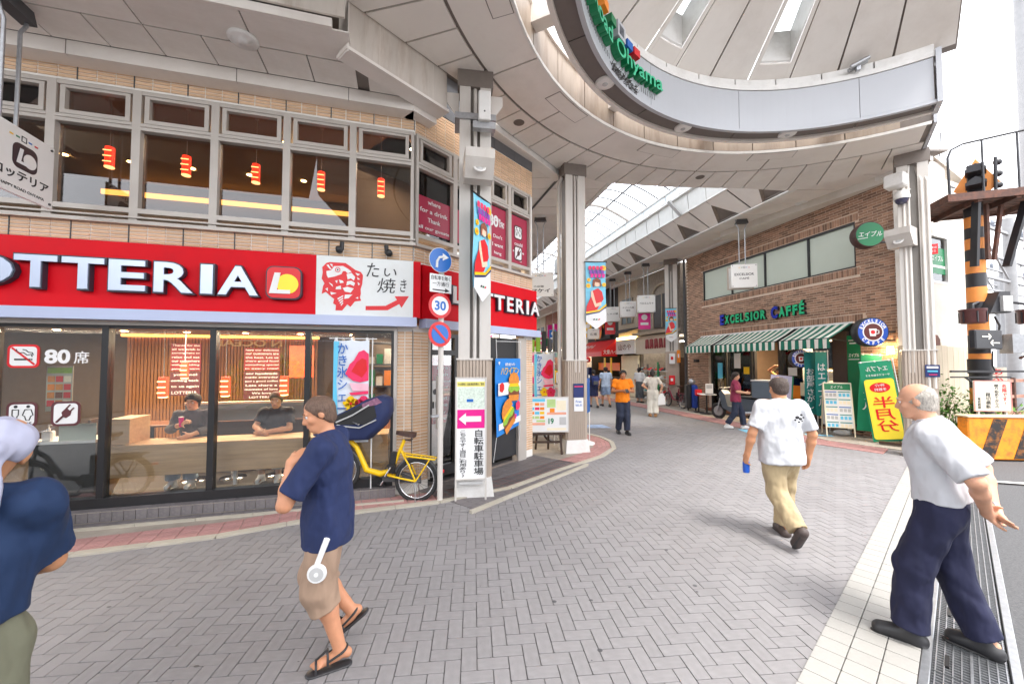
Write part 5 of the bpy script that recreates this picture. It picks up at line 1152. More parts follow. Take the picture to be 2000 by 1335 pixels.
# ---------------------------------------------------------------- parking signboard, menu easel, hanging burger posters
ps = thing('parking_signboard', 'tall white bicycle-parking signboard with a magenta arrow in front of the big column', 'signboard', (-.57, 5.50, 0), R(9))
fr_ = frame(None, -.215, .215, -.04, .0, .30, 1.70, .018, 'frame', POST, ps); box('panel', PURE, ps, -.197, .197, -.030, -.012, .318, 1.682)
for x in (-.205, .205): box('leg', POST, ps, x - .012, x + .012, -.032, -.008, 0, .30)
box('foot_panel', LGREY, ps, -.16, .16, -.03, -.01, .235, .27); box('heading', mat('print_lemon', '#eee27a', .5), ps, -.19, .19, -.034, -.0305, 1.57, 1.64); box('map', mat('map_print', '#cfdccf', .5, var=.25, scale=40), ps, -.185, .185, -.033, -.0305, 1.27, 1.555); box('map_mark', BLUE, ps, -.06, .03, -.036, -.0335, 1.36, 1.40); box('arrow_ground', MAGENTA, ps, -.188, .188, -.033, -.0305, 1.0, 1.255)
q = MB(); q.prism([(-.17, 1.13), (-.07, 1.21), (-.07, 1.165), (.14, 1.165), (.14, 1.09), (-.07, 1.09), (-.07, 1.045)], .003, 'y', -.037); q.build('arrow', PURE, ps)
b = MB(); text('t', '大山駅南口 自転車駐車場のご案内', INK, None, -.18, .18, 1.585, 1.625, -.0345, .002, .004, join=b)
b.build('heading_text', INK, ps)
text('lettering', '自転車駐車場', INK, ps, .04, .175, .36, .98, -.031, .003, .012, vertical=True); text('lettering', 'こちらです(当日ご利用あり)', INK, ps, -.16, -.06, .345, .98, -.031, .003, .005, vertical=True)
me_ = thing('menu_easel', 'dark wooden easel holding a white-framed printed menu board', 'easel', (.69, 8.30, 0), R(5)); q = None
for x0, x1, y0, y1 in ((-.27, -.33, -.05, -.12), (.27, .33, -.05, -.12), (-.10, -.14, .10, .42), (.10, .14, .10, .42)): q = MB(); q.bar((x0, y0, .95), (x1, y1, 0), .04); q.build('leg', WOOD_D, me_)
q = MB(); q.bar((-.32, -.10, .27), (.32, -.10, .27), .04); q.build('rail', WOOD_D, me_); box('ledge', WOOD_D, me_, -.40, .40, -.16, -.08, .42, .46)
frame(None, -.48, .48, -.135, -.105, .47, 1.20, .022, 'frame', POST, me_); box('board', PURE, me_, -.458, .458, -.128, -.11, .492, 1.178)
random.seed(4); cols = [ORANGE, PINK, CREAM, CYAN, YELLOW, mat('print_salmon', '#eaa58a', .5), mat('print_lime', '#b6d28a', .5)]
box('print_strip', CYAN, me_, -.44, -.02, -.131, -.1285, 1.10, 1.16)
for r_ in range(4):
    for c_ in range(4): box('menu_picture', random.choice(cols), me_, -.44 + c_ * .105, -.35 + c_ * .105, -.131, -.1285, 1.02 - r_ * .09, 1.075 - r_ * .09)
box('print_strip', cols[5], me_, -.44, -.02, -.131, -.1285, .62, .67); box('print_strip', cols[6], me_, -.2, -.02, -.132, -.1285, .685, .725); box('print_strip', CYAN, me_, -.44, -.33, -.132, -.1285, .52, .59)
for (a, c, d, e, m) in ((.02, .20, .98, 1.15, cols[6]), (.22, .42, .92, 1.12, CREAM), (.02, .42, .83, .88, cols[5]), (.28, .42, .62, .78, LGREY), (.02, .42, .51, .56, CREAM), (.08, .18, .88, .96, ORANGE)): box('menu_picture', m, me_, a, c, -.131, -.1285, d, e)
b = MB(); text('t', '19', GREEN, None, .05, .16, .64, .76, -.1285, .003, .03, join=b); b.build('price', GREEN, me_)
bb = thing('burger_banner', 'blue hanging poster banner with two burgers laced over the dark side panel', 'banner', FA @ TB @ Vector((2.04, -.12, .58)), RB); W, H = .68, 1.40
q = MB(); n = 8; v = []; fs = []
for i in range(n + 1):
    for j in range(7): x = -W / 2 + W * j / 6; v.append((x, .02 * math.sin(4 * x + i * .5), H * i / n + (x + .34) * .20 * (1 - i / n)))
for i in range(n):
    for j in range(6): k = i * 7 + j; fs.append((k, k + 1, k + 8, k + 7))
q.add(v, fs, True); q.build('cloth', mat('banner_blue', '#1a82d8', .5, var=.05), bb)
def pr(nm, m, pts, y=-.03): q = MB(); q.prism([(p[0] * W / 2, p[1] * H) for p in pts], .004, 'y', y); q.build(nm, m, bb)
pr('white_field', PURE, [(-.9, .52), (.98, .54), (.98, .70), (-.9, .68)]); pr('lower_field', PURE, [(-.85, .08), (.98, .16), (.98, .24), (-.85, .16)])
BUN = mat('print_bun', '#d9862e', .5, var=.15, scale=20); LET = mat('print_lettuce', '#8dbb3a', .5, var=.2, scale=30); PAT = mat('print_patty', '#7a3f22', .5)
for cx, cz_, s, til in ((.38, .62, 1., 0), (-.1, .26, 1.05, .5)):
    R2 = lambda x, z: (cx + (x * math.cos(til) - z * math.sin(til)) * .5 * s, cz_ + (x * math.sin(til) + z * math.cos(til)) * .20 * s)
    pr('bun_bottom', BUN, [R2(*p) for p in ((-.8, -.9), (.8, -.9), (.9, -.5), (-.9, -.5))], -.036); pr('patty', PAT, [R2(*p) for p in ((-.9, -.5), (.9, -.5), (.9, -.2), (-.9, -.2))], -.037); pr('lettuce', LET, [R2(*p) for p in ((-1, -.2), (-.5, -.35), (0, -.2), (.5, -.33), (1, -.18), (.9, .05), (-.9, .05))], -.039); pr('sauce', YELLOW, [R2(*p) for p in ((-.9, .05), (.9, .05), (.7, .25), (-.7, .25))], -.037); pr('bun_top', BUN, [R2(*p) for p in ((-.9, .25), (.9, .25), (.85, .6), (.5, .9), (0, 1.), (-.5, .9), (-.85, .6))], -.037)
pr('badge', RED_B, [(-.8, .58), (-.6, .56), (-.45, .60), (-.45, .66), (-.6, .69), (-.8, .66)], -.036); pr('badge', PINK, [(.55, .32), (.75, .31), (.9, .35), (.9, .41), (.75, .44), (.55, .40)], -.036); pr('badge', MAGENTA, [(.3, .2), (.55, .2), (.6, .26), (.35, .27)], -.036)
b = MB(); text('t', 'ハワイアン', YELLOW, None, -.24, .28, 1.10, 1.24, -.03, .004, .006, join=b, shear=.1); b.build('lettering', YELLOW, bb); b = MB(); text('t', '絶妙の', PURE, None, -.12, .16, 1.26, 1.32, -.03, .003, .004, join=b); text('t', '♥', PURE, None, -.30, -.26, 1.28, 1.34, -.03, .003, .0, join=b); b.build('lettering', PURE, bb)
q = MB()
for p, r_ in (((-.34, -.02, 1.40), (-.37, -.03, 1.74)), ((.34, -.02, 1.40), (.33, -.03, 1.74)), ((-.37, -.03, 1.70), (.33, -.03, 1.72)), ((-.34, -.02, .0), (-.42, -.02, -.42)), ((.34, -.02, .14), (.30, -.02, -.14))): q = MB(); q.tube([p, r_], .006, 5); q.build('cord', PURE, bb)
cpz = thing('column_poster', 'navy poster with a white wi-fi card on the ribbed casing of the middle column', 'poster', (1.33, 8.55, 0), R(14)); box('sheet', NAVYP, cpz, -.09, .14, -.215, -.200, 1.17, 1.46); box('card', PURE, cpz, -.08, .13, -.213, -.200, .88, 1.165); box('print', PINK, cpz, -.07, .12, -.218, -.2155, 1.39, 1.41)
b = MB(); text('t', 'Free', BLUE, None, -.04, .09, 1.06, 1.11, -.2135, .002, .01, join=b); text('t', 'Wi-Fi', BLUE, None, -.05, .10, .98, 1.03, -.2135, .002, .01, join=b); b.build('lettering', BLUE, cpz)
bf = thing('blue_flag', 'narrow blue flag standing edge-on behind the middle white column', 'flag', (1.72, 9.0, 0), R(70)); box('cloth', mat('flag_blue', '#1f5fa8', .6, var=.08), bf, -.25, .2, -.02, -.01, .78, 1.55); q = MB(); q.tube([(.22, 0, 0), (.22, 0, 1.62)], .012, 6); q.build('pole', PURE, bf); q = MB(); q.lathe([(.12, 0), (.12, .06), (.03, .09)], 14, (.22, 0, 0)); q.build('base', PURE, bf)
# ---------------------------------------------------------------- traffic sign pole
tp = thing('traffic_sign_pole', 'white pole with three round road signs and a rectangular plate at the kerb', 'sign', (-.985, 5.46, 0), R(38)); q = MB(); q.tube([(0, 0, 0), (0, 0, 3.42)], .038, 14); q.lathe([(.04, 3.42), (.03, 3.44), (0, 3.445)], 14); q.build('pole', POST, tp)
SB = mat('road_blue', '#1c68bd', .35, var=.02); SR = mat('road_red', '#cf1f26', .35, var=.02)
def rdisc(nm, m, z, r, y, par, x=0.): q = MB(); q.lathe([(r, 0), (r, .004)], 36, (x, y, z), 'y'); return q.build(nm, m, par)
for z in (3.31, 2.68, 2.29): box('bracket', STEEL, tp, -.06, .06, -.06, -.02, z - .03, z + .03)
X_ = -.05
d1 = rdisc('sign_disc', PURE, 3.31, .172, -.066, tp, X_); rdisc('sign_face', SB, 3.31, .165, -.070, d1, X_)
q = MB(); q.tube([(X_ - .06, -.072, 3.20), (X_ - .055, -.072, 3.29), (X_ - .02, -.072, 3.345), (X_ + .04, -.072, 3.36)], .018, 6); q.prism([(X_ + .03, 3.41), (X_ + .125, 3.36), (X_ + .03, 3.305)], .004, 'y', -.075); q.build('arrow', PURE, d1)
pl = box('sign_plate', PURE, tp, X_ - .16, X_ + .17, -.072, -.064, 2.86, 3.11, bev=.003); b = MB(); text('t', '自転車を除く', INK, None, X_ - .14, X_ + .15, 3.03, 3.09, -.073, .002, .004, join=b); text('t', '一方通行', INK, None, X_ - .12, X_ + .13, 2.95, 3.01, -.073, .002, .004, join=b); b.prism([(X_ - .12, 2.90), (X_ + .07, 2.90), (X_ + .07, 2.925), (X_ + .14, 2.89), (X_ + .07, 2.868), (X_ + .07, 2.885), (X_ - .12, 2.885)], .002, 'y', -.075); b.build('lettering', INK, pl)
d2 = rdisc('sign_disc', SR, 2.68, .172, -.066, tp, X_); rdisc('sign_face', PURE, 2.68, .128, -.070, d2, X_); b = MB(); text('t', '30', SB, None, X_ - .085, X_ + .085, 2.615, 2.745, -.071, .002, .03, join=b); b.build('lettering', SB, d2)
d3 = rdisc('sign_disc', SR, 2.29, .172, -.066, tp, X_); rdisc('sign_face', SB, 2.29, .128, -.070, d3, X_); q = MB(); q.bar((X_ - .1, -.074, 2.39), (X_ + .1, -.074, 2.19), .004, .035); q.build('slash', SR, d3)
box('clamp', STEEL, tp, -.14, .02, -.02, .02, 1.16, 1.19)
# ---------------------------------------------------------------- bicycles
def bicycle(label, loc, rot, frame_m, seat=True, grp=None, pitch=0., stand=True):
    t = thing('bicycle', label, 'bicycle', loc, rot, grp); t.rotation_euler = (0, pitch, rot); r = .275; wb = 1.08
    for x in (0, wb):
        q = MB(); q.tube([(x + r * math.cos(R(k * 15)), 0, r + r * math.sin(R(k * 15))) for k in range(24)], .024, 8, False, True); wl = q.build('tyre', RUBBER, t)
        q = MB(); q.tube([(x + (r - .032) * math.cos(R(k * 15)), 0, r + (r - .032) * math.sin(R(k * 15))) for k in range(24)], .012, 6, False, True); q.build('rim', CHROME, wl)
        q = MB()
        for k in range(18): a = R(k * 20); q.bar((x + .02 * math.cos(a + 1), .018 * (-1) ** k, r + .02 * math.sin(a + 1)), (x + (r - .035) * math.cos(a), 0, r + (r - .035) * math.sin(a)), .0035)
        q.tube([(x, -.05, r), (x, .05, r)], .02, 10); q.build('spokes', CHROME, wl)
        q = MB(); pts = [(x + (r + .035) * math.cos(R(a)), 0, r + (r + .035) * math.sin(R(a))) for a in range(15 if x == 0 else 40, 200 if x == 0 else 165, 12)]; q.tube(pts, .022, 6); q.build('mudguard', DGREY, t)
    q = MB(); q.tube([(wb - .04, 0, .74), (wb - .20, 0, .62), (wb - .38, 0, .33), (.50, 0, .30), (.36, 0, .36)], [.030, .032, .040, .042, .034], 10); q.tube([(.38, 0, .28), (.24, 0, .80)], .024, 10)
    for s in (-1, 1): q.tube([(.40, .03 * s, .30), (.2, .06 * s, .29), (0, .06 * s, r)], .013, 8); q.tube([(.27, .02 * s, .66), (.12, .06 * s, .48), (0, .06 * s, r)], .012, 8); q.tube([(wb - .05, .04 * s, .62), (wb - .02, .055 * s, .42), (wb, .055 * s, r)], .014, 8)
    q.tube([(wb - .07, 0, .60), (wb - .12, 0, .95)], .02, 10); q.build('frame', frame_m, t)
    q = MB(); q.tube([(-.22, -.07, .60), (.18, -.07, .60), (.22, 0, .62), (.18, .07, .60), (-.22, .07, .60), (-.22, -.07, .60)], .012, 6)
    for x in (-.15, -.02, .10): q.bar((x, -.07, .60), (x, .07, .60), .012)
    for s in (-1, 1): q.tube([(-.15, .07 * s, .59), (0, .065 * s, r)], .010, 6)
    q.build('rack', frame_m, t)
    q = MB(); q.prism([(-.13, -.02), (-.12, -.08), (-.05, -.09), (.12, -.03), (.15, 0), (.12, .03), (-.05, .09), (-.12, .08), (-.13, .02)], .05, 'z', .86); q.T = Matrix.Translation((.22, 0, 0)); sd = MB(); sd.T = Matrix.Translation((.22, 0, 0)); sd.prism([(-.13, -.02), (-.12, -.08), (-.05, -.09), (.12, -.03), (.15, 0), (.12, .03), (-.05, .09), (-.12, .08), (-.13, .02)], .05, 'z', .86); sd.tube([(-.08, -.05, .86), (-.08, -.05, .81), (.02, 0, .80), (-.08, .05, .81), (-.08, .05, .86)], .008, 6); sd.build('saddle', mat('saddle_brown', '#4a342e', .5, var=.1) if 'saddle_brown' not in bpy.data.materials else bpy.data.materials['saddle_brown'], t)
    q = MB(); q.box(.31, .40, -.045, .045, .33, .62, .01); q.build('battery', BLACK, t)
    q = MB(); q.tube([(.42, -.06, .29), (.50, -.075, .12)], .012, 8); q.tube([(.42, .06, .29), (.34, .075, .46)], .012, 8); q.build('crank', CHROME, t); q = MB(); q.box(.45, .55, -.16, -.08, .105, .13); q.box(.29, .39, .08, .16, .45, .475); q.build('pedal', BLACK, t)
    q = MB(); q.prism([(-.06, r - .05), (.46, r - .09), (.52, r), (.46, r + .1), (-.04, r + .05)], .03, 'y', -.075); q.build('chain_case', DGREY, t)
    q = MB(); q.lathe([(.04, 0), (.035, .03)], 12, (-r - .05, 0, .43), 'z'); q.build('rear_reflector', RED_B, t)
    q = MB(); q.tube([(wb - .28, -.27, .98), (wb - .16, -.2, .99), (wb - .12, 0, .95), (wb - .16, .2, .99), (wb - .28, .27, .98)], .012, 8); q.build('handlebar', CHROME, t)
    q = MB(); q.tube([(0, -.09, r), (-.05, -.14, .01)], .008, 6); q.tube([(0, .09, r), (-.05, .14, .01)], .008, 6); q.tube([(-.05, -.14, .01), (-.05, .14, .01)], .008, 6); q.build('stand', CHROME, t)
    if seat:
        SEATB = mat('seat_navy', '#202c55', .75, var=.12, scale=8, bump=.2)
        q = MB(); pr = [(.70, .76), (1.05, .72), (1.20, .84), (1.25, 1.0), (1.22, 1.05), (.98, 1.32), (.78, 1.34), (.70, 1.22), (.62, .98)]
        pr = [(.52, .98), (.70, .76), (1.06, .70), (1.22, .84), (1.26, .98), (1.02, 1.14), (.80, 1.30), (.62, 1.38), (.50, 1.34), (.47, 1.16)]
        vs = []; fs = []; n = len(pr); lay = [(-.21, .80), (-.19, .93), (-.10, 1.0), (.10, 1.0), (.19, .93), (.21, .80)]; cx, cz_ = .86, 1.02
        for y, s in lay: vs += [(cx + (p[0] - cx) * s, y, cz_ + (p[1] - cz_) * s) for p in pr]
        for i in range(len(lay) - 1):
            for k in range(n): fs.append((i * n + k, i * n + (k + 1) % n, (i + 1) * n + (k + 1) % n, (i + 1) * n + k))
        fs += [tuple(range(n))[::-1], tuple(range((len(lay) - 1) * n, len(lay) * n))]; q.add(vs, fs, True); cs = q.build('child_seat', SEATB, t)
        q = MB(); q.prism([(.60, 1.10), (.72, .98), (1.20, .92), (1.22, .98), (1.0, 1.12), (.78, 1.26), (.66, 1.26)], .43, 'y', -.215); q.build('seat_opening', BLACK, cs)
        q = MB()
        for s in (-1, 1): q.tube([(.60, .222 * s, 1.06), (.80, .23 * s, .93), (1.05, .22 * s, .92), (1.22, .18 * s, .95)], .010, 6); q.tube([(.72, .225 * s, 1.24), (.92, .23 * s, 1.08), (1.12, .22 * s, .96)], .012, 6)
        q.build('seat_piping', LGREY, cs)
        q = MB(); q.prism([(.56, 1.30), (.62, 1.26), (.80, 1.20), (.82, 1.24), (.64, 1.35)], .435, 'y', -.2175); q.build('canopy_pattern', mat('pattern_mauve', '#8b5f78', .7, var=.5, scale=30), cs)
    return t
by = bicycle('yellow electric bicycle with a navy hooded child seat in front of the shop window', (-1.353, 5.50, .012), math.atan2(-.01, -.93), YELLOW, pitch=-.13)
bicycle('dark bicycle with a red reflector half hidden behind the man in the white headscarf', (-4.98, 3.96, .012), R(180 + 14), mat('bike_dark', '#3a3d45', .4), seat=False)
b3 = bicycle('slim red and black bicycle leaning by the column past the cafe', eo(7.6, .75, .03), R(100), mat('bike_maroon', '#7e2638', .4), seat=False)
bicycle('grey bicycle parked beside the middle column behind the easel', (1.0, 9.4, .02), R(160), mat('bike_grey', '#4b5055', .4), seat=False)
# ---------------------------------------------------------------- estate-agent signs by the cafe pier
af = thing('sandwich_board', 'white-framed sandwich board with a green heading and rows of flats', 'signboard', (8.32, 10.05, .03), R(-28)); H_ = 1.36; W_ = .56
q = None
tilt = Matrix.Rotation(R(-12), 4, 'X')
b = MB(); b.T = tilt; b.box(-W_ / 2, W_ / 2, -.012, .0, .24, H_); b.build('panel', PURE, af)
for x in (-W_ / 2 - .012, W_ / 2 - .012): b = MB(); b.T = tilt; b.box(x, x + .025, -.025, .01, 0, H_ + .02); b.build('leg', CREAM, af)
b = MB(); b.T = tilt; b.box(-W_ / 2, W_ / 2, -.022, .01, H_, H_ + .022); b.box(-W_ / 2, W_ / 2, -.022, .01, .22, .24); b.build('rail', CREAM, af)
b = MB(); b.T = tilt; b.box(-W_ / 2 + .01, W_ / 2 - .01, -.015, -.0125, H_ - .17, H_ - .01); b.build('heading', GREEN, af)
b = MB(); text('t', 'エイブル', PURE, None, -.14, .12, H_ - .13, H_ - .05, -.0155, .002, .004, join=b, shear=.2, T=tilt); b.build('lettering', PURE, af)
TEAL = mat('print_teal', '#2c8d8a', .5)
for r_ in range(5):
    for c_ in range(2):
        x = -.26 + c_ * .27; z = H_ - .36 - r_ * .195
        b = MB(); b.T = tilt; b.box(x, x + .24, -.0145, -.0125, z + .125, z + .15); b.build('flat_heading', TEAL if (r_ + c_) % 3 else BLUE, af)
        b = MB(); b.T = tilt
        for k in range(3): b.box(x + .01 + k * .08, x + .07 + k * .08, -.0145, -.0125, z + .02, z + .10)
        b.build('flat_plan', [LGREY, CYAN, CREAM][(r_ + c_) % 3], af)
t2 = Matrix.Translation((0, .58, 0)) @ Matrix.Rotation(R(12), 4, 'X'); b = MB(); b.T = t2; b.box(-W_ / 2, W_ / 2, 0, .012, .24, H_); b.build('back_panel', PURE, af)
for x in (-W_ / 2 - .012, W_ / 2 - .012): b = MB(); b.T = t2; b.box(x, x + .025, -.01, .025, 0, H_); b.build('leg', CREAM, af)
sw = thing('sandbag', 'grey sandbag weighing down the sandwich board', 'bag', (8.55, 10.28, .03), R(-20)); q = MB(); q.ball((0, 0, .07), (.2, .12, .08), 14, 8); q.build('sack', LGREY, sw); q = MB(); q.lathe([(.03, .1), (.05, .17)], 8, (.16, 0, 0)); q.build('sack_neck', LGREY, sw)
def nobori(label, loc, rot, W, H, z0, ground, border, txts, lean=0., name='nobori_flag'):
    t = thing(name, label, 'flag', loc, rot); a = W / 2; n = 12; v = []; fs = []
    T = Matrix.Rotation(lean, 4, 'Y')
    for i in range(n + 1):
        z = z0 + H * i / n
        for j in range(7): x = -a + W * j / 6; v.append((x, .012 * math.sin(6 * x + 2.5 * z), z))
    for i in range(n):
        for j in range(6): k = i * 7 + j; fs.append((k, k + 1, k + 8, k + 7))
    q = MB(); q.T = T; q.add(v, fs, True); q.build('cloth', border, t)
    if ground: q = MB(); q.T = T; q.prism(rr(-a + .03, a - .03, z0 + .05, z0 + H * .78, .06), .003, 'y', -.02); q.build('ground', ground, t)
    for s, x0, x1, q0, q1, m, vert, flip in txts:
        b = MB(); o = text('lettering', s, m, t, x0, x1, q0, q1, -.022, .004, .008 if vert else .004, vertical=vert, flip=flip); o.data.transform(T)
    q = MB(); q.T = T; q.tube([(a + .03, .01, -z0 * 0), (a + .03, .01, z0 + H + .05)], .011, 6); q.tube([(-a, .0, z0 + H + .012), (a + .05, .0, z0 + H + .012)], .008, 6); q.build('pole', PURE, t)
    for x in (-a + .04, 0, a - .04): q = MB(); q.T = T; q.box(x - .015, x + .015, -.014, .014, z0 + H - .01, z0 + H + .03); q.build('clip', PURE, t)
    return t, T
YG = mat('nobori_yellow', '#f2dc3a', .6, var=.05); NG = mat('nobori_green', '#0f8a63', .6, var=.06)
ny, T = nobori('yellow and green flag seen from behind with big mirrored red characters', (8.78, 9.22, 0), R(-26), .60, 1.86, .08, YG, NG, [('半月分', -.19, .22, .30, 1.12, RED_B, True, True), ('エイブル', -.2, .2, 1.72, 1.84, PURE, False, True), ('サービスを始めます', -.22, .22, 1.60, 1.65, PURE, False, True)], lean=R(-7))
q = MB(); q.T = T; q.disc((0, -.023, 1.33), .17, .003, 24, 'y', (1.1, .68)); q.build('red_oval', RED_B, ny); b = MB(); text('t', '仲介', PURE, None, -.09, .09, 1.35, 1.42, -.027, .002, .004, join=b, T=T, flip=True); text('t', '手数料', PURE, None, -.11, .11, 1.25, 1.32, -.027, .002, .004, join=b, T=T, flip=True); b.build('lettering', PURE, ny)
nobori('teal flag with white vertical characters by the cafe window, left of a pair', eo(2.28, .45, 0), R(-16), .27, 1.75, .45, None, mat('nobori_teal', '#127a74', .6, var=.08), [('お部屋さがし', -.10, .10, .6, 1.75, PURE, True, False)])
nobori('teal flag with white vertical characters by the cafe window, right of a pair', eo(1.95, .45, 0), R(-16), .27, 1.75, .45, None, mat('nobori_teal2', '#16827a', .6, var=.08), [('はエイブル', -.10, .10, .7, 1.9, PURE, True, False)])
gb2, T = nobori('green flag with a white curve standing behind the sandwich board', eo(.98, .28, 0), R(-30), .40, 1.9, .2, None, NG, [('ブル', -.13, .13, .7, 1.2, PURE, True, False)], lean=R(4))
sp_b = thing('leaning_panel', 'tall pale lilac panel with green edges leaning by the cafe window', 'panel', eo(2.95, .85, .03), R(-20)); T = Matrix.Rotation(R(-9), 4, 'X') @ Matrix.Rotation(R(6), 4, 'Y')
for nm, m, a_ in (('panel', mat('panel_lilac', '#c9bfd6', .5, var=.06), (-.27, .27, -.015, 0, .0, 1.52)), ('edge', GREEN, (.272, .31, -.02, .005, 0, 1.52)), ('picture', YELLOW, (-.15, .15, -.018, -.0155, .62, 1.0)), ('picture', CREAM, (-.18, .16, -.018, -.0155, 1.05, 1.42)), ('picture', TEAL, (-.2, .2, -.018, -.0155, .15, .45))): b = MB(); b.T = T; b.box(*a_); b.build(nm, m, sp_b)
# small planters and foot blocks at the corner of the cafe pier
fb = thing('foot_block', 'low concrete block at the corner under the yellow flag', 'block', (9.0, 8.72, .02), R(-40)); q = MB(); q.box(-.12, .12, -.10, .10, 0, .30, .015); q.box(-.15, .15, -.13, .13, .0, .05); q.build('block', CONC, fb); q = MB(); q.box(-.7, -.14, -.05, .05, .02, .08); q.build('plank', WOOD_D, fb)
# ---------------------------------------------------------------- cafe terrace
ct_ = thing('cafe_table', 'small square cafe table with a menu stand on a round foot', 'table', eo(5.9, .95, .03), R(-12)); q = MB(); q.box(-.27, .27, -.27, .27, .70, .73, .008); q.build('tabletop', PURE, ct_); q = MB(); q.tube([(0, 0, .03), (0, 0, .70)], .03, 10); q.build('leg', BLACK, ct_); q = MB(); q.lathe([(.25, 0), (.24, .02), (.05, .045)], 20); q.build('foot', BLACK, ct_)
ms_ = thing('menu_stand', 'white menu cards standing on the cafe table', 'menu', eo(5.75, .95, .761), R(-8)); q = MB(); q.box(-.13, .13, .0, .012, 0.02, .38); q.build('card', PURE, ms_); q = MB(); q.box(-.14, .14, -.03, .05, 0, .02); q.build('foot', BLACK, ms_); box('print', LGREY, ms_, -.10, .10, -.003, -.001, .2, .34)
cv = thing('covered_cart', 'tall black and blue fabric-covered cart with a silver top by the cafe pier', 'cart', eo(6.9, .85, .03), R(-10)); q = MB(); q.box(-.22, -.03, -.2, .2, .08, 1.02, .05); q.build('cover', BLACK, cv); q = MB(); q.box(-.02, .2, -.2, .2, .1, 1.0, .05); q.build('cover', mat('royal_blue_cloth', '#1d3f9a', .7, var=.12), cv); q = MB(); q.ball((.02, -.02, 1.12), (.13, .12, .13)); q.build('silver_top', STEEL, cv)
for x in (-.15, .13): q = MB(); q.lathe([(.07, 0), (.07, .03)], 12, (x, -.015, .07), 'x'); q.build('wheel', RUBBER, cv)
st_ = thing('red_stand', 'small red box on a dark stand beside the blue cart', 'stand', eo(6.35, .95, .03), R(-10)); q = MB(); q.box(-.11, .11, -.1, .1, .62, .86, .03); q.build('red_box', RED_B, st_); box('leg', BLACK, st_, -.02, .02, -.02, .02, .02, .62); box('foot', BLACK, st_, -.16, .16, -.12, .12, 0, .03)
mr = thing('doormat_strip', 'black rubber edging along the cafe doorway', 'mat', eo(4.4, .35, .022), RE); box('strip', RUBBER, mr, -1.9, 1.2, -.06, .06, 0, .03)
# delivery scooter
ds_ = thing('delivery_scooter', 'dark delivery scooter with a grey top box parked by the cafe door', 'scooter', eo(3.55, 1.05, .03), R(118)); GS = mat('scooter_grey', '#4a5560', .35, coat=.3)
for x in (0, 1.25): 
    q = MB(); q.tube([(x + .22 * math.cos(R(k * 20)), 0, .26 + .22 * math.sin(R(k * 20))) for k in range(18)], .05, 8, False, True); wl = q.build('tyre', RUBBER, ds_); q = MB(); q.lathe([(.16, -.03), (.17, 0), (.16, .03)], 16, (x, 0, .26), 'y'); q.build('rim', STEEL, wl)
q = MB(); q.prism([(-.25, .42), (.15, .30), (.75, .28), (1.0, .40), (1.12, .85), (1.04, .98), (.92, .85), (.82, .46), (.48, .44), (.42, .74), (-.28, .72)], .34, 'y', -.17); q.build('body', GS, ds_); q = MB(); q.box(-.1, .48, -.14, .14, .73, .82, .03); q.build('seat', BLACK, ds_); q = MB(); q.box(-.58, -.02, -.26, .26, .80, 1.30, .02); q.build('top_box', mat('box_grey', '#5d6a76', .5, var=.05), ds_)
box('box_lid', LGREY, ds_, -.60, .0, -.27, .27, 1.302, 1.35, bev=.01); box('box_label', LGREY, ds_, -.584, -.581, -.18, .18, .9, 1.08); q = MB(); q.tube([(1.25, -.07, .26), (1.12, -.07, .75), (1.06, 0, 1.02)], .025, 8); q.tube([(1.25, .07, .26), (1.12, .07, .75), (1.06, 0, 1.02)], .025, 8); q.tube([(.98, -.32, 1.06), (1.06, 0, 1.03), (.98, .32, 1.06)], .016, 8); q.build('fork', STEEL, ds_); q = MB(); q.box(-.31, -.25, -.10, .10, .5, .6, .01); q.build('tail_light', mat('tail_orange', '#e8501e', .3), ds_)
for s in (-1, 1): q = MB(); q.tube([(1.0, .24 * s, 1.06), (.98, .3 * s, 1.28)], .008, 6); q.ball((.97, .31 * s, 1.31), (.02, .07, .05)); q.build('mirror', BLACK, ds_)
q = MB(); q.tube([(-.2, .17, .35), (.3, .2, .28)], .05, 10); q.build('exhaust', CHROME, ds_); box('wind_shield', GLASS_N, ds_, 1.10, 1.115, -.22, .22, .95, 1.35)
# ---------------------------------------------------------------- shops farther up the street
def shopbox(name, label, u0, u1, h, wall_m, d=3.0, z_open=2.3, front=True):
    t = thing(name, label, 'building', FE @ Vector((-u0, 0, 0)), RE); W = u1 - u0
    q = MB(); q.box(-W, 0, .0, .25, z_open + .9, h); q.box(-W, 0, .25, d, h - .2, h); q.box(-W, 0, d - .2, d, 0, h - .2); q.box(-W, -W + .12, .25, d - .2, 0, h - .2); q.box(-.12, 0, .25, d - .2, 0, h - .2); q.box(-W, 0, .25, d - .2, z_open + .9, z_open + 1.0); q.build('wall', wall_m, t); return t, W
ROUGH = mat('roughcast', '#9d948a', .9, var=.2, scale=9, bump=.6, bscale=40, dirt=('#6f655c', .4))
TAN = mat('tan_render', '#b3a593', .85, var=.1, dirt=('#8a7a68', .4)); FARG = mat('far_grey', '#8c8a88', .8, var=.1); CHAR = mat('charcoal_front', '#1d1b1c', .6, var=.2)
t, W = shopbox('shoe_shop', 'grey roughcast shoe shop with an open front just past the cafe', 8.7, 12.4, 6.4, ROUGH)
q = MB(); q.box(-W + .1, -.1, -.18, -.01, 2.35, 3.25); q.build('sign_board', mat('shop_sign_beige', '#cfc3b2', .6, var=.06), t)
for k in range(6): q = MB(); x = -.45 - k * .40; q.prism([(x - .15, 2.62), (x - .05, 2.60), (x + .02, 2.8), (x + .1, 2.6), (x + .15, 2.65), (x + .1, 3.05), (x, 3.08), (x - .12, 3.05)], .05, 'y', -.235); q.build('sign_letter', mat('letter_maroon', '#8c2f35', .5, var=.1) if k < 1 else bpy.data.materials['letter_maroon'], t)
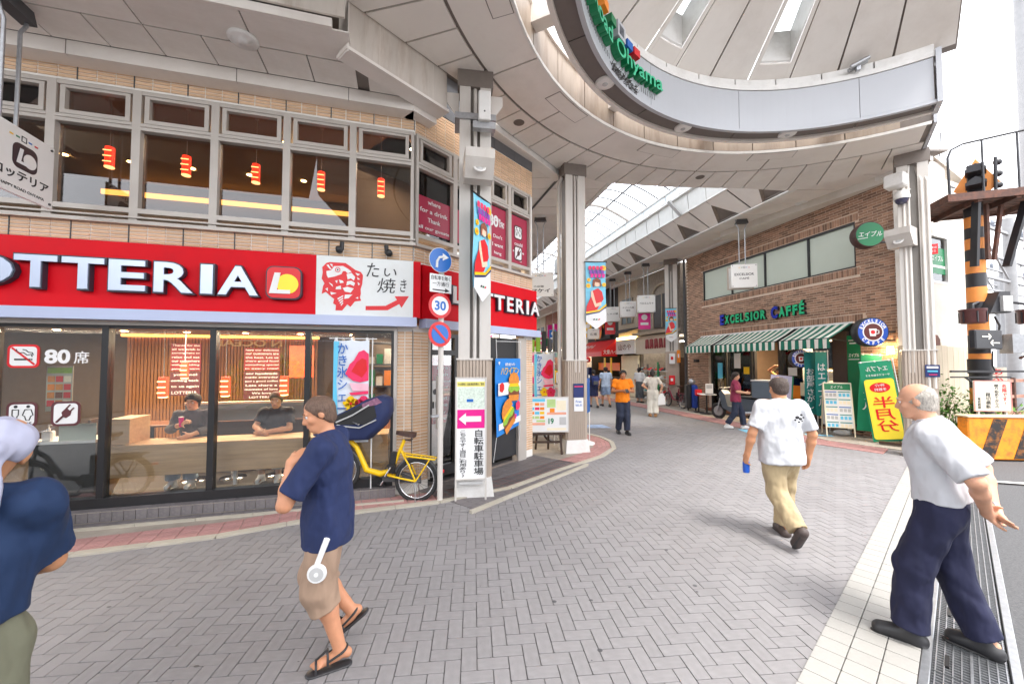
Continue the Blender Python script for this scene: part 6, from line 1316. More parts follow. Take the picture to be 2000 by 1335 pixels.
q = MB(); q.box(-2.1, -.6, -.05, .02, 3.6, 5.2); q.build('window', DGREY, t); q = MB()
for x in (-2.1, -1.35, -.6): q.box(x - .03, x + .03, -.08, -.03, 3.6, 5.2)
q.tube([(-2.1 + .75 + .8 * math.cos(R(a)), -.06, 5.2 + .5 * math.sin(R(a))) for a in range(0, 181, 15)], .05, 6); q.build('arch_frame', TAN, t)
q = MB(); q.box(-W, 0, -.35, -.02, 3.32, 3.46); q.build('ledge', TAN, t); box('shop_lamp', LAMP_C, t, -W + .3, -.3, .8, .9, 2.9, 2.95); box('back_shelf', WOOD_D, t, -W + .2, -.2, 2.2, 2.6, .1, 2.2)
random.seed(21); SHC = [PURE, RED_B, DGREY, mat('shoe_tan', '#a37c55', .6), LGREY, mat('shoe_teal', '#5fa3a0', .6), BLACK]
def shoe(q, x, y, z, s=1.): q.ball((x, y, z + .035 * s), (.045 * s, .11 * s, .045 * s), 8, 5); q.ball((x, y + .06 * s, z + .07 * s), (.04 * s, .05 * s, .055 * s), 8, 5)
for i, (u0, out) in enumerate(((9.15, .55), (10.1, .55), (11.1, .5))):
    rk = thing('shoe_rack', ('shelf rack crowded with shoes beside the column past the cafe', 'middle shelf rack of shoes in front of the grey shop', 'farthest shelf rack of shoes by the shutter')[i], 'rack', eo(u0, out, .03), RE, 'shoe racks of the grey shop')
    for k in range(5):
        box('shelf', LGREY, rk, -.42, .42, -.16, .16, .12 + k * .34, .15 + k * .34)
        for j in range(6): q = MB(); shoe(q, -.34 + j * .135, random.uniform(-.03, .03), .15 + k * .34, 1.1); q.build('shoe', random.choice(SHC), rk)
    for x in (-.41, .41): q = MB(); q.bar((x, 0, 0), (x, 0, 1.8), .03); q.build('post', DGREY, rk)
gp_ = thing('green_post', 'thin green post at the edge of the shoe shop', 'post', eo(8.95, 1.0, .03), RE); q = MB(); q.tube([(0, 0, 0), (0, 0, 1.9)], .04, 8); q.lathe([(.09, 0), (.08, .04)], 10); q.build('post', GREEN, gp_)
for nm, lb, m, a, z0, z1, w2 in (('white_box', 'white alarm box on the column past the cafe', PURE, (6.99, 17.2), 1.85, 2.3, .12), ('orange_plate', 'narrow orange plate on the column past the cafe', ORANGE, (7.28, 17.22), 1.9, 2.45, .07), ('red_extinguisher', 'red fire extinguisher case at the foot of the column past the cafe', RED_B, (6.95, 17.15), .95, 1.35, .12)):
    t2_ = thing(nm, lb, 'box', (a[0], a[1], z0), R(-30)); q = MB(); q.box(-w2, w2, -.06, .04, 0, z1 - z0, .02); q.build('case', m, t2_); box('print', PURE if m is not PURE else RED_B, t2_, -w2 * .4, w2 * .4, -.068, -.062, (z1 - z0) * .4, (z1 - z0) * .7)
t, W = shopbox('shutter_shop', 'tan shop with a cream roller shutter and lit sign, past the shoe shop', 12.4, 14.6, 6.4, TAN)
q = MB(); q.box(-W + .15, -.15, .1, .2, 0, 2.3); q.build('shutter_back', CREAM, t)
for k in range(18): q = MB(); q.box(-W + .15, -.15, .075, .1, .06 + k * .124, .165 + k * .124); q.build('shutter_slat', CREAM, t)
q = MB(); q.box(-W + .05, -.05, -.2, -.0, 2.4, 3.2); sgn = q.build('sign_board', PURE, t); b = MB(); text('t', '山のや', mat('sign_brown', '#7a5036', .5), None, -W + .4, -.4, 2.6, 2.95, -.205, .003, .01, join=b); b.build('lettering', bpy.data.materials['sign_brown'], t)
box('sign_glow', lampmat('sign_glow', '#ffd890', 3.), t, -W + .05, -.05, -.18, -.04, 3.21, 3.35); q = MB(); q.add([(-W - .1, -.8, 3.5), (.1, -.8, 3.5), (.1, 0, 3.75), (-W - .1, 0, 3.75), (-W - .1, -.8, 3.56), (.1, -.8, 3.56), (.1, 0, 3.81), (-W - .1, 0, 3.81)], [(0, 1, 2, 3), (7, 6, 5, 4), (0, 4, 5, 1), (1, 5, 6, 2), (2, 6, 7, 3), (3, 7, 4, 0)]); q.build('canopy', DGREY, t)
q = MB(); q.box(-1.7, -.5, -.04, .02, 4.1, 5.5); q.build('window', mat('dim_window', '#5b6f78', .3, spec=.8), t)
for x in (-1.7, -1.1, -.5): box('window_bar', TAN, t, x - .04, x + .04, -.08, -.042, 4.1, 5.5)
t, W = shopbox('highball_bar', 'black-fronted bar with a bright red awning and a tall vegetable picture', 14.6, 19.2, 7.0, CHAR)
q = MB(); q.box(-3.3, -.8, -.16, -.02, 3.4, 6.6); q.build('picture_board', CHAR, t); VEG = [LET, GREEN, RED_B, ORANGE, mat('veg_yellowgreen', '#a8c83c', .5), BUN]
random.seed(8)
for k in range(60):
    x = -2.05 + random.gauss(0, .42); z = 5.0 + random.gauss(0, .75)
    if abs(x + 2.05) > 1.1 or abs(z - 5) > 1.45: continue
    zi = (z - 3.6) / 2.8; m = VEG[4] if zi > .75 else (VEG[random.choice((0, 1))] if zi > .45 else VEG[random.choice((2, 3, 5))]); a = random.uniform(-.5, .5) + 1.57
    q = MB(); q.T = Matrix.Translation((x, -.165 - .002 * k, z)) @ Matrix.Rotation(-a, 4, 'Y'); q.prism([(.32 * math.cos(R(j * 30)), .11 * math.sin(R(j * 30))) for j in range(12)], .002, 'y'); q.build('picture_leaf', m, t)
a0, a1 = -W + .25, -.1
q = MB(); q.add([(a0, -.05, 3.3), (a1, -.05, 3.3), (a1, -1.05, 2.55), (a0, -1.05, 2.55), (a0, -1.05, 2.28), (a1, -1.05, 2.28), (a0, -.05, 2.28), (a1, -.05, 2.28)], [(0, 1, 2, 3), (3, 2, 5, 4), (0, 3, 4, 6), (1, 7, 5, 2)]); aw = q.build('red_awning', RED_B, t)
q = MB(); text('t', '大衆ハイボール', PURE, None, -.85, .85, -.28, .18, 0, .01, .008, join=q, T=Matrix.Translation(((a0 + a1) / 2 - .8, -.56, 2.95)) @ Matrix.Rotation(R(-53), 4, 'X')); q.build('lettering', PURE, aw)
q = MB(); text('t', '大衆ハイ', PURE, None, -.42, .42, -.10, .18, 0, .008, .008, join=q, T=Matrix.Translation((a1 + .004, -.52, 2.5)) @ Matrix.Rotation(R(90), 4, 'Z')); q.build('lettering', PURE, aw)
for k in range(5): q = MB(); q.lathe([(.07, 0), (.14, .06), (.14, .26), (.07, .32)], 14, (a0 + .5 + k * .42, -1.0, 1.93)); q.build('paper_lantern', PURE if k < 3 else RED_B, t)
for k, x in enumerate((-.05, -.25)): box('yellow_sign', YELLOW, t, x - .09, x + .09, -.5 - k * .3, -.46 - k * .3, 1.0, 2.2)
box('shop_lamp', LAMP_W, t, -W + .4, -.4, .6, .7, 2.8, 2.85); box('counter', WOOD_D, t, -W + .5, -.6, .6, 1.0, 0, 1.0); box('menu_row', ORANGE, t, -W + .5, -1.0, .55, .58, 1.4, 1.9)
random.seed(31)
TONES = [TAN, FARG, ROUGH, mat('far_cream', '#cfc6b6', .8, var=.08), mat('far_brick', '#8d6150', .85, var=.2)]
SIGC = [RED_B, GREEN, YELLOW, PURE, BLUE, MAGENTA, ORANGE, LET, NAVYP]
def far_shop(label, side, y0, y1, h, m):
    c = 11.2 if side else 2.4; t = thing('far_shop', label, 'building', aP(c, y0), math.atan2(1, -.21)); W = y1 - y0; s = 1 if not side else -1
    q = MB(); q.box(0, W, 0 if s > 0 else -3, 3 if s > 0 else 0, 3.2, h); q.box(0, W, .9 * s if s > 0 else -3, 3 if s > 0 else -.9, 0, 3.2); q.build('wall', m, t)
    for k in range(int(W / .9)):
        x = .2 + k * .9; box('shop_sign', random.choice(SIGC), t, x, x + random.uniform(.4, .8), -.08 if s > 0 else 0.01, -.01 if s > 0 else .08, random.uniform(2.3, 2.6), random.uniform(2.9, 3.15))
        if random.random() < .6: z = random.uniform(3.4, 4.4); box('hanging_board', random.choice(SIGC), t, x, x + .06, -.7 if s > 0 else .05, -.05 if s > 0 else .7, z, z + random.uniform(.5, 1.3))
    for k in range(int(W / 1.6)): x = .4 + k * 1.6; box('window', CHAR, t, x, x + 1.0, -.03 if s > 0 else .005, -.005 if s > 0 else .03, 4.3, 5.4)
    for k in range(int(W / 1.1)): x = .2 + k * 1.1; box('goods_rack', random.choice(SIGC), t, x, x + .8, .1 if s > 0 else -.6, .6 if s > 0 else -.1, .1, random.uniform(.7, 1.7))
    box('shop_lamp', LAMP_C, t, .3, W - .3, .4 if s > 0 else -.5, .5 if s > 0 else -.4, 3.0, 3.05); return t
for i, (y0, y1, lb) in enumerate(((27.8, 33, 'distant shop on the right of the arcade just past the red-awning bar'), (33, 38, 'distant shop on the right of the arcade seen left of the middle column'), (38, 46, 'farthest shop at the end of the arcade seen over the restaurant corner'))): far_shop(lb, True, y0, y1, 6.8, TONES[(i + 3) % 5])
for i, (y0, y1, lb) in enumerate(((13.5, 20, 'shop on the left of the arcade mostly hidden behind the restaurant'), (20, 30, 'second shop on the left of the arcade, behind the middle column'), (30, 46, 'long row at the left far end of the arcade'))): far_shop(lb, False, y0, y1, 6.5, TONES[i])
ga = thing('goods_stall', 'stall with hanging bags and bright packets at the corner behind the restaurant', 'stall', (.62, 10.0, 0), R(12)); random.seed(14)
for k in range(4): box('stall_shelf', WOOD, ga, -.3, .45, -.2, .25, .35 + k * .5, .38 + k * .5)
for k in range(22): x = -.28 + (k % 6) * .12; z = .39 + (k // 6) * .5; box('packet', random.choice(SIGC), ga, x, x + .1, -.18, -.05, z, z + random.uniform(.15, .38))
for k in range(5): q = MB(); q.box(-.25 + k * .15, -.14 + k * .15, -.35, -.28, 2.15, 2.15 + random.uniform(.25, .6), .02); q.build('hanging_bag', random.choice([DGREY, RED_B, GREEN, LET, BLACK]), ga)
for x in (-.3, .45): q = MB(); q.tube([(x, 0, 0), (x, 0, 2.9)], .025, 6); q.build('post', STEEL, ga)
for k in range(3): q = MB(); q.lathe([(.02, 0), (.025, .22), (.01, .26), (.01, .32)], 8, (-.2 + k * .22, -.26, .9)); q.build('bottle', BLACK, ga)
# ---------------------------------------------------------------- level crossing: pole, lamps, signs, barrier
ORG = mat('crossing_orange', '#ec9648', .6, var=.14, scale=4, dirt=('#96553a', .6), dscale=4); CBK = mat('crossing_black', '#26262b', .45, var=.12); RUST = mat('rusty_iron', '#5a4038', .75, var=.3, scale=12, dirt=('#8e4f30', .5), dscale=6)
cp = thing('crossing_signal_pole', 'thick orange and black striped level crossing pole with platform and signals', 'signal', (10.2, 8.6, 0)); zz = [0, .55, 1.0, 1.35, 1.75, 2.1, 2.5, 2.95, 3.22, 3.55, 3.85, 4.13, 4.38, 4.62, 4.86, 5.1, 5.4]
for i in range(len(zz) - 1): q = MB(); r = .175 - i * .002; q.lathe([(r, zz[i] + .001), (r, zz[i + 1] - .001)], 22); q.build('pole_band', (ORG, CBK)[i % 2], cp)
q = MB(); q.T = Matrix.Rotation(R(-18), 4, 'Z'); 
for k in range(7): q.box(-.75, 1.6, -.62 + k * .19, -.46 + k * .19, 5.38, 5.42)
q.box(-.78, 1.62, -.66, -.62, 5.30, 5.46); q.box(-.78, 1.62, .70, .74, 5.30, 5.46); q.box(-.80, -.76, -.66, .74, 5.30, 5.46); 
for x in (-.3, .3, .9): q.box(x, x + .07, -.62, .70, 5.26, 5.375)
q.build('platform', RUST, cp)
q = MB(); q.T = Matrix.Rotation(R(-18), 4, 'Z'); tp_ = [(-.75, -.62, 5.42), (-.76, -.62, 6.25), (-.70, -.62, 6.42), (-.5, -.62, 6.52), (.3, -.62, 6.62), (1.0, -.62, 6.70), (1.35, -.62, 6.68), (1.5, -.6, 6.5)]
q.tube(tp_, .022, 6)
for x, h in ((-.2, 6.56), (.35, 6.62), (.85, 6.68)): q.tube([(x, -.62, 5.42), (x, -.62, h)], .018, 6)
for k in range(9): x = .95 + k * .07; z = 5.95 + .75 * math.sin(k / 8 * 1.5); q.tube([(x, -.45, 5.42), (x, -.45, z)], .012, 5)
q.tube([(.95 + k * .07, -.45, 5.95 + .75 * math.sin(k / 8 * 1.5)) for k in range(9)], .018, 6); q.tube([(.93, -.45, 5.42), (.92, -.45, 5.8), (.95, -.45, 5.95)], .018, 6); q.build('railing', CBK, cp)
for x0, x1 in ((-.42, -.33), (.62, .36)): q = MB(); q.bar((x0, -.42, 5.3), (x1, -.26, 3.95), .13, .06); q.build('strut', CBK, cp)
for x in (-.02, .3): q = MB(); q.bar((x, -.26, 5.3), (x * .4, -.24, 4.1), .06); q.build('strut', RUST, cp)
q = MB(); q.T = Matrix.Translation((-.08, -.15, 5.44)) @ Matrix.Rotation(R(-50), 4, 'Z'); q.prism([(-.34, .32), (0, .95), (.34, .32), (0, .0)], .02, 'y', .12); q.build('cross_plate', ORG, cp)
q = MB(); q.T = Matrix.Translation((-.15, -.2, 5.44)) @ Matrix.Rotation(R(-50), 4, 'Z'); q.box(-.13, .13, 0, .12, .06, .78, .02); sh_ = q.build('signal_head', CBK, cp)
for z in (.22, .5): q = MB(); q.T = Matrix.Translation((-.15, -.2, 5.44)) @ Matrix.Rotation(R(-50), 4, 'Z'); q.prism([(-.15, z), (.15, z), (.15, z + .06), (0, z + .17), (-.15, z + .06)], .36, 'y', -.36); q.build('signal_hood', CBK, sh_)
q = MB(); q.tube([(.15, -.3, 5.5), (.15, -.32, 6.3)], .03, 6); 
for z in (5.7, 5.95, 6.2): q.ball((.22, -.3, z), (.09, .06, .07), 8, 6)
q.build('bell_cluster', CBK, cp)
def drum(x, z, y=-.35):
    q = MB(); q.lathe([(.17, 0), (.19, .02), (.19, .24), (.21, .27), (.21, .30)], 18, (x, y, z)); dl_ = q.build('drum_lamp', mat('lamp_maroon', '#5a3434', .4, var=.2) if 'lamp_maroon' not in bpy.data.materials else bpy.data.materials['lamp_maroon'], cp)
    q = MB()
    for k in range(6): a = R(k * 60); q.bar((x + .195 * math.cos(a), y + .195 * math.sin(a), z + .02), (x + .195 * math.cos(a), y + .195 * math.sin(a), z + .25), .02)
    q.tube([(x, y, z + .30), (x, y, z + .40), (x * .6, y * .8, z + .46), (x * .3, y * .4, z + .46)], .03, 8); q.build('lamp_bracket', CBK, dl_)
drum(-.52, 2.72); drum(.70, 2.72)
q = MB(); q.T = Matrix.Translation((.06, -.36, 2.95)); q.prism([(-.22, .0), (.22, .0), (.22, .45), (.0, .45)], .30, 'y', 0); q.build('horn_hood', CBK, cp); box('device', LGREY, cp, .05, .25, -.42, -.30, 2.98, 3.30)
q = MB(); q.T = Matrix.Translation((-.32, -.48, 2.18)) @ Matrix.Rotation(R(10), 4, 'Z') ; q.box(-.40, .32, 0, .12, 0, .40, .02); ib = q.build('direction_indicator', CBK, cp)
for x, z, s in ((-.12, .26, 1), (.1, .13, -1)): q = MB(); q.T = Matrix.Translation((-.32, -.483, 2.18)) @ Matrix.Rotation(R(10), 4, 'Z'); q.bar((x - .12, -.003, z), (x + .12, -.003, z), .004, .022); q.bar((x + .12 * s, -.003, z), (x + .05 * s, -.003, z + .055), .004, .022); q.bar((x + .12 * s, -.003, z), (x + .05 * s, -.003, z - .055), .004, .022); q.build('arrow', mat('arrow_white', '#e8e4da', .5) if 'arrow_white' not in bpy.data.materials else bpy.data.materials['arrow_white'], ib)
q = MB(); q.T = Matrix.Translation((.46, -.5, 2.10)) @ Matrix.Rotation(R(-20), 4, 'Z'); q.prism([(-.26, .0), (.12, .0), (.34, .36), (-.26, .40)], .35, 'y', 0); q.build('side_indicator', STEEL, cp)
q = MB(); q.lathe([(.19, 1.66), (.19, 1.98)], 18); q.build('clamp_band', CBK, cp)
q = MB(); q.bar((-1.05, -.36, 1.72), (.5, -.36, 1.72), .04); q.bar((-1.05, -.36, 1.60), (.2, -.36, 1.60), .03); q.bar((-.75, -.36, 1.60), (-.4, -.36, 1.35), .03); q.build('cross_bar', CBK, cp)
q = MB(); q.tube([(.3, -.3, 2.25), (1.0, -.2, 2.35), (2.2, 0, 2.40)], .035, 6); q.tube([(.5, -.3, 2.0), (1.2, -.2, 2.22), (1.8, 0, 2.36)], .028, 6); q.build('gate_arm', RUST, cp)
q = MB(); q.tube([(.24, -.1, 2.9), (.32, -.12, 2.7), (.28, -.1, 2.3)], .02, 6); q.tube([(-.2, -.4, 2.15), (-.22, -.4, 1.85), (-.05, -.3, 1.74)], .014, 6); q.build('cable', CBK, cp)
CRM = mat('old_sign_cream', '#d9d3c4', .5, var=.08, dirt=('#a6917c', .3), dscale=4)
ws = thing('warning_sign', 'cream warning sign with red border and vertical text below the crossing pole', 'sign', (9.72, 8.02, .92), R(-6)); box('plate', CRM, ws, -.34, .34, -.02, 0, 0, .62); frame(None, -.34, .34, -.026, -.021, 0, .62, .02, 'border', mat('border_pink', '#d78a84', .5), ws)
text('lettering', '危険です!', RED_B, ws, .17, .26, .12, .55, -.022, .003, .004, vertical=True); text('lettering', '踏り始めてからの', INK, ws, .03, .11, .06, .55, -.022, .003, .003, vertical=True); text('lettering', '踏切横断', INK, ws, -.13, -.04, .05, .38, -.022, .003, .003, vertical=True); text('lettering', '東武鉄道', INK, ws, -.28, -.22, .05, .28, -.022, .003, .002, vertical=True)
for x in (-.25, .25): q = MB(); q.bar((x, .01, -.9), (x, .01, .5), .035); q.build('post', STEEL, ws)
w2_ = thing('danger_sign', 'tall narrow cream sign with big red hiragana right of the crossing pole', 'sign', (10.72, 8.75, .95), R(-8)); box('plate', CRM, w2_, -.19, .19, -.02, 0, 0, .85); text('lettering', 'あぶない', RED_B, w2_, -.11, .12, .25, .82, -.022, .004, .012, vertical=True)
for k in range(3): text('lettering', 'のる事故', INK, w2_, -.14 + k * .11, -.07 + k * .11, .03, .22, -.022, .002, .002, vertical=True)
q = MB(); q.bar((.15, .02, -.95), (.15, .02, .8), .05); q.build('post', RUST, w2_)
HAZ = mat('hazard_rusty', '#f0901f', .6, var=.12, scale=3, dirt=('#4a3a33', .85), dscale=4.5)
br = thing('hazard_barrier', 'low orange barrier with black slanted stripes and flaking rust by the crossing', 'barrier', (9.0, 7.83, 0), R(-4)); q = MB(); q.box(0, 3.2, 0, .22, .0, .82, .02); q.build('barrier_body', HAZ, br)
for k in range(5): x = .18 + k * .62; q = MB(); q.prism([(x, .03), (x + .26, .03), (x + .54, .80), (x + .28, .80)], .006, 'y', -.007); q.build('black_stripe', mat('stripe_flaking', '#2c2827', .7, var=.2, dirt=('#d3812a', .75), dscale=7) if k < 1 else bpy.data.materials['stripe_flaking'], br)
q = MB(); q.box(-.02, 3.22, -.02, .24, .821, .86, .01); q.build('barrier_cap', mat('cap_cream', '#d8c7a6', .6, var=.15, dirt=('#8a5f3c', .5)), br)
# track-side: plants, fences, catenary
def bush(label, loc, r, h, n, seed, mats=(FOLIAGE, FOLIAGE_L), lf=.07):
    rg = random.Random(seed); t = thing('bush', label, 'bush', loc); q = MB()
    for _ in range(10): a = rg.uniform(0, 6.28); q.tube([(0, 0, 0), (r * .4 * math.cos(a), r * .4 * math.sin(a), h * .5), (r * .8 * math.cos(a), r * .8 * math.sin(a), h * rg.uniform(.6, .95))], [.012, .008, .003], 5)
    q.build('stems', mat('stem', '#5a5a32', .8) if 'stem' not in bpy.data.materials else bpy.data.materials['stem'], t)
    for mi, m in enumerate(mats):
        q = MB()
        for _ in range(n):
            a = rg.uniform(0, 6.28); rr_ = r * math.sqrt(rg.random()); z = h * rg.uniform(.12, 1) * (1 - .45 * (rr_ / r) ** 2); c = Vector((rr_ * math.cos(a), rr_ * math.sin(a), z)); d = Vector((rg.gauss(0, 1), rg.gauss(0, 1), rg.gauss(.3, .7))).normalized(); x, y = basis(d); l = lf * rg.uniform(.6, 1.3)
            q.add([c, c + d * l * .5 + x * l * .28, c + d * l, c + d * l * .5 - x * l * .28], [(0, 1, 2, 3)])
        q.build('leaves', m, t, 'stuff')
    return t
bush('bright green weeds growing between the pale building and the crossing pole', (9.75, 8.7, 0), .55, 1.35, 420, 2, lf=.10); bush('yellow-green weeds behind the danger sign by the track fence', (11.6, 9.6, 0), .8, 1.1, 420, 5, (FOLIAGE_L, mat('weed_lime', (.22, .34, .06), .6, var=.2, isl=.3)), lf=.10); bush('small climbing leaves along the foot of the boarded wall', (9.9, 9.15, 0), .4, 1.7, 260, 9, lf=.08)
fe = thing('track_fence', 'pale rusty rail fence beside the railway track', 'fence', (10.9, 9.9, 0), R(16))
for k in range(7): q = MB(); q.bar((k * .9, 0, 0), (k * .9, 0, 1.5), .07); q.build('fence_post', RUST, fe)
for z in (.55, 1.0, 1.42): q = MB(); q.bar((0, 0, z), (5.5, 0, z), .05, .08); q.build('fence_rail', mat('rail_salmon', '#b98d7c', .7, var=.15, dirt=('#7c5244', .5)) if z < .6 else bpy.data.materials['rail_salmon'], fe)
bx_ = thing('relay_cabinet', 'grey railway relay cabinet beyond the fence', 'cabinet', (13.0, 11.5, 0), R(10)); q = MB(); q.box(-.5, .5, -.4, .4, .1, 1.6, .03); q.build('housing', LGREY, bx_); q = MB(); q.box(-.55, .55, -.45, .45, 1.602, 1.68, .01); q.build('lid', FARG, bx_); box('door_line', DGREY, bx_, -.004, .004, -.402, -.399, .15, 1.55)
GANT = mat('catenary_grey', '#8e8f92', .6, var=.1)
def mast(label, x, y, h, arm):
    t = thing('catenary_mast', label, 'mast', (x, y, 0), R(25), 'railway catenary masts'); q = MB(); q.lathe([(.2, 0), (.15, h)], 14); q.build('mast', GANT, t)
    for z in (h - .6, h - 1.6, h - 2.4): q = MB(); q.bar((-arm, 0, z), (arm, 0, z), .09); q.build('cross_arm', GANT, t)
    for s in (-1, 1): q = MB(); q.bar((.0, 0, h - 2.4), (s * arm, 0, h - .6), .05); q.bar((s * arm, 0, h - .6), (s * arm, 0, h - 2.4), .05); q.build('brace', GANT, t)
    for k in range(5): q = MB(); q.lathe([(.05, 0), (.09, .05), (.05, .1), (.09, .15), (.05, .2), (.03, .28)], 8, (-arm + k * arm / 2, 0, h - .55)); q.build('insulator', mat('insulator', '#6e7480', .4) if 'insulator' not in bpy.data.materials else bpy.data.materials['insulator'], t)
mast('nearest catenary mast right of the crossing pole with five insulators', 18.6, 14.6, 7.3, 3.0); mast('second catenary mast down the track', 24.5, 19.5, 7.0, 3.0); mast('third smaller catenary mast far down the track', 31, 25, 7.4, 3.0); mast('tall mast at the right edge of the view', 14.2, 10.6, 14.5, .5)
wr = thing('overhead_wires', 'dark overhead railway wires sagging across the white sky', 'wires', (10, 8, 0)); random.seed(6)
for k in range(9):
    p = Vector((3 + random.uniform(-1, 1), -1 + k * .2, 2.5 + k * .65)); e = Vector((24 + k, 18 + k, 3.0 + k * .55)); q = MB(); q.tube([p.lerp(e, i / 10) - Vector((0, 0, .5 * math.sin(math.pi * i / 10))) for i in range(11)], .018, 5); q.build('wire', CBK, wr)
tk = MB(); T_ = Matrix.Translation((18.5, 5.0, 0)) @ Matrix.Rotation(R(41), 4, 'Z'); tk.T = T_
for y in (-1.8, -.75, 1.0, 2.05): tk.box(-25, 45, y - .03, y + .03, .0, .10)
struct(tk.build('railway_rails', STEEL)); tk = MB(); tk.T = T_; tk.box(-25, 45, -3, 3.4, -.02, .02); struct(tk.build('track_ballast', mat('ballast', '#8d8175', .95, var=.4, scale=40, bump=1., bscale=60)))
# ---------------------------------------------------------------- what stands behind the photographer (seen in the window reflections)
op = thing('trackside_wall', 'long grey concrete wall of big panels across the railway, seen in the window reflections', 'wall', (5.5, -11.0, 0), R(12)); CPN = mat('concrete_panel', '#7f8286', .85, var=.12, scale=2, rnd=.08, dirt=('#5d5f60', .4))
for k in range(18):
    for r_ in range(3): box('wall_panel', CPN, op, -22 + k * 2.2, -19.82 + k * 2.2, 0, .2, r_ * 1.55, 1.53 + r_ * 1.55, bev=.01)
for k in range(37): box('guard_post', LGREY, op, -22 + k * 1.1, -21.92 + k * 1.1, .05, .15, 4.66, 5.3)
box('guard_rail', PURE, op, -22, 18, .0, .2, 5.3, 5.42)
bush('tall leafy bush in front of the grey wall, seen in the window reflections', (-3.5, -7.5, 0), 1.6, 2.6, 900, 3, lf=.2); ob = thing('grey_building', 'plain grey building behind the photographer, seen in the window reflections', 'building', (-14, -9, 0), R(20)); q = MB(); q.box(-5, 5, -3, 3, 0, 5.5); q.build('wall', FARG, ob)
for k in range(4): box('window', CHAR, ob, -4.2 + k * 2.2, -2.8 + k * 2.2, 3.001, 3.05, 1.2, 2.6); box('window', CHAR, ob, -4.2 + k * 2.2, -2.8 + k * 2.2, 3.001, 3.05, 3.6, 4.8)
for i, (u, m, h) in enumerate(((10.2, MAGENTA, .8), (13.6, RED_B, .9), (16.5, YELLOW, 1.0), (20, GREEN, 1.1), (23, BLUE, 1.0), (26, MAGENTA, 1.0), (30, ORANGE, 1.2))):
    t = thing('street_banner', ('magenta', 'red', 'yellow', 'green', 'blue', 'pink', 'orange')[i] + ' narrow banner hanging on the right of the arcade, number ' + ('one', 'two', 'three', 'four', 'five', 'six', 'seven')[i] + ' from the cafe', 'banner', eo(u, .9 + .12 * i, 3.5), R(-12), 'banners hanging up the arcade'); box('cloth', m, t, -.28, .28, -.01, .01, 0, h); box('print', PURE, t, -.18, .18, -.014, -.0105, h * .25, h * .4); q = MB(); q.disc((0, -.0135, h * .72), .14, .003, 16, 'y'); q.build('print_disc', PURE, t); q = MB(); q.tube([(-.3, 0, h + .01), (.3, 0, h + .01)], .012, 6); q.tube([(0, 0, h), (0, 0, 6.5 - 3.5)], .008, 5); q.build('rod', STEEL, t)
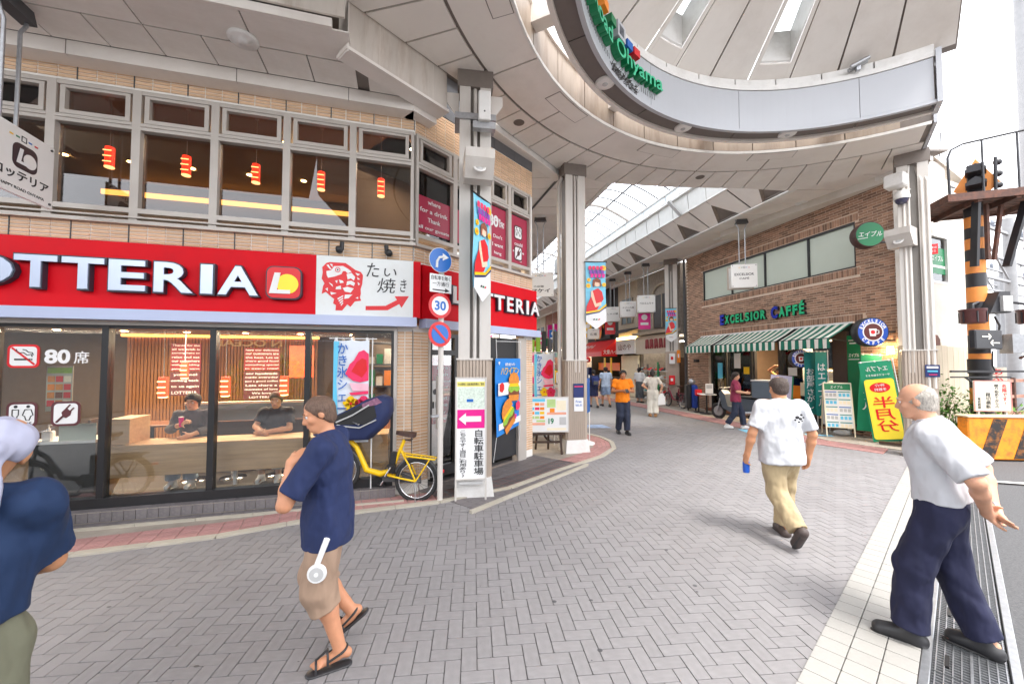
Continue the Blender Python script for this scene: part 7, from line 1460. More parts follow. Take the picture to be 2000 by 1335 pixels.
# ---------------------------------------------------------------- people: smooth-blended limb volumes turned into one continuous surface
import numpy as np
class Vol:
    def __init__(s): s.p = []
    def seg(s, a, b, ra, rb, k=.025, flat=1., ax=(0, 1, 0), clip=(), neg=False):
        s.p.append((np.array(a, float), np.array(b, float), ra, rb, k, flat, np.array(ax, float), clip, neg)); return s
    def ell(s, c, r, k=.02, neg=False, rot=None): s.p.append(('e', np.array(c, float), np.array(r, float), k, rot, neg)); return s
    def mesh(s, name, m, h=.01, fold=0., seed=0, smooth=True, ff=1.):
        lo = np.full(3, 9.); hi = np.full(3, -9.); B = []
        for q in s.p:
            if isinstance(q[0], str): a, b = q[1] - q[2].max() , q[1] + q[2].max()
            else: r = max(q[2], q[3]); a, b = np.minimum(q[0], q[1]) - r, np.maximum(q[0], q[1]) + r
            B.append((a - .05, b + .05))
            if not q[-1]: lo = np.minimum(lo, a - .03); hi = np.maximum(hi, b + .03)
        n = np.ceil((hi - lo) / h).astype(int) + 1; F = np.full(n, .12, np.float32); ax = [lo[i] + h * np.arange(n[i]) for i in range(3)]
        for q, (a, b) in zip(s.p, B):
            i0 = np.clip(np.floor((a - lo) / h).astype(int), 0, n); i1 = np.clip(np.ceil((b - lo) / h).astype(int) + 1, 0, n)
            if (i1 <= i0).any(): continue
            X, Y, Z = np.meshgrid(ax[0][i0[0]:i1[0]], ax[1][i0[1]:i1[1]], ax[2][i0[2]:i1[2]], indexing='ij', sparse=True); sl = tuple(slice(i0[i], i1[i]) for i in range(3))
            if isinstance(q[0], str):
                c, r, k, rot, neg = q[1], q[2], q[3], q[4], q[5]; dx, dy, dz = X - c[0], Y - c[1], Z - c[2]
                if rot is not None: M = np.array(rot); dx, dy, dz = M[0, 0] * dx + M[1, 0] * dy + M[2, 0] * dz, M[0, 1] * dx + M[1, 1] * dy + M[2, 1] * dz, M[0, 2] * dx + M[1, 2] * dy + M[2, 2] * dz
                L0 = np.sqrt((dx / r[0]) ** 2 + (dy / r[1]) ** 2 + (dz / r[2]) ** 2) + 1e-6; L1 = np.sqrt((dx / r[0] ** 2) ** 2 + (dy / r[1] ** 2) ** 2 + (dz / r[2] ** 2) ** 2) + 1e-6; d = L0 * (L0 - 1) / L1
            else:
                A, Bp, ra, rb, k, flat, fx_, clip, neg = q; v = Bp - A; L = np.linalg.norm(v) + 1e-9; v = v / L
                dx, dy, dz = X - A[0], Y - A[1], Z - A[2]; t = dx * v[0] + dy * v[1] + dz * v[2]; tc_ = np.clip(t, 0, L); rx, ry, rz = dx - v[0] * tc_, dy - v[1] * tc_, dz - v[2] * tc_
                if flat != 1.:
                    f = fx_ - v * (fx_ @ v); f = f / (np.linalg.norm(f) + 1e-9); e = (rx * f[0] + ry * f[1] + rz * f[2]) * (flat - 1); rx, ry, rz = rx + e * f[0], ry + e * f[1], rz + e * f[2]
                d = np.sqrt(rx * rx + ry * ry + rz * rz) - (ra + (rb - ra) * tc_ / L)
                if flat != 1.: d = d / (1 + (flat - 1) * .35)
                for p0, nn in clip: nn = np.array(nn, float); nn = nn / np.linalg.norm(nn); d = np.maximum(d, (X - p0[0]) * nn[0] + (Y - p0[1]) * nn[1] + (Z - p0[2]) * nn[2])
            g = F[sl]; d = d.astype(np.float32)
            if neg: F[sl] = np.maximum(g, -d)
            else: hh = np.maximum(k - np.abs(g - d), 0) / k; F[sl] = np.minimum(g, d) - hh * hh * k * .25
        if fold:
            X, Y, Z = np.meshgrid(*[a.astype(np.float32) for a in ax], indexing='ij', sparse=True); rg = np.random.RandomState(seed); w = 0
            wx = .03 * np.sin(9 * Z + 4 * Y + seed) + .02 * np.sin(17 * X + 3 * Z); wy = .03 * np.sin(7 * Z + 5 * X + 2 * seed)
            for i in range(5):
                d_ = rg.normal(size=3); d_[2] *= .55; d_ /= np.linalg.norm(d_); fr = rg.uniform(22, 55) * ff; w = w + (.75 - 1.6 * np.abs(np.sin(.5 * fr * (d_[0] * (X + wx) + d_[1] * (Y + wy) + d_[2] * Z) + rg.uniform(0, 6)))) * (30. / fr)
            F = F + (fold * .4 * w).astype(np.float32)
        F[0] = F[-1] = .1; F[:, 0] = F[:, -1] = .1; F[:, :, 0] = F[:, :, -1] = .1
        S = F < 0; c = np.zeros(np.array(n) - 1, np.int8); sh = [(i, j, k) for i in (0, 1) for j in (0, 1) for k in (0, 1)]
        cut = lambda G, o: G[o[0]:G.shape[0] - 1 + o[0], o[1]:G.shape[1] - 1 + o[1], o[2]:G.shape[2] - 1 + o[2]]
        for o in sh: c += cut(S, o)
        act = np.argwhere((c > 0) & (c < 8)); idx = -np.ones(c.shape, np.int64); idx[tuple(act.T)] = np.arange(len(act)); acc = np.zeros((len(act), 3)); cnt = np.zeros(len(act))
        for o in sh:
            for ax_ in range(3):
                if o[ax_]: continue
                o2 = list(o); o2[ax_] = 1; f0 = F[tuple((act + o).T)]; f1 = F[tuple((act + o2).T)]; mk = (f0 < 0) != (f1 < 0); t = np.where(mk, f0 / (f0 - f1 + 1e-12), 0); p = np.tile(np.array(o, float), (len(act), 1)); p[:, ax_] = t; acc[mk] += p[mk]; cnt[mk] += 1
        V = lo + h * (act + acc / np.maximum(cnt, 1)[:, None]); Q = []
        for ax_ in range(3):
            u, v = [(1, 2), (2, 0), (0, 1)][ax_]; a = [slice(None)] * 3; b = [slice(None)] * 3; a[ax_] = slice(0, -1); b[ax_] = slice(1, None); m1 = S[tuple(a)] & ~S[tuple(b)]; m2 = ~S[tuple(a)] & S[tuple(b)]
            for mm, fl in ((m1, 0), (m2, 1)):
                e = np.argwhere(mm); e = e[(e[:, u] > 0) & (e[:, v] > 0) & (e[:, u] < n[u] - 1) & (e[:, v] < n[v] - 1)]
                eu = np.zeros(3, int); eu[u] = 1; ev = np.zeros(3, int); ev[v] = 1
                qd = np.stack([idx[tuple((e - eu - ev).T)], idx[tuple((e - ev).T)], idx[tuple(e.T)], idx[tuple((e - eu).T)]], 1); Q.append(qd[:, ::-1] if fl else qd)
        Q = np.concatenate(Q); Q = Q[(Q >= 0).all(1)]
        nb = np.zeros_like(V); ct = np.zeros(len(V))
        for i in range(4): np.add.at(nb, Q[:, i], V[Q[:, (i + 1) % 4]] + V[Q[:, (i - 1) % 4]]); np.add.at(ct, Q[:, i], 2)
        V = V * .55 + .45 * nb / np.maximum(ct, 1)[:, None]
        me = bpy.data.meshes.new(name); me.vertices.add(len(V)); me.vertices.foreach_set('co', V.astype(np.float32).ravel()); me.loops.add(len(Q) * 4); me.loops.foreach_set('vertex_index', Q.astype(np.int32).ravel()); me.polygons.add(len(Q)); me.polygons.foreach_set('loop_start', np.arange(0, len(Q) * 4, 4, dtype=np.int32)); me.polygons.foreach_set('loop_total', np.full(len(Q), 4, np.int32)); me.polygons.foreach_set('use_smooth', np.ones(len(Q), bool)); me.materials.append(m); me.update(); me.validate(); return me
_skins = {}
def skin_mat(h):
    if h not in _skins:
        m = mat('skin_' + h.lstrip('#'), h, .5, var=.07, scale=18, bump=.06, bscale=300, spec=.4); b = m.node_tree.nodes['Principled BSDF']; b.inputs['Subsurface Weight'].default_value = .12; b.inputs['Subsurface Radius'].default_value = (.02, .008, .004); b.inputs['Subsurface Scale'].default_value = .3; _skins[h] = m
    return _skins[h]
def cloth(name, c, var=.10, rough=.85, **k): return mat(name, c, rough, var=var, scale=7, bump=.75, bscale=9, stretch=(1, 1, .55), bdist=.08, bdet=1.6, **k)
V_ = lambda *a: np.array(a, float)
def un(v): return v / (np.linalg.norm(v) + 1e-9)
DEF = dict(pelvis=(0, 0, .93), waist=(0, .0, 1.07), chest=(0, .01, 1.25), neck=(0, -.015, 1.43), head=(0, .02, 1.585),
    shL=(-.185, -.01, 1.385), shR=(.185, -.01, 1.385), elL=(-.24, -.02, 1.11), elR=(.24, -.02, 1.11), wrL=(-.25, .06, .87), wrR=(.25, .06, .87),
    hpL=(-.09, 0, .90), hpR=(.09, 0, .90), knL=(-.10, .03, .49), knR=(.10, .03, .49), anL=(-.10, -.02, .085), anR=(.10, -.02, .085), ftL=(-.12, .13, .03), ftR=(.12, .13, .03))
def person(label, loc, face, J={}, s=1., g=1., skin='#c58e6c', hair=('short', '#17120f'), shirt=None, bottom=None, shoes=None, look=0., h=.010, hands=None, curl=(.35, .35), group=None, fem=False, nod=0., handdir={}, palm={}):
    """loc: ground point, face: direction looked at (x, y); joints J override DEF in metres for a 1.70 m body facing +y"""
    j = {k: V_(*v) for k, v in DEF.items()}; j.update({k: V_(*v) for k, v in J.items()})
    t = thing('person', label, 'person', loc, math.atan2(-face[0], face[1]), group); t.scale = (s, s, s); sk = skin_mat(skin); b = Vol(); fy = (0, 1, 0)
    tf = un(np.cross(j['shR'] - j['shL'], j['chest'] - j['pelvis']))
    if tf[1] < 0 and abs(tf[1]) > .2: tf = -tf
    def torso(v, e, hem=None, k=.05):
        cl = ((hem, (j['pelvis'] - j['chest'])),) if hem is not None else ()
        v.seg(j['pelvis'] - (0, 0, .02), j['waist'], (.155 + e) * g, (.142 + e) * (g if not fem else .92 * g), k, 1.38, tf, cl)
        v.seg(j['waist'], j['chest'], (.142 + e) * (g if not fem else .92 * g), (.160 + e) * (1 + (g - 1) * .7), k, 1.42, tf, cl)
        v.seg(j['chest'], (j['shL'] + j['shR']) / 2 * .55 + j['neck'] * .45 - (0, 0, .03), (.155 + e * .8), .10 + e * .4, k, 1.45, tf)
        for S in 'LR': v.seg(j['chest'] * .3 + j['neck'] * .7 - (0, 0, .04), j['sh' + S] - (0, 0, .005), .062 + e * .6, .056 + e * .8, k, 1.1, tf)
        if g > 1.08: v.ell(j['waist'] + tf * .05 * g, ((.13 + e) * g, (.105 + e) * g, .15), .08)
    torso(b, -.004)
    hc = j['head']; up = un(hc - j['neck']); a_ = look; c_, s_ = math.cos(a_), math.sin(a_); fwd = V_(-s_, c_, 0); fwd = un(fwd - up * (fwd @ up) * (1 - nod)); rt = un(np.cross(fwd, up)); up2 = np.cross(rt, fwd); HR = np.stack([rt, fwd, up2], 1)
    P = lambda x, y, z: hc + rt * x + fwd * y + up2 * z
    b.seg(j['neck'] - (0, 0, .05), hc - up * .03 - fwd * .02, .058 * (1 + (g - 1) * .4), .050, .03)
    b.ell(P(0, -.012, .025), (.074, .092, .088), .03, rot=HR); b.ell(P(0, .020, -.045), (.058, .070, .066), .03, rot=HR); b.seg(P(-.022, .058, -.088), P(.022, .058, -.088), .022, .022, .03)
    if h < .012 or True:
        b.seg(P(0, .082, .012), P(0, .100, -.028), .009, .014, .014); b.seg(P(-.012, .088, -.034), P(.012, .088, -.034), .009, .009, .01)
        for q in (-1, 1):
            b.ell(P(q * .030, .088, .004), (.017, .012, .012), .006, True, HR); b.seg(P(q * .014, .083, .022), P(q * .046, .073, .020), .009, .007, .012); b.ell(P(q * .042, .056, -.025), (.022, .022, .02), .02, rot=HR)
            b.ell(P(q * .078, -.010, -.005), (.010, .020, .032), .008, rot=HR)
        b.seg(P(-.02, .083, -.060), P(.02, .083, -.060), .007, .007, .008)
    hd = hands or {}
    for S, q in (('L', -1), ('R', 1)):
        sh, el, wr = j['sh' + S], j['el' + S], j['wr' + S]
        b.seg(sh, el, .050 * (1 + (g - 1) * .5), .040, .03); b.seg(el, el + (wr - el) * .35, .039, .041, .025); b.seg(el + (wr - el) * .35, wr, .041, .027, .02)
        d = un(V_(*handdir[S])) if S in handdir else un(wr - el); pn = un(V_(*palm[S])) if S in palm else un(V_(-q, .1, 0)); pn = un(pn - d * (pn @ d)); l = np.cross(d, pn) * 1.0
        if l @ V_(0, 1, 0) < 0 and S not in palm: l = -l
        b.seg(wr, wr + d * .022, .026, .027, .02); b.seg(wr + d * .03, wr + d * .075, .038, .041, .015, 2.3, pn); cu = curl[0 if S == 'L' else 1]
        for i, (o, L) in enumerate(((.030, .070), (.010, .079), (-.010, .074), (-.029, .058))):
            p = wr + d * (.085 - abs(o) * .15) + l * o; dd = d; x = p
            for ph, fr in enumerate((.45, .32, .23)):
                an = cu * (.7 if ph == 0 else 1.) * (1 + .08 * i); dd = un(dd * math.cos(an) + pn * math.sin(an)); y = x + dd * L * fr; b.seg(x, y, .0088 - ph * .0006, .0082 - ph * .0007, .004); x = y
        x = wr + d * .025 + l * .028; dd = un(d * .55 + l * .75 + pn * .3); y = x + dd * .042; b.seg(x, y, .0135, .0105, .012); dd = un(dd + d * .5 + pn * .25); b.seg(y, y + dd * .034, .0098, .0082, .004)
        hp, kn, an_, ft = j['hp' + S], j['kn' + S], j['an' + S], j['ft' + S]; gg = 1 + (g - 1) * .6
        b.seg(hp, kn, .086 * gg, .055 * gg, .05); b.seg(kn, kn + (an_ - kn) * .35 - (0, .012, 0), .053, .055 * gg, .03); b.seg(kn + (an_ - kn) * .35 - (0, .012, 0), an_, .053 * gg, .036, .03)
        fd = un(ft - an_ + V_(0, 0, .03)); fh = un(ft - an_); hl = an_ - fh * .045 - (0, 0, .045 if abs(an_[2] - ft[2]) < .1 else .02)
        b.seg(an_, hl, .036, .030, .02); b.seg(an_ + fh * .02 - (0, 0, .02), ft - fh * .02, .036, .030, .02, 1.15, (0, 0, 1))
        lat = un(np.cross(fh, V_(0, 0, 1)))
        for i in range(5): o = (i - 2) * .016 * (1 if S == 'R' else -1); b.seg(ft + lat * o - fh * .03, ft + lat * o + fh * (.022 - .006 * i), .013, .010 - .0008 * i, .008)
    body = link('body', b.mesh('body', sk, h), t)
    # face details and hair
    for q in (-1, 1):
        e = MB(); c0 = Vector(P(q * .030, .0700, .004)); e.ball(c0, .0125, 10, 7); ey = e.build('eye', PURE, t); e = MB(); e.ball(c0 + Vector(fwd) * .0075, .0062, 8, 6); e.build('iris', INK, ey)
        e = MB(); e.tube([P(q * .014, .0895, .028), P(q * .032, .086, .032), P(q * .048, .076, .026)], [.003, .004, .002], 5); e.build('eyebrow', mat('brow', hair[1] if hair else '#555049', .9) if 'brow_' + (hair[1] if hair else 'x') not in bpy.data.materials else bpy.data.materials['brow_' + (hair[1] if hair else 'x')], t)
    e = MB(); e.tube([P(-.024, .083, -.058), P(-.01, .0915, -.0555), P(0, .092, -.057), P(.01, .0915, -.0555), P(.024, .083, -.058)], [.002, .0045, .0045, .0045, .002], 6); e.tube([P(-.02, .084, -.063), P(0, .0905, -.065), P(.02, .084, -.063)], [.002, .005, .002], 6); e.build('lips', mat('lip', '#a8665a', .5) if 'lip' not in bpy.data.materials else bpy.data.materials['lip'], t)
    if hair and hair[0] != 'none':
        hm = mat('hair_' + hair[1].lstrip('#'), hair[1], .6, var=.4, scale=90, bump=1., bscale=140, bdist=.01, stretch=(1, 1, .3)) if 'hair_' + hair[1].lstrip('#') not in bpy.data.materials else bpy.data.materials['hair_' + hair[1].lstrip('#')]; v = Vol(); cut_f = (P(0, .058, .045), fwd * .8 - up2 * .75); cut_l = (P(0, 0, -.06), -up2 + fwd * .9)
        if hair[0] == 'fringe': cut_f = (P(0, -.005, .02), fwd * .75 + up2); cut_l = (P(0, 0, -.05), -up2 + fwd * .5)
        if hair[0] == 'buzz': cut_f = (P(0, .062, .055), fwd * .8 - up2 * .6); cut_l = (P(0, 0, -.06), -up2 + fwd * .9)
        e_ = .001 if hair[0] == 'fringe' else (.004 if hair[0] == 'buzz' else .014)
        v.seg(P(0, -.030, -.03), P(0, -.024, .018), .066 + e_, .079 + e_, .02, 1., (0, 1, 0), (cut_f, cut_l)); v.seg(P(0, -.024, .020), P(0, -.006, .030), .079 + e_, .077 + e_, .02, 1., (0, 1, 0), (cut_f, cut_l))
        if hair[0] in ('long', 'bob'): v.seg(P(0, -.05, .0), P(0, -.06, -.16 if hair[0] == 'long' else -.08), .078, .06, .03, 1.2, fwd, ((P(0, .03, 0), fwd),))
        if hair[0] == 'pony': v.seg(P(0, -.09, .03), P(0, -.13, -.14), .03, .018, .02)
        ho = link('hair', v.mesh('hair', hm, min(h, .008), .006, 5, ff=3.), t)
        if h < .009:
            rg = random.Random(9); q = MB(); pl = [p for p in ho.data.polygons]; ln_ = .006 if hair[0] == 'buzz' else .010
            for _ in range(2600):
                p = rg.choice(pl); n_ = Vector(p.normal); c = Vector(p.center) + Vector((rg.gauss(0, .003), rg.gauss(0, .003), rg.gauss(0, .003))); d = (n_ * .6 - Vector(up2) * .5 - Vector(fwd) * .3 + Vector((rg.gauss(0, .3), rg.gauss(0, .3), rg.gauss(0, .3)))).normalized(); sd_ = d.cross(n_).normalized() * .0009; q.add([c - sd_, c + sd_, c + d * ln_ * rg.uniform(.6, 1.5)], [(0, 1, 2)])
            q.build('hair_strands', hm, ho, 'stuff')
    # clothes
    def limbclip(a, c, f): p = a + (c - a) * f; return p, ((p, c - a),)
    if shirt:
        m, hemz, sl = shirt[:3]; loose = shirt[3] if len(shirt) > 3 else .016; v = Vol(); ax_ = un(j['pelvis'] - j['chest']); dn = (j['chest'][2] - hemz) / max(1e-3, -ax_[2]); hp_ = j['chest'] + ax_ * dn
        torso(v, loose, None, .05)
        if hemz < j['pelvis'][2]: v.seg(j['pelvis'], hp_, (.158 + loose) * g, (.165 + loose) * g, .05, 1.34, tf)
        v.p = [(q[0], q[1], q[2], q[3], q[4], q[5], q[6], tuple(q[7]) + ((hp_, ax_),), q[8]) if not isinstance(q[0], str) else q for q in v.p]
        for S in 'LR':
            sh, el, wr = j['sh' + S], j['el' + S], j['wr' + S]; gg = 1 + (g - 1) * .5
            if sl <= 1: p, cl = limbclip(sh, el, sl); v.seg(sh, p, (.056 + loose * .5) * gg, (.054 + loose * .7) * gg, .035, 1., fy, cl)
            else: p, cl = limbclip(el, wr, sl - 1); v.seg(sh, el, .062 * gg, .055, .03); v.seg(el, p, .055, .048, .02, 1., fy, cl)
        v.ell(j['neck'] + up * .075 + tf * .01, (.064, .066, .06), .01, True)
        if h < .009: e = MB(); ct_ = j['neck'] + up * .022 + tf * .008; rx_ = un(np.cross(tf, up)); e.tube([ct_ + (rx_ * math.cos(R(a)) * .066 + tf * math.sin(R(a)) * .069) + up * (-.012 * math.sin(R(a))) for a in range(0, 360, 20)], .007, 6, False, True); e.build('collar_rib', m, t)
        link('shirt', v.mesh('shirt', m, h, .010 if h < .012 else .008, len(label) * 7 % 97, ff=1.15), t)
    if bottom:
        kind, m = bottom[:2]; v = Vol(); top = bottom[3] if len(bottom) > 3 else (shirt[1] + .05 if shirt and shirt[1] < 1. else j['waist'][2] - .02); cz = ((V_(0, j['waist'][1], top), j['chest'] - j['pelvis']),)
        v.seg(j['pelvis'] - (0, 0, .02), j['waist'], .162 * g, .150 * g, .05, 1.36, tf, cz)
        if kind == 'skirt': 
            f = bottom[2]; mid = (j['knL'] + j['knR']) / 2; am = (j['anL'] + j['anR']) / 2; p = mid + (am - mid) * (f - 1) if f > 1 else j['pelvis'] + (mid - j['pelvis']) * f; v.seg(j['pelvis'], p, .175 * g, .21 * g, .05, 1.25, tf, ((p, p - j['pelvis']),))
        else:
            f = bottom[2]
            for S in 'LR':
                hp, kn, an_ = j['hp' + S], j['kn' + S], j['an' + S]; gg = 1 + (g - 1) * .6; lo_ = bottom[4] if len(bottom) > 4 else .016
                if f <= 1: p, cl = limbclip(hp, kn, f); v.seg(hp, p, (.088 + lo_ * .5) * gg, (.080 + lo_) * gg, .045, 1., fy, cl)
                else:
                    p, cl = limbclip(kn, an_, f - 1); v.seg(hp, kn, (.088 + lo_ * .6) * gg, (.064 + lo_) * gg, .045); v.seg(kn, p, (.064 + lo_) * gg, (.052 + lo_ * 1.3) * gg, .04, 1., fy, cl)
        v.p = [q[:7] + (tuple(q[7]) + cz, q[8]) for q in v.p]
        link('skirt' if kind == 'skirt' else kind, v.mesh(kind, m, h, .010 if h < .012 else .008, (len(label) * 5 + 7) % 89, ff=1.1), t)
    if shoes:
        m, sole = shoes[:2]
        for S in 'LR':
            an_, ft = j['an' + S], j['ft' + S]; fh = un(ft - an_); flat_ = abs(an_[2] - ft[2]) < .1; dn = V_(0, 0, 1) if flat_ else un(np.cross(np.cross(fh, V_(0, 0, 1)), fh)); hl = an_ - fh * .045 - dn * (.04 if flat_ else .035); hl2 = V_(*hl); tip = ft + fh * .012
            if flat_: hl2[2] = .034; tip = V_(tip[0], tip[1], .030)
            v = Vol()
            if sole != 'sandal':
                v.seg(hl2, tip - fh * .012, .046, .042, .02, 1., (0, 0, 1)); v.seg(an_ - dn * .01, hl2, .046, .046, .02); v.seg(an_ - dn * .02 + fh * .03, ft, .040, .034, .03); sm = link('shoe', v.mesh('shoe', m, min(h, .008)), t)
            v = Vol(); v.seg(hl2 - dn * .030 + fh * .006, tip - dn * .028, .040, .046, .02, 3.2, dn); so = link('sole', v.mesh('sole', sole if sole != 'sandal' else m, min(h, .007)), t if sole == 'sandal' else sm)
            if sole == 'sandal':
                lat = un(np.cross(fh, dn)); e = MB()
                for bpt, hgt in ((ft - fh * .005, .042), (ft - fh * .075, .062), (an_ - dn * .02, .0)):
                    if hgt: e.tube([bpt + lat * .048 * math.cos(R(a)) + dn * (hgt * math.sin(R(a)) - .012) for a in range(-10, 191, 20)], .007, 6)
                e.tube([an_ + (lat * math.cos(R(a)) - fh * math.sin(R(a))) * .044 for a in range(0, 181, 20)], .008, 6); e.tube([ft - fh * .005 + dn * .035, ft - fh * .075 + dn * .052], .007, 6); e.tube([an_ + lat * .044, ft - fh * .075 + lat * .044], .007, 6); e.tube([an_ - lat * .044, ft - fh * .075 - lat * .044], .007, 6); e.build('sandal_strap', m, t)
    return t, j, P
NAVY_T = cloth('navy_tee', '#1d2a52'); TANS = cloth('tan_shorts', '#a08672', .06); WHT = cloth('white_tee', '#c4c6cb', .05); KHAKI = cloth('khaki', '#b3a07e'); DNAVY = cloth('dark_navy_slacks', '#1c1f3c', .12); OLIVE = cloth('olive_cargo', '#6a6a58'); LNAVY = cloth('blue_navy_tee', '#122a4d'); BLKSH = mat('black_shoe', (.025, .025, .028), .45, var=.1); SOLE = mat('shoe_sole', (.05, .05, .05), .7); WSH = mat('white_shoe', (.7, .7, .7), .6)
# 1 man in navy T-shirt and tan shorts, hand at his shoulder
t, j, P = person('man in a navy T-shirt and tan shorts with a white fan at his waist', (-1.19, 2.60, .013), (-.95, -.32), dict(head=(0, .07, 1.575), neck=(0, .015, 1.43), chest=(0, 0, 1.24), shL=(-.19, .03, 1.37), shR=(.185, -.02, 1.38), elL=(-.255, .21, 1.08), wrL=(-.19, .19, 1.31), elR=(.24, -.03, 1.11), wrR=(.22, .07, .88), knL=(-.10, .04, .50), anL=(-.10, -.09, .10), ftL=(-.12, .05, .042), hpR=(.09, -.02, .90), knR=(.10, .08, .50), anR=(.11, -.15, .20), ftR=(.11, -.03, .085)), s=.99, g=1.04, skin='#c98f6e', hair=('buzz', '#6a5346'), shirt=(NAVY_T, .76, .82, .030), bottom=('shorts', TANS, 1.30, .81, .030), shoes=(BLKSH, 'sandal'), h=.0075, handdir=dict(L=(.30, -.42, .35)), palm=dict(L=(.6, -.3, -.7)), curl=(.45, .5), look=.15)
fan = thing('hand_fan', 'white portable fan clipped at the waist of the man in navy', 'fan', (-1.15, 2.385, .72), R(10)); q = MB(); q.T = Matrix.Rotation(R(20), 4, 'Y'); q.tube([(0, 0, -.02), (0, 0, .14)], [.016, .018], 10); q.build('handle', PURE, fan); q = MB(); q.lathe([(.052, -.012), (.056, 0), (.052, .012)], 20, (-.005, 0, -.065), 'y'); q.build('fan_cage', PURE, fan); q = MB(); q.lathe([(.040, -.016), (.036, -.014)], 18, (-.005, 0, -.065), 'y'); q.build('grille', LGREY, fan); q = MB(); q.lathe([(.013, -.02), (.012, -.016)], 12, (-.005, 0, -.065), 'y'); q.build('fan_hub', PURE, fan)
# 2 man with white headscarf at the left edge
t, j, P = person('man seen from behind at the left edge with a white headscarf and dark blue T-shirt', (-1.885, 1.34, .013), (-.66, .75), dict(head=(.085, .05, 1.575), neck=(.02, .03, 1.42), chest=(0, .01, 1.24), elL=(-.25, .10, 1.12), wrL=(-.18, .32, 1.05), elR=(.215, .12, 1.12), wrR=(.12, .33, 1.05), knR=(.10, -.02, .5), anR=(.11, -.2, .12), ftR=(.12, -.06, .04), knL=(-.1, .16, .5), anL=(-.1, .2, .085), ftL=(-.12, .35, .03)), s=1.0, g=1.0, skin='#c08a66', hair=None, shirt=(LNAVY, 1.02, .82, .028), bottom=('trousers', OLIVE, 1.95, 1.09, .022), shoes=(BLKSH, SOLE), h=.0075)
v = Vol(); HW_ = cloth('headscarf_white', '#aeb0c6', .04); v.seg(P(0, -.018, .028), P(0, -.004, .034), .084, .081, .02, 1., (0, 1, 0), ((P(0, .06, .03), P(0, .9, -.55) - P(0, 0, 0)), (P(0, 0, -.03), P(0, -.15, -1) - P(0, 0, 0)))); v.seg(P(0, -.095, -.01), P(.05, -.13, -.17), .030, .050, .03, 2.2, P(0, 1, 0) - P(0, 0, 0)); v.seg(P(0, -.10, .0), P(-.04, -.125, -.12), .028, .045, .03, 2.2, P(0, 1, 0) - P(0, 0, 0)); v.ell(P(0, -.105, .005), (.035, .03, .03), .02); link('headscarf', v.mesh('headscarf', HW_, .007, .008, 3, ff=1.4), t)
# 3 man in white T-shirt walking away
t, j, P = person('stocky man in a white T-shirt and khaki trousers walking away holding a blue bottle', (2.88, 4.25, .013), (.05, 1.), dict(head=(.0, .03, 1.585), elL=(-.31, -.03, 1.12), wrL=(-.335, .03, .89), elR=(.29, -.04, 1.11), wrR=(.285, .02, .87), knL=(-.06, .0, .50), anL=(-.015, -.27, .20), ftL=(-.01, -.20, .07), hpR=(.095, .02, .90), knR=(.11, .16, .51), anR=(.10, .16, .095), ftR=(.12, .31, .04)), s=1.02, g=1.13, skin='#c9906c', hair=('buzz', '#4a3d37'), shirt=(WHT, .82, .80, .024), bottom=('trousers', KHAKI, 1.93, .87, .022), shoes=(mat('shoe_brown', '#4a3f3c', .6, var=.2), mat('sole_grey', '#3c3a3a', .7, var=.2)), h=.008, curl=(.75, .35))
b = MB()
for k, (x, z, r_) in enumerate(((.06, 1.30, .022), (.10, 1.325, .014), (.04, 1.275, .012), (.09, 1.285, .018), (.12, 1.30, .012), (.075, 1.255, .012), (.105, 1.265, .009))): b.ball((x, -.168 + .03 * (z - 1.28), z), (r_, .006, r_ * .8), 8, 5)
b.build('back_print', INK, t)
bo = thing('water_bottle', 'small blue bottle in the left hand of the man in white', 'bottle', (2.55, 4.34, .76), 0); q = MB(); q.lathe([(.030, -.05), (.034, -.03), (.034, .06), (.018, .09), (.018, .11)], 14); q.build('bottle_body', mat('bottle_blue', '#1f55b8', .3, spec=.6), bo); q = MB(); q.lathe([(.021, .11), (.021, .135)], 12); q.build('cap', BLACK, bo)
# 4 elderly man with hands behind his back
GRW = cloth('white_polo', '#c6c8ce', .04)
t, j, P = person('elderly man in a white polo and navy slacks with hands clasped behind his back', (2.88, 2.68, .013), (-.62, .78), dict(pelvis=(0, .0, .93), waist=(0, .0, 1.06), chest=(0, .03, 1.25), neck=(0, .04, 1.43), head=(0, .10, 1.575), shL=(-.185, .02, 1.38), shR=(.185, .02, 1.38), elL=(-.255, -.16, 1.14), elR=(.255, -.17, 1.14), wrL=(-.045, -.19, .92), wrR=(.045, -.215, .94), hpL=(-.09, .0, .90), hpR=(.09, .0, .90), knL=(-.10, .13, .51), anL=(-.11, .16, .10), ftL=(-.13, .30, .04), knR=(.10, -.02, .50), anR=(.11, -.15, .10), ftR=(.13, -.02, .035)), s=1.03, g=1.03, skin='#cf9c80', hair=('fringe', '#b9b3ab'), shirt=(GRW, .95, .92, .026), bottom=('trousers', DNAVY, 1.97, 1.06, .026), shoes=(BLKSH, SOLE), h=.0075, handdir=dict(L=(.75, -.30, -.35), R=(-.6, -.35, -.4)), palm=dict(L=(0, -1, .3), R=(0, -1, .4)), curl=(.12, .2), nod=.5)
v = Vol(); v.seg(V_(0, -.0, 1.0), V_(0, -.0, 1.035), .166, .164, .01, 1.36, (0, 1, .0), ((V_(0, -.0, 1.04), (0, .0, 1)), (V_(0, -.0, 1.0), (0, -.0, -1)))); link('belt', v.mesh('belt', BLACK, .008), t)
v = Vol(); v.seg(V_(-.03, .035, 1.445), V_(.03, .035, 1.445), .066, .066, .02, 1., (0, 1, 0), ((V_(0, .04, 1.47), (0, .3, 1)),)); link('collar', v.mesh('collar', GRW, .008), t)
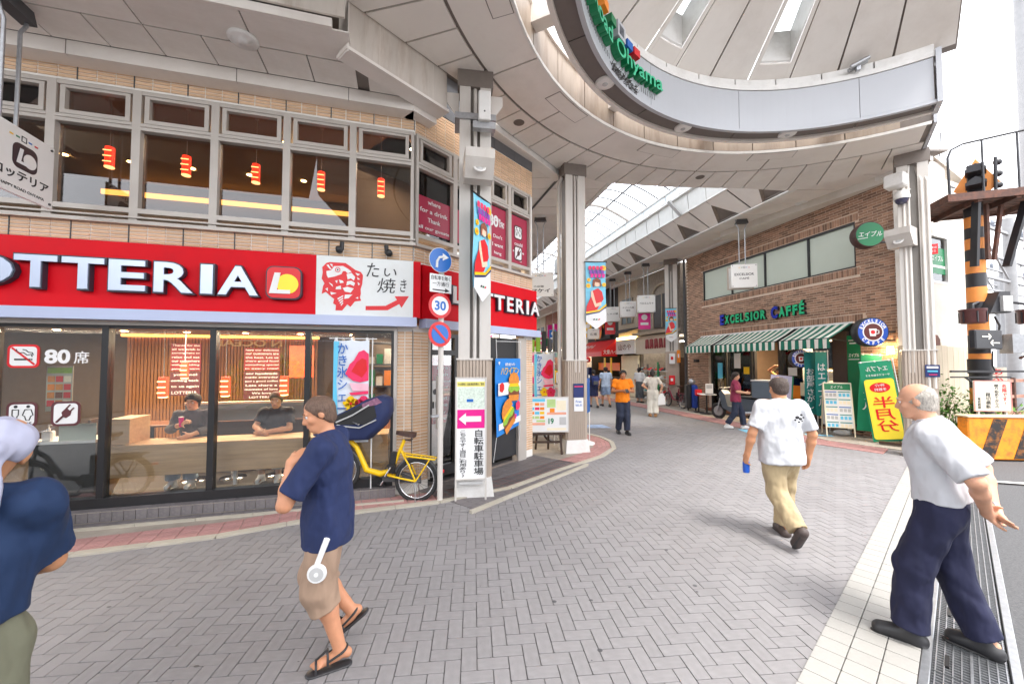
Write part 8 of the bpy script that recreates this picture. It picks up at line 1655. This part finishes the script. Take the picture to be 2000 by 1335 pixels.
b = MB(); b.tube([(.05 + .033 * math.cos(R(a)), -.208 + .02 * math.cos(R(a)), .945 + .030 * math.sin(R(a))) for a in range(0, 360, 30)], .006, 6, False, True); b.build('wristwatch', STEEL, t)
# walkers up the street
ORT = cloth('orange_tee', '#f0850f', .06); JEAN = cloth('dark_jeans', '#2a3145'); MRT = cloth('maroon_tee', '#8a2f4c'); WPT = cloth('white_trousers', '#d2cec4', .05); BEI = cloth('beige_top', '#d8b56a'); FLO = cloth('blue_floral', '#aebfd6', .35); NVD = cloth('navy_dress', '#232b4f'); SKD = cloth('patterned_skirt', '#4a5055', .5); GRYT = cloth('grey_tee', '#54545a'); LTJ = cloth('light_jeans', '#9fb4cc')
WALK = dict(knL=(-.09, .14, .50), anL=(-.09, .20, .09), ftL=(-.11, .35, .04), knR=(.09, -.02, .49), anR=(.10, -.24, .13), ftR=(.11, -.11, .045))
t, j, P = person('man in an orange T-shirt walking towards the plaza looking at his phone', (2.95, 10.55, .013), (-.02, -1), dict(WALK, knL=(-.09, .06, .5), anL=(-.09, .08, .085), ftL=(-.11, .22, .03), knR=(.09, .05, .5), anR=(.1, -.12, .1), ftR=(.11, .02, .035), elL=(-.27, .02, 1.13), wrL=(-.07, .28, 1.16), elR=(.27, .02, 1.13), wrR=(.07, .28, 1.16), head=(0, .05, 1.575)), s=1.0, skin='#b57c5a', shirt=(ORT, .86, .6, .022), bottom=('trousers', JEAN, 1.93, .91, .022), shoes=(BLKSH, SOLE), h=.011, nod=.6, curl=(.6, .6), hair=('short', '#1d1715'))
ph = thing('phone', 'dark phone held by the man in orange', 'phone', (2.955, 10.16, 1.18)); q = MB(); q.T = Matrix.Rotation(R(-50), 4, 'X'); q.box(-.04, .04, -.005, .005, -.07, .07, .004); q.build('phone_body', BLACK, ph)
person('woman in a maroon top and jeans walking past the scooter towards the right', (6.44, 11.4, .013), (.80, -.5), dict(WALK, elR=(.25, .06, 1.13), wrR=(.16, .27, 1.1), elL=(-.24, -.12, 1.12), wrL=(-.26, -.1, .88)), s=.95, skin='#c99a7c', hair=('bob', '#2b201c'), shirt=(MRT, .82, .85, .026), bottom=('trousers', JEAN, 1.92, .87, .02), shoes=(WSH, SOLE), h=.011, fem=True)
person('woman in white wide trousers with her elbows out near the shoe shop', (4.98, 14.0, .013), (.25, .97), dict(elL=(-.36, -.06, 1.14), wrL=(-.18, .02, 1.0), elR=(.33, -.06, 1.12), wrR=(.26, .06, .88), knL=(-.09, .06, .5), anR=(.08, -.08, .09)), s=.95, skin='#cfa083', hair=('bob', '#241c1a'), shirt=(cloth('pale_top', '#c9c2b8', .08), .98, .7, .02), bottom=('trousers', WPT, 1.93, 1.08, .04), shoes=(mat('tan_shoe', '#a5794e', .6), SOLE), h=.012, fem=True)
bg_ = thing('shopping_bag', 'white plastic shopping bag carried by the woman in white trousers', 'bag', (5.25, 13.92, .42)); q = MB(); q.prism([(-.13, 0), (.13, .02), (.12, .28), (.04, .40), (-.04, .40), (-.12, .27)], .09, 'y', -.045); q.build('sack', PURE, bg_); q = MB(); q.tube([(-.06, 0, .36), (-.03, 0, .50), (.03, 0, .50), (.06, 0, .36)], .008, 5); q.build('handle', PURE, bg_)
person('man in a pale blue floral shirt and shorts walking away up the arcade', (4.08, 17.2, .013), (-.1, 1), dict(WALK, elL=(-.27, -.02, 1.12), wrL=(-.26, .12, .92)), s=1.0, g=1.06, skin='#c58e6c', hair=('short', '#201a18'), shirt=(FLO, .86, .7, .026), bottom=('shorts', cloth('floral_shorts', '#8fa4c4', .4), .95, .91, .03), shoes=(BLKSH, SOLE), h=.013)
person('woman in navy with a backpack walking beside the man in floral shorts', (3.50, 16.9, .013), (-.1, 1), dict(WALK), s=.93, skin='#cfa083', hair=('pony', '#1d1715'), shirt=(NVD, .92, .6, .018), bottom=('skirt', NVD, .95), shoes=(BLKSH, SOLE), h=.013, fem=True)
bk_ = thing('backpack', 'dark blue patterned backpack on the woman in navy', 'backpack', (3.52, 16.72, .93)); q = MB(); q.box(-.14, .14, -.10, .06, 0, .38, .05); q.build('pack', cloth('pack_blue', '#2d3b78', .4), bk_); q = MB(); q.box(-.10, .10, -.14, -.10, .04, .2, .02); q.build('pocket', DGREY, bk_)
person('woman in a white blouse and dark patterned skirt looking at the shoe racks', (6.0, 18.6, .013), (.75, .6), dict(elR=(.24, .06, 1.12), wrR=(.15, .25, 1.05)), s=.98, skin='#d0a486', hair=('bob', '#15110f'), shirt=(cloth('white_blouse', '#d6d8da', .06), .98, .9, .022), bottom=('skirt', SKD, 1.6), shoes=(BLKSH, SOLE), h=.012, fem=True)
dpz = eo(4.25, -.55, .1)
person('person in a mustard top with both arms raised over the head in the cafe doorway', tuple(dpz), (-.9, -.3), dict(shL=(-.18, .0, 1.41), shR=(.18, .0, 1.41), elL=(-.31, .10, 1.60), elR=(.31, .08, 1.60), wrL=(-.10, .06, 1.77), wrR=(.10, .05, 1.77)), s=.96, skin='#c58e6c', hair=('short', '#2a201c'), shirt=(BEI, .9, .6, .025), bottom=('trousers', JEAN, 1.93), shoes=(BLKSH, SOLE), h=.011, handdir=dict(L=(.9, -.1, .2), R=(-.9, -.1, .2)), palm=dict(L=(0, 0, -1), R=(0, 0, -1)))
# ---------------------------------------------------------------- inside the restaurant: window counter, stools, tables, diners
wc = thing('window_counter', 'long pale wooden counter with a front panel inside the shop windows', 'counter', OA, RA)
box('front_panel', WOOD, wc, -3.775, -.34, .30, .33, .425, .79); box('counter_top', WOOD, wc, -3.775, -.34, .28, .78, .795, .835)
q = MB(); q.prism([(.30, .16), (.36, .16), (.62, .42), (.80, .42), (.80, 1.17), (.30, 1.17)], .035, 'x', -3.80); q.build('end_panel', WOOD, wc); box('end_block', WOOD, wc, -3.76, -3.56, .34, .78, .84, 1.17)
for x in (-2.45, -1.2): box('counter_leg', PURE, wc, x - .02, x + .02, .62, .66, .15, .79)
def stool(lb, u, v):
    t = thing('stool', lb, 'stool', FA @ Vector((u, v, .15)), RA, 'stools at the window counter'); q = MB(); q.lathe([(.17, .40), (.18, .43), (.16, .46), (0, .465)], 18); q.build('seat', BLACK, t); q = MB(); q.tube([(0, 0, .02), (0, 0, .40)], .025, 10); q.build('leg', CHROME, t); q = MB(); q.lathe([(.18, 0), (.17, .015), (.03, .03)], 18); q.build('foot', CHROME, t)
for u, lb in ((-3.12, 'stool under the left diner behind the window counter'), (-2.62, 'empty stool between the two diners'), (-2.02, 'stool under the right diner behind the window counter'), (-1.3, 'empty stool behind the flag at the window counter')): stool(lb, u, 1.05)
for i, (u, v) in enumerate(((-4.2, 2.1), (-2.9, 2.2), (-1.7, 2.1))):
    tt = thing('dining_table', ('dark table in the room behind the left diner', 'dark table in the room between the diners', 'dark table in the room behind the right diner')[i], 'table', FA @ Vector((u, v, .15)), RA, 'tables in the restaurant'); box('tabletop', mat('table_brown', '#6a4430', .4, var=.15) if i == 0 else bpy.data.materials['table_brown'], tt, -.35, .35, -.3, .3, .70, .735, bev=.008); q = MB(); q.tube([(0, 0, 0), (0, 0, .7)], .03, 8); q.build('leg', BLACK, tt); q = MB(); q.lathe([(.24, 0), (.2, .02)], 14); q.build('foot', BLACK, tt)
    for s in (-1, 1):
        cht = thing('dining_chair', ('left' if s < 0 else 'right') + ' chair at the ' + ('left', 'middle', 'right')[i] + ' table inside the restaurant', 'chair', FA @ Vector((u + s * .55, v, .15)), RA, 'chairs in the restaurant'); box('seat', BLACK, cht, -.2, .2, -.2, .2, .42, .46, bev=.01); q = MB(); q.box(s * .19 - .02, s * .19 + .02, -.2, .2, .5, .85, .01); q.build('backrest', WOOD_D, cht)
        for a in (-.17, .17):
            for c in (-.17, .17): box('leg', BLACK, cht, a - .015, a + .015, c - .015, c + .015, 0, .42)
pt = thing('glass_partition', 'low frosted grey partition running through the restaurant', 'partition', OA, RA); box('panel', mat('partition_grey', '#7d898c', .4, var=.05), pt, -3.5, -.6, 1.55, 1.58, .95, 1.22); box('rail', CREAM, pt, -3.5, -.6, 1.53, 1.60, 1.222, 1.26); box('base', WOOD_D, pt, -3.5, -.6, 1.55, 1.58, .15, .94)
co = thing('condiment_counter', 'white counter with hand soap behind the leftmost decals', 'counter', OA, RA); box('counter_top', PURE, co, -4.62, -3.9, .32, .75, .885, .92); box('counter_body', DGREY, co, -4.58, -3.92, .36, .72, .15, .884); box('guard', FROST, co, -4.28, -3.9, .33, .336, .921, 1.13)
so = thing('soap_dispenser', 'white pump bottle on the condiment counter', 'bottle', FA @ Vector((-4.44, .42, .92)), RA); q = MB(); q.box(-.055, .055, -.035, .035, 0, .12, .012); q.build('bottle_body', PURE, so); q = MB(); q.lathe([(.018, .12), (.018, .15), (.008, .15), (.008, .20)], 10); q.tube([(0, 0, .195), (.04, -.01, .195)], .008, 6); q.build('pump', PURE, so)
mp_ = thing('menu_poster', 'tall menu poster with rows of food pictures hanging behind the glass', 'poster', FA @ Vector((-4.26, .28, 1.30)), RA); box('sheet', mat('menu_sheet', '#b9b8a6', .5, var=.06), mp_, -.13, .13, 0, .01, 0, .56); random.seed(12); box('heading', LET, mp_, -.12, .12, -.004, -.001, .47, .54)
for r_ in range(4):
    for c_ in range(3): box('menu_picture', random.choice([ORANGE, PAT, BUN, RED_B, CREAM]), mp_, -.115 + c_ * .08, -.045 + c_ * .08, -.004, -.001, .06 + r_ * .10, .135 + r_ * .10)
kit = thing('kitchen_shelf', 'dark kitchen shelving with orange and white packets behind the flag', 'shelf', FA @ Vector((-.75, 1.9, .15)), RA); random.seed(17)
for z in (.5, .9, 1.3, 1.7, 2.1): box('shelf', DGREY, kit, -.45, .45, -.2, .2, z, z + .03)
for z in (.53, .93, 1.33, 1.73):
    for k in range(6): box('packet', random.choice([ORANGE, PURE, BUN, RED_B, LGREY, DGREY, GREEN]), kit, -.42 + k * .14, -.31 + k * .14, -.18, .05, z, z + random.uniform(.1, .3))
for x in (-.45, .45): box('post', BLACK, kit, x - .02, x + .02, -.02, .02, 0, 2.2)
SEAT = dict(pelvis=(0, -.02, .60), waist=(0, .0, .75), chest=(0, .04, .93), neck=(0, .05, 1.11), head=(0, .09, 1.255), shL=(-.18, .05, 1.06), shR=(.18, .05, 1.06), elL=(-.25, .16, .86), elR=(.25, .16, .86), wrL=(-.10, .36, .80), wrR=(.10, .36, .80), hpL=(-.09, 0, .59), hpR=(.09, 0, .59), knL=(-.11, .36, .57), knR=(.11, .36, .57), anL=(-.12, .34, .16), anR=(.12, .28, .16), ftL=(-.13, .48, .11), ftR=(.13, .42, .11))
fa_ = (FA.to_3x3() @ Vector((0, -1, 0)))
person('diner in a dark top and light jeans on the left behind the window counter', tuple(FA @ Vector((-3.12, 1.0, .08))), (fa_.x, fa_.y), dict(SEAT, wrR=(.02, .32, .96), elR=(.22, .18, .86)), s=1., skin='#d2a487', hair=('bob', '#1d1715'), shirt=(GRYT, .62, 1.6, .02), bottom=('trousers', LTJ, 1.9, .7, .024), shoes=(WSH, SOLE), h=.011, fem=True, curl=(.3, .7))
person('diner in a dark T-shirt and white trousers on the right behind the window counter', tuple(FA @ Vector((-2.02, 1.0, .08))), (fa_.x, fa_.y), dict(SEAT, wrL=(.06, .34, .80), elL=(-.22, .2, .82)), s=1., skin='#d2a487', hair=('short', '#6a5a50'), shirt=(cloth('charcoal_tee', '#3a3a42'), .62, .7, .02), bottom=('trousers', WPT, 1.75, .7, .02), shoes=(WSH, SOLE), h=.011, curl=(.3, .4))
pc_ = thing('pink_cup', 'pink drink cup held by the left diner', 'cup', FA @ Vector((-3.14, .66, 1.0)), RA); q = MB(); q.lathe([(.022, 0), (.03, .13)], 12); q.build('cup_body', MAGENTA, pc_); q = MB(); q.lathe([(.032, .131), (.032, .14)], 12); q.build('lid', PURE, pc_)
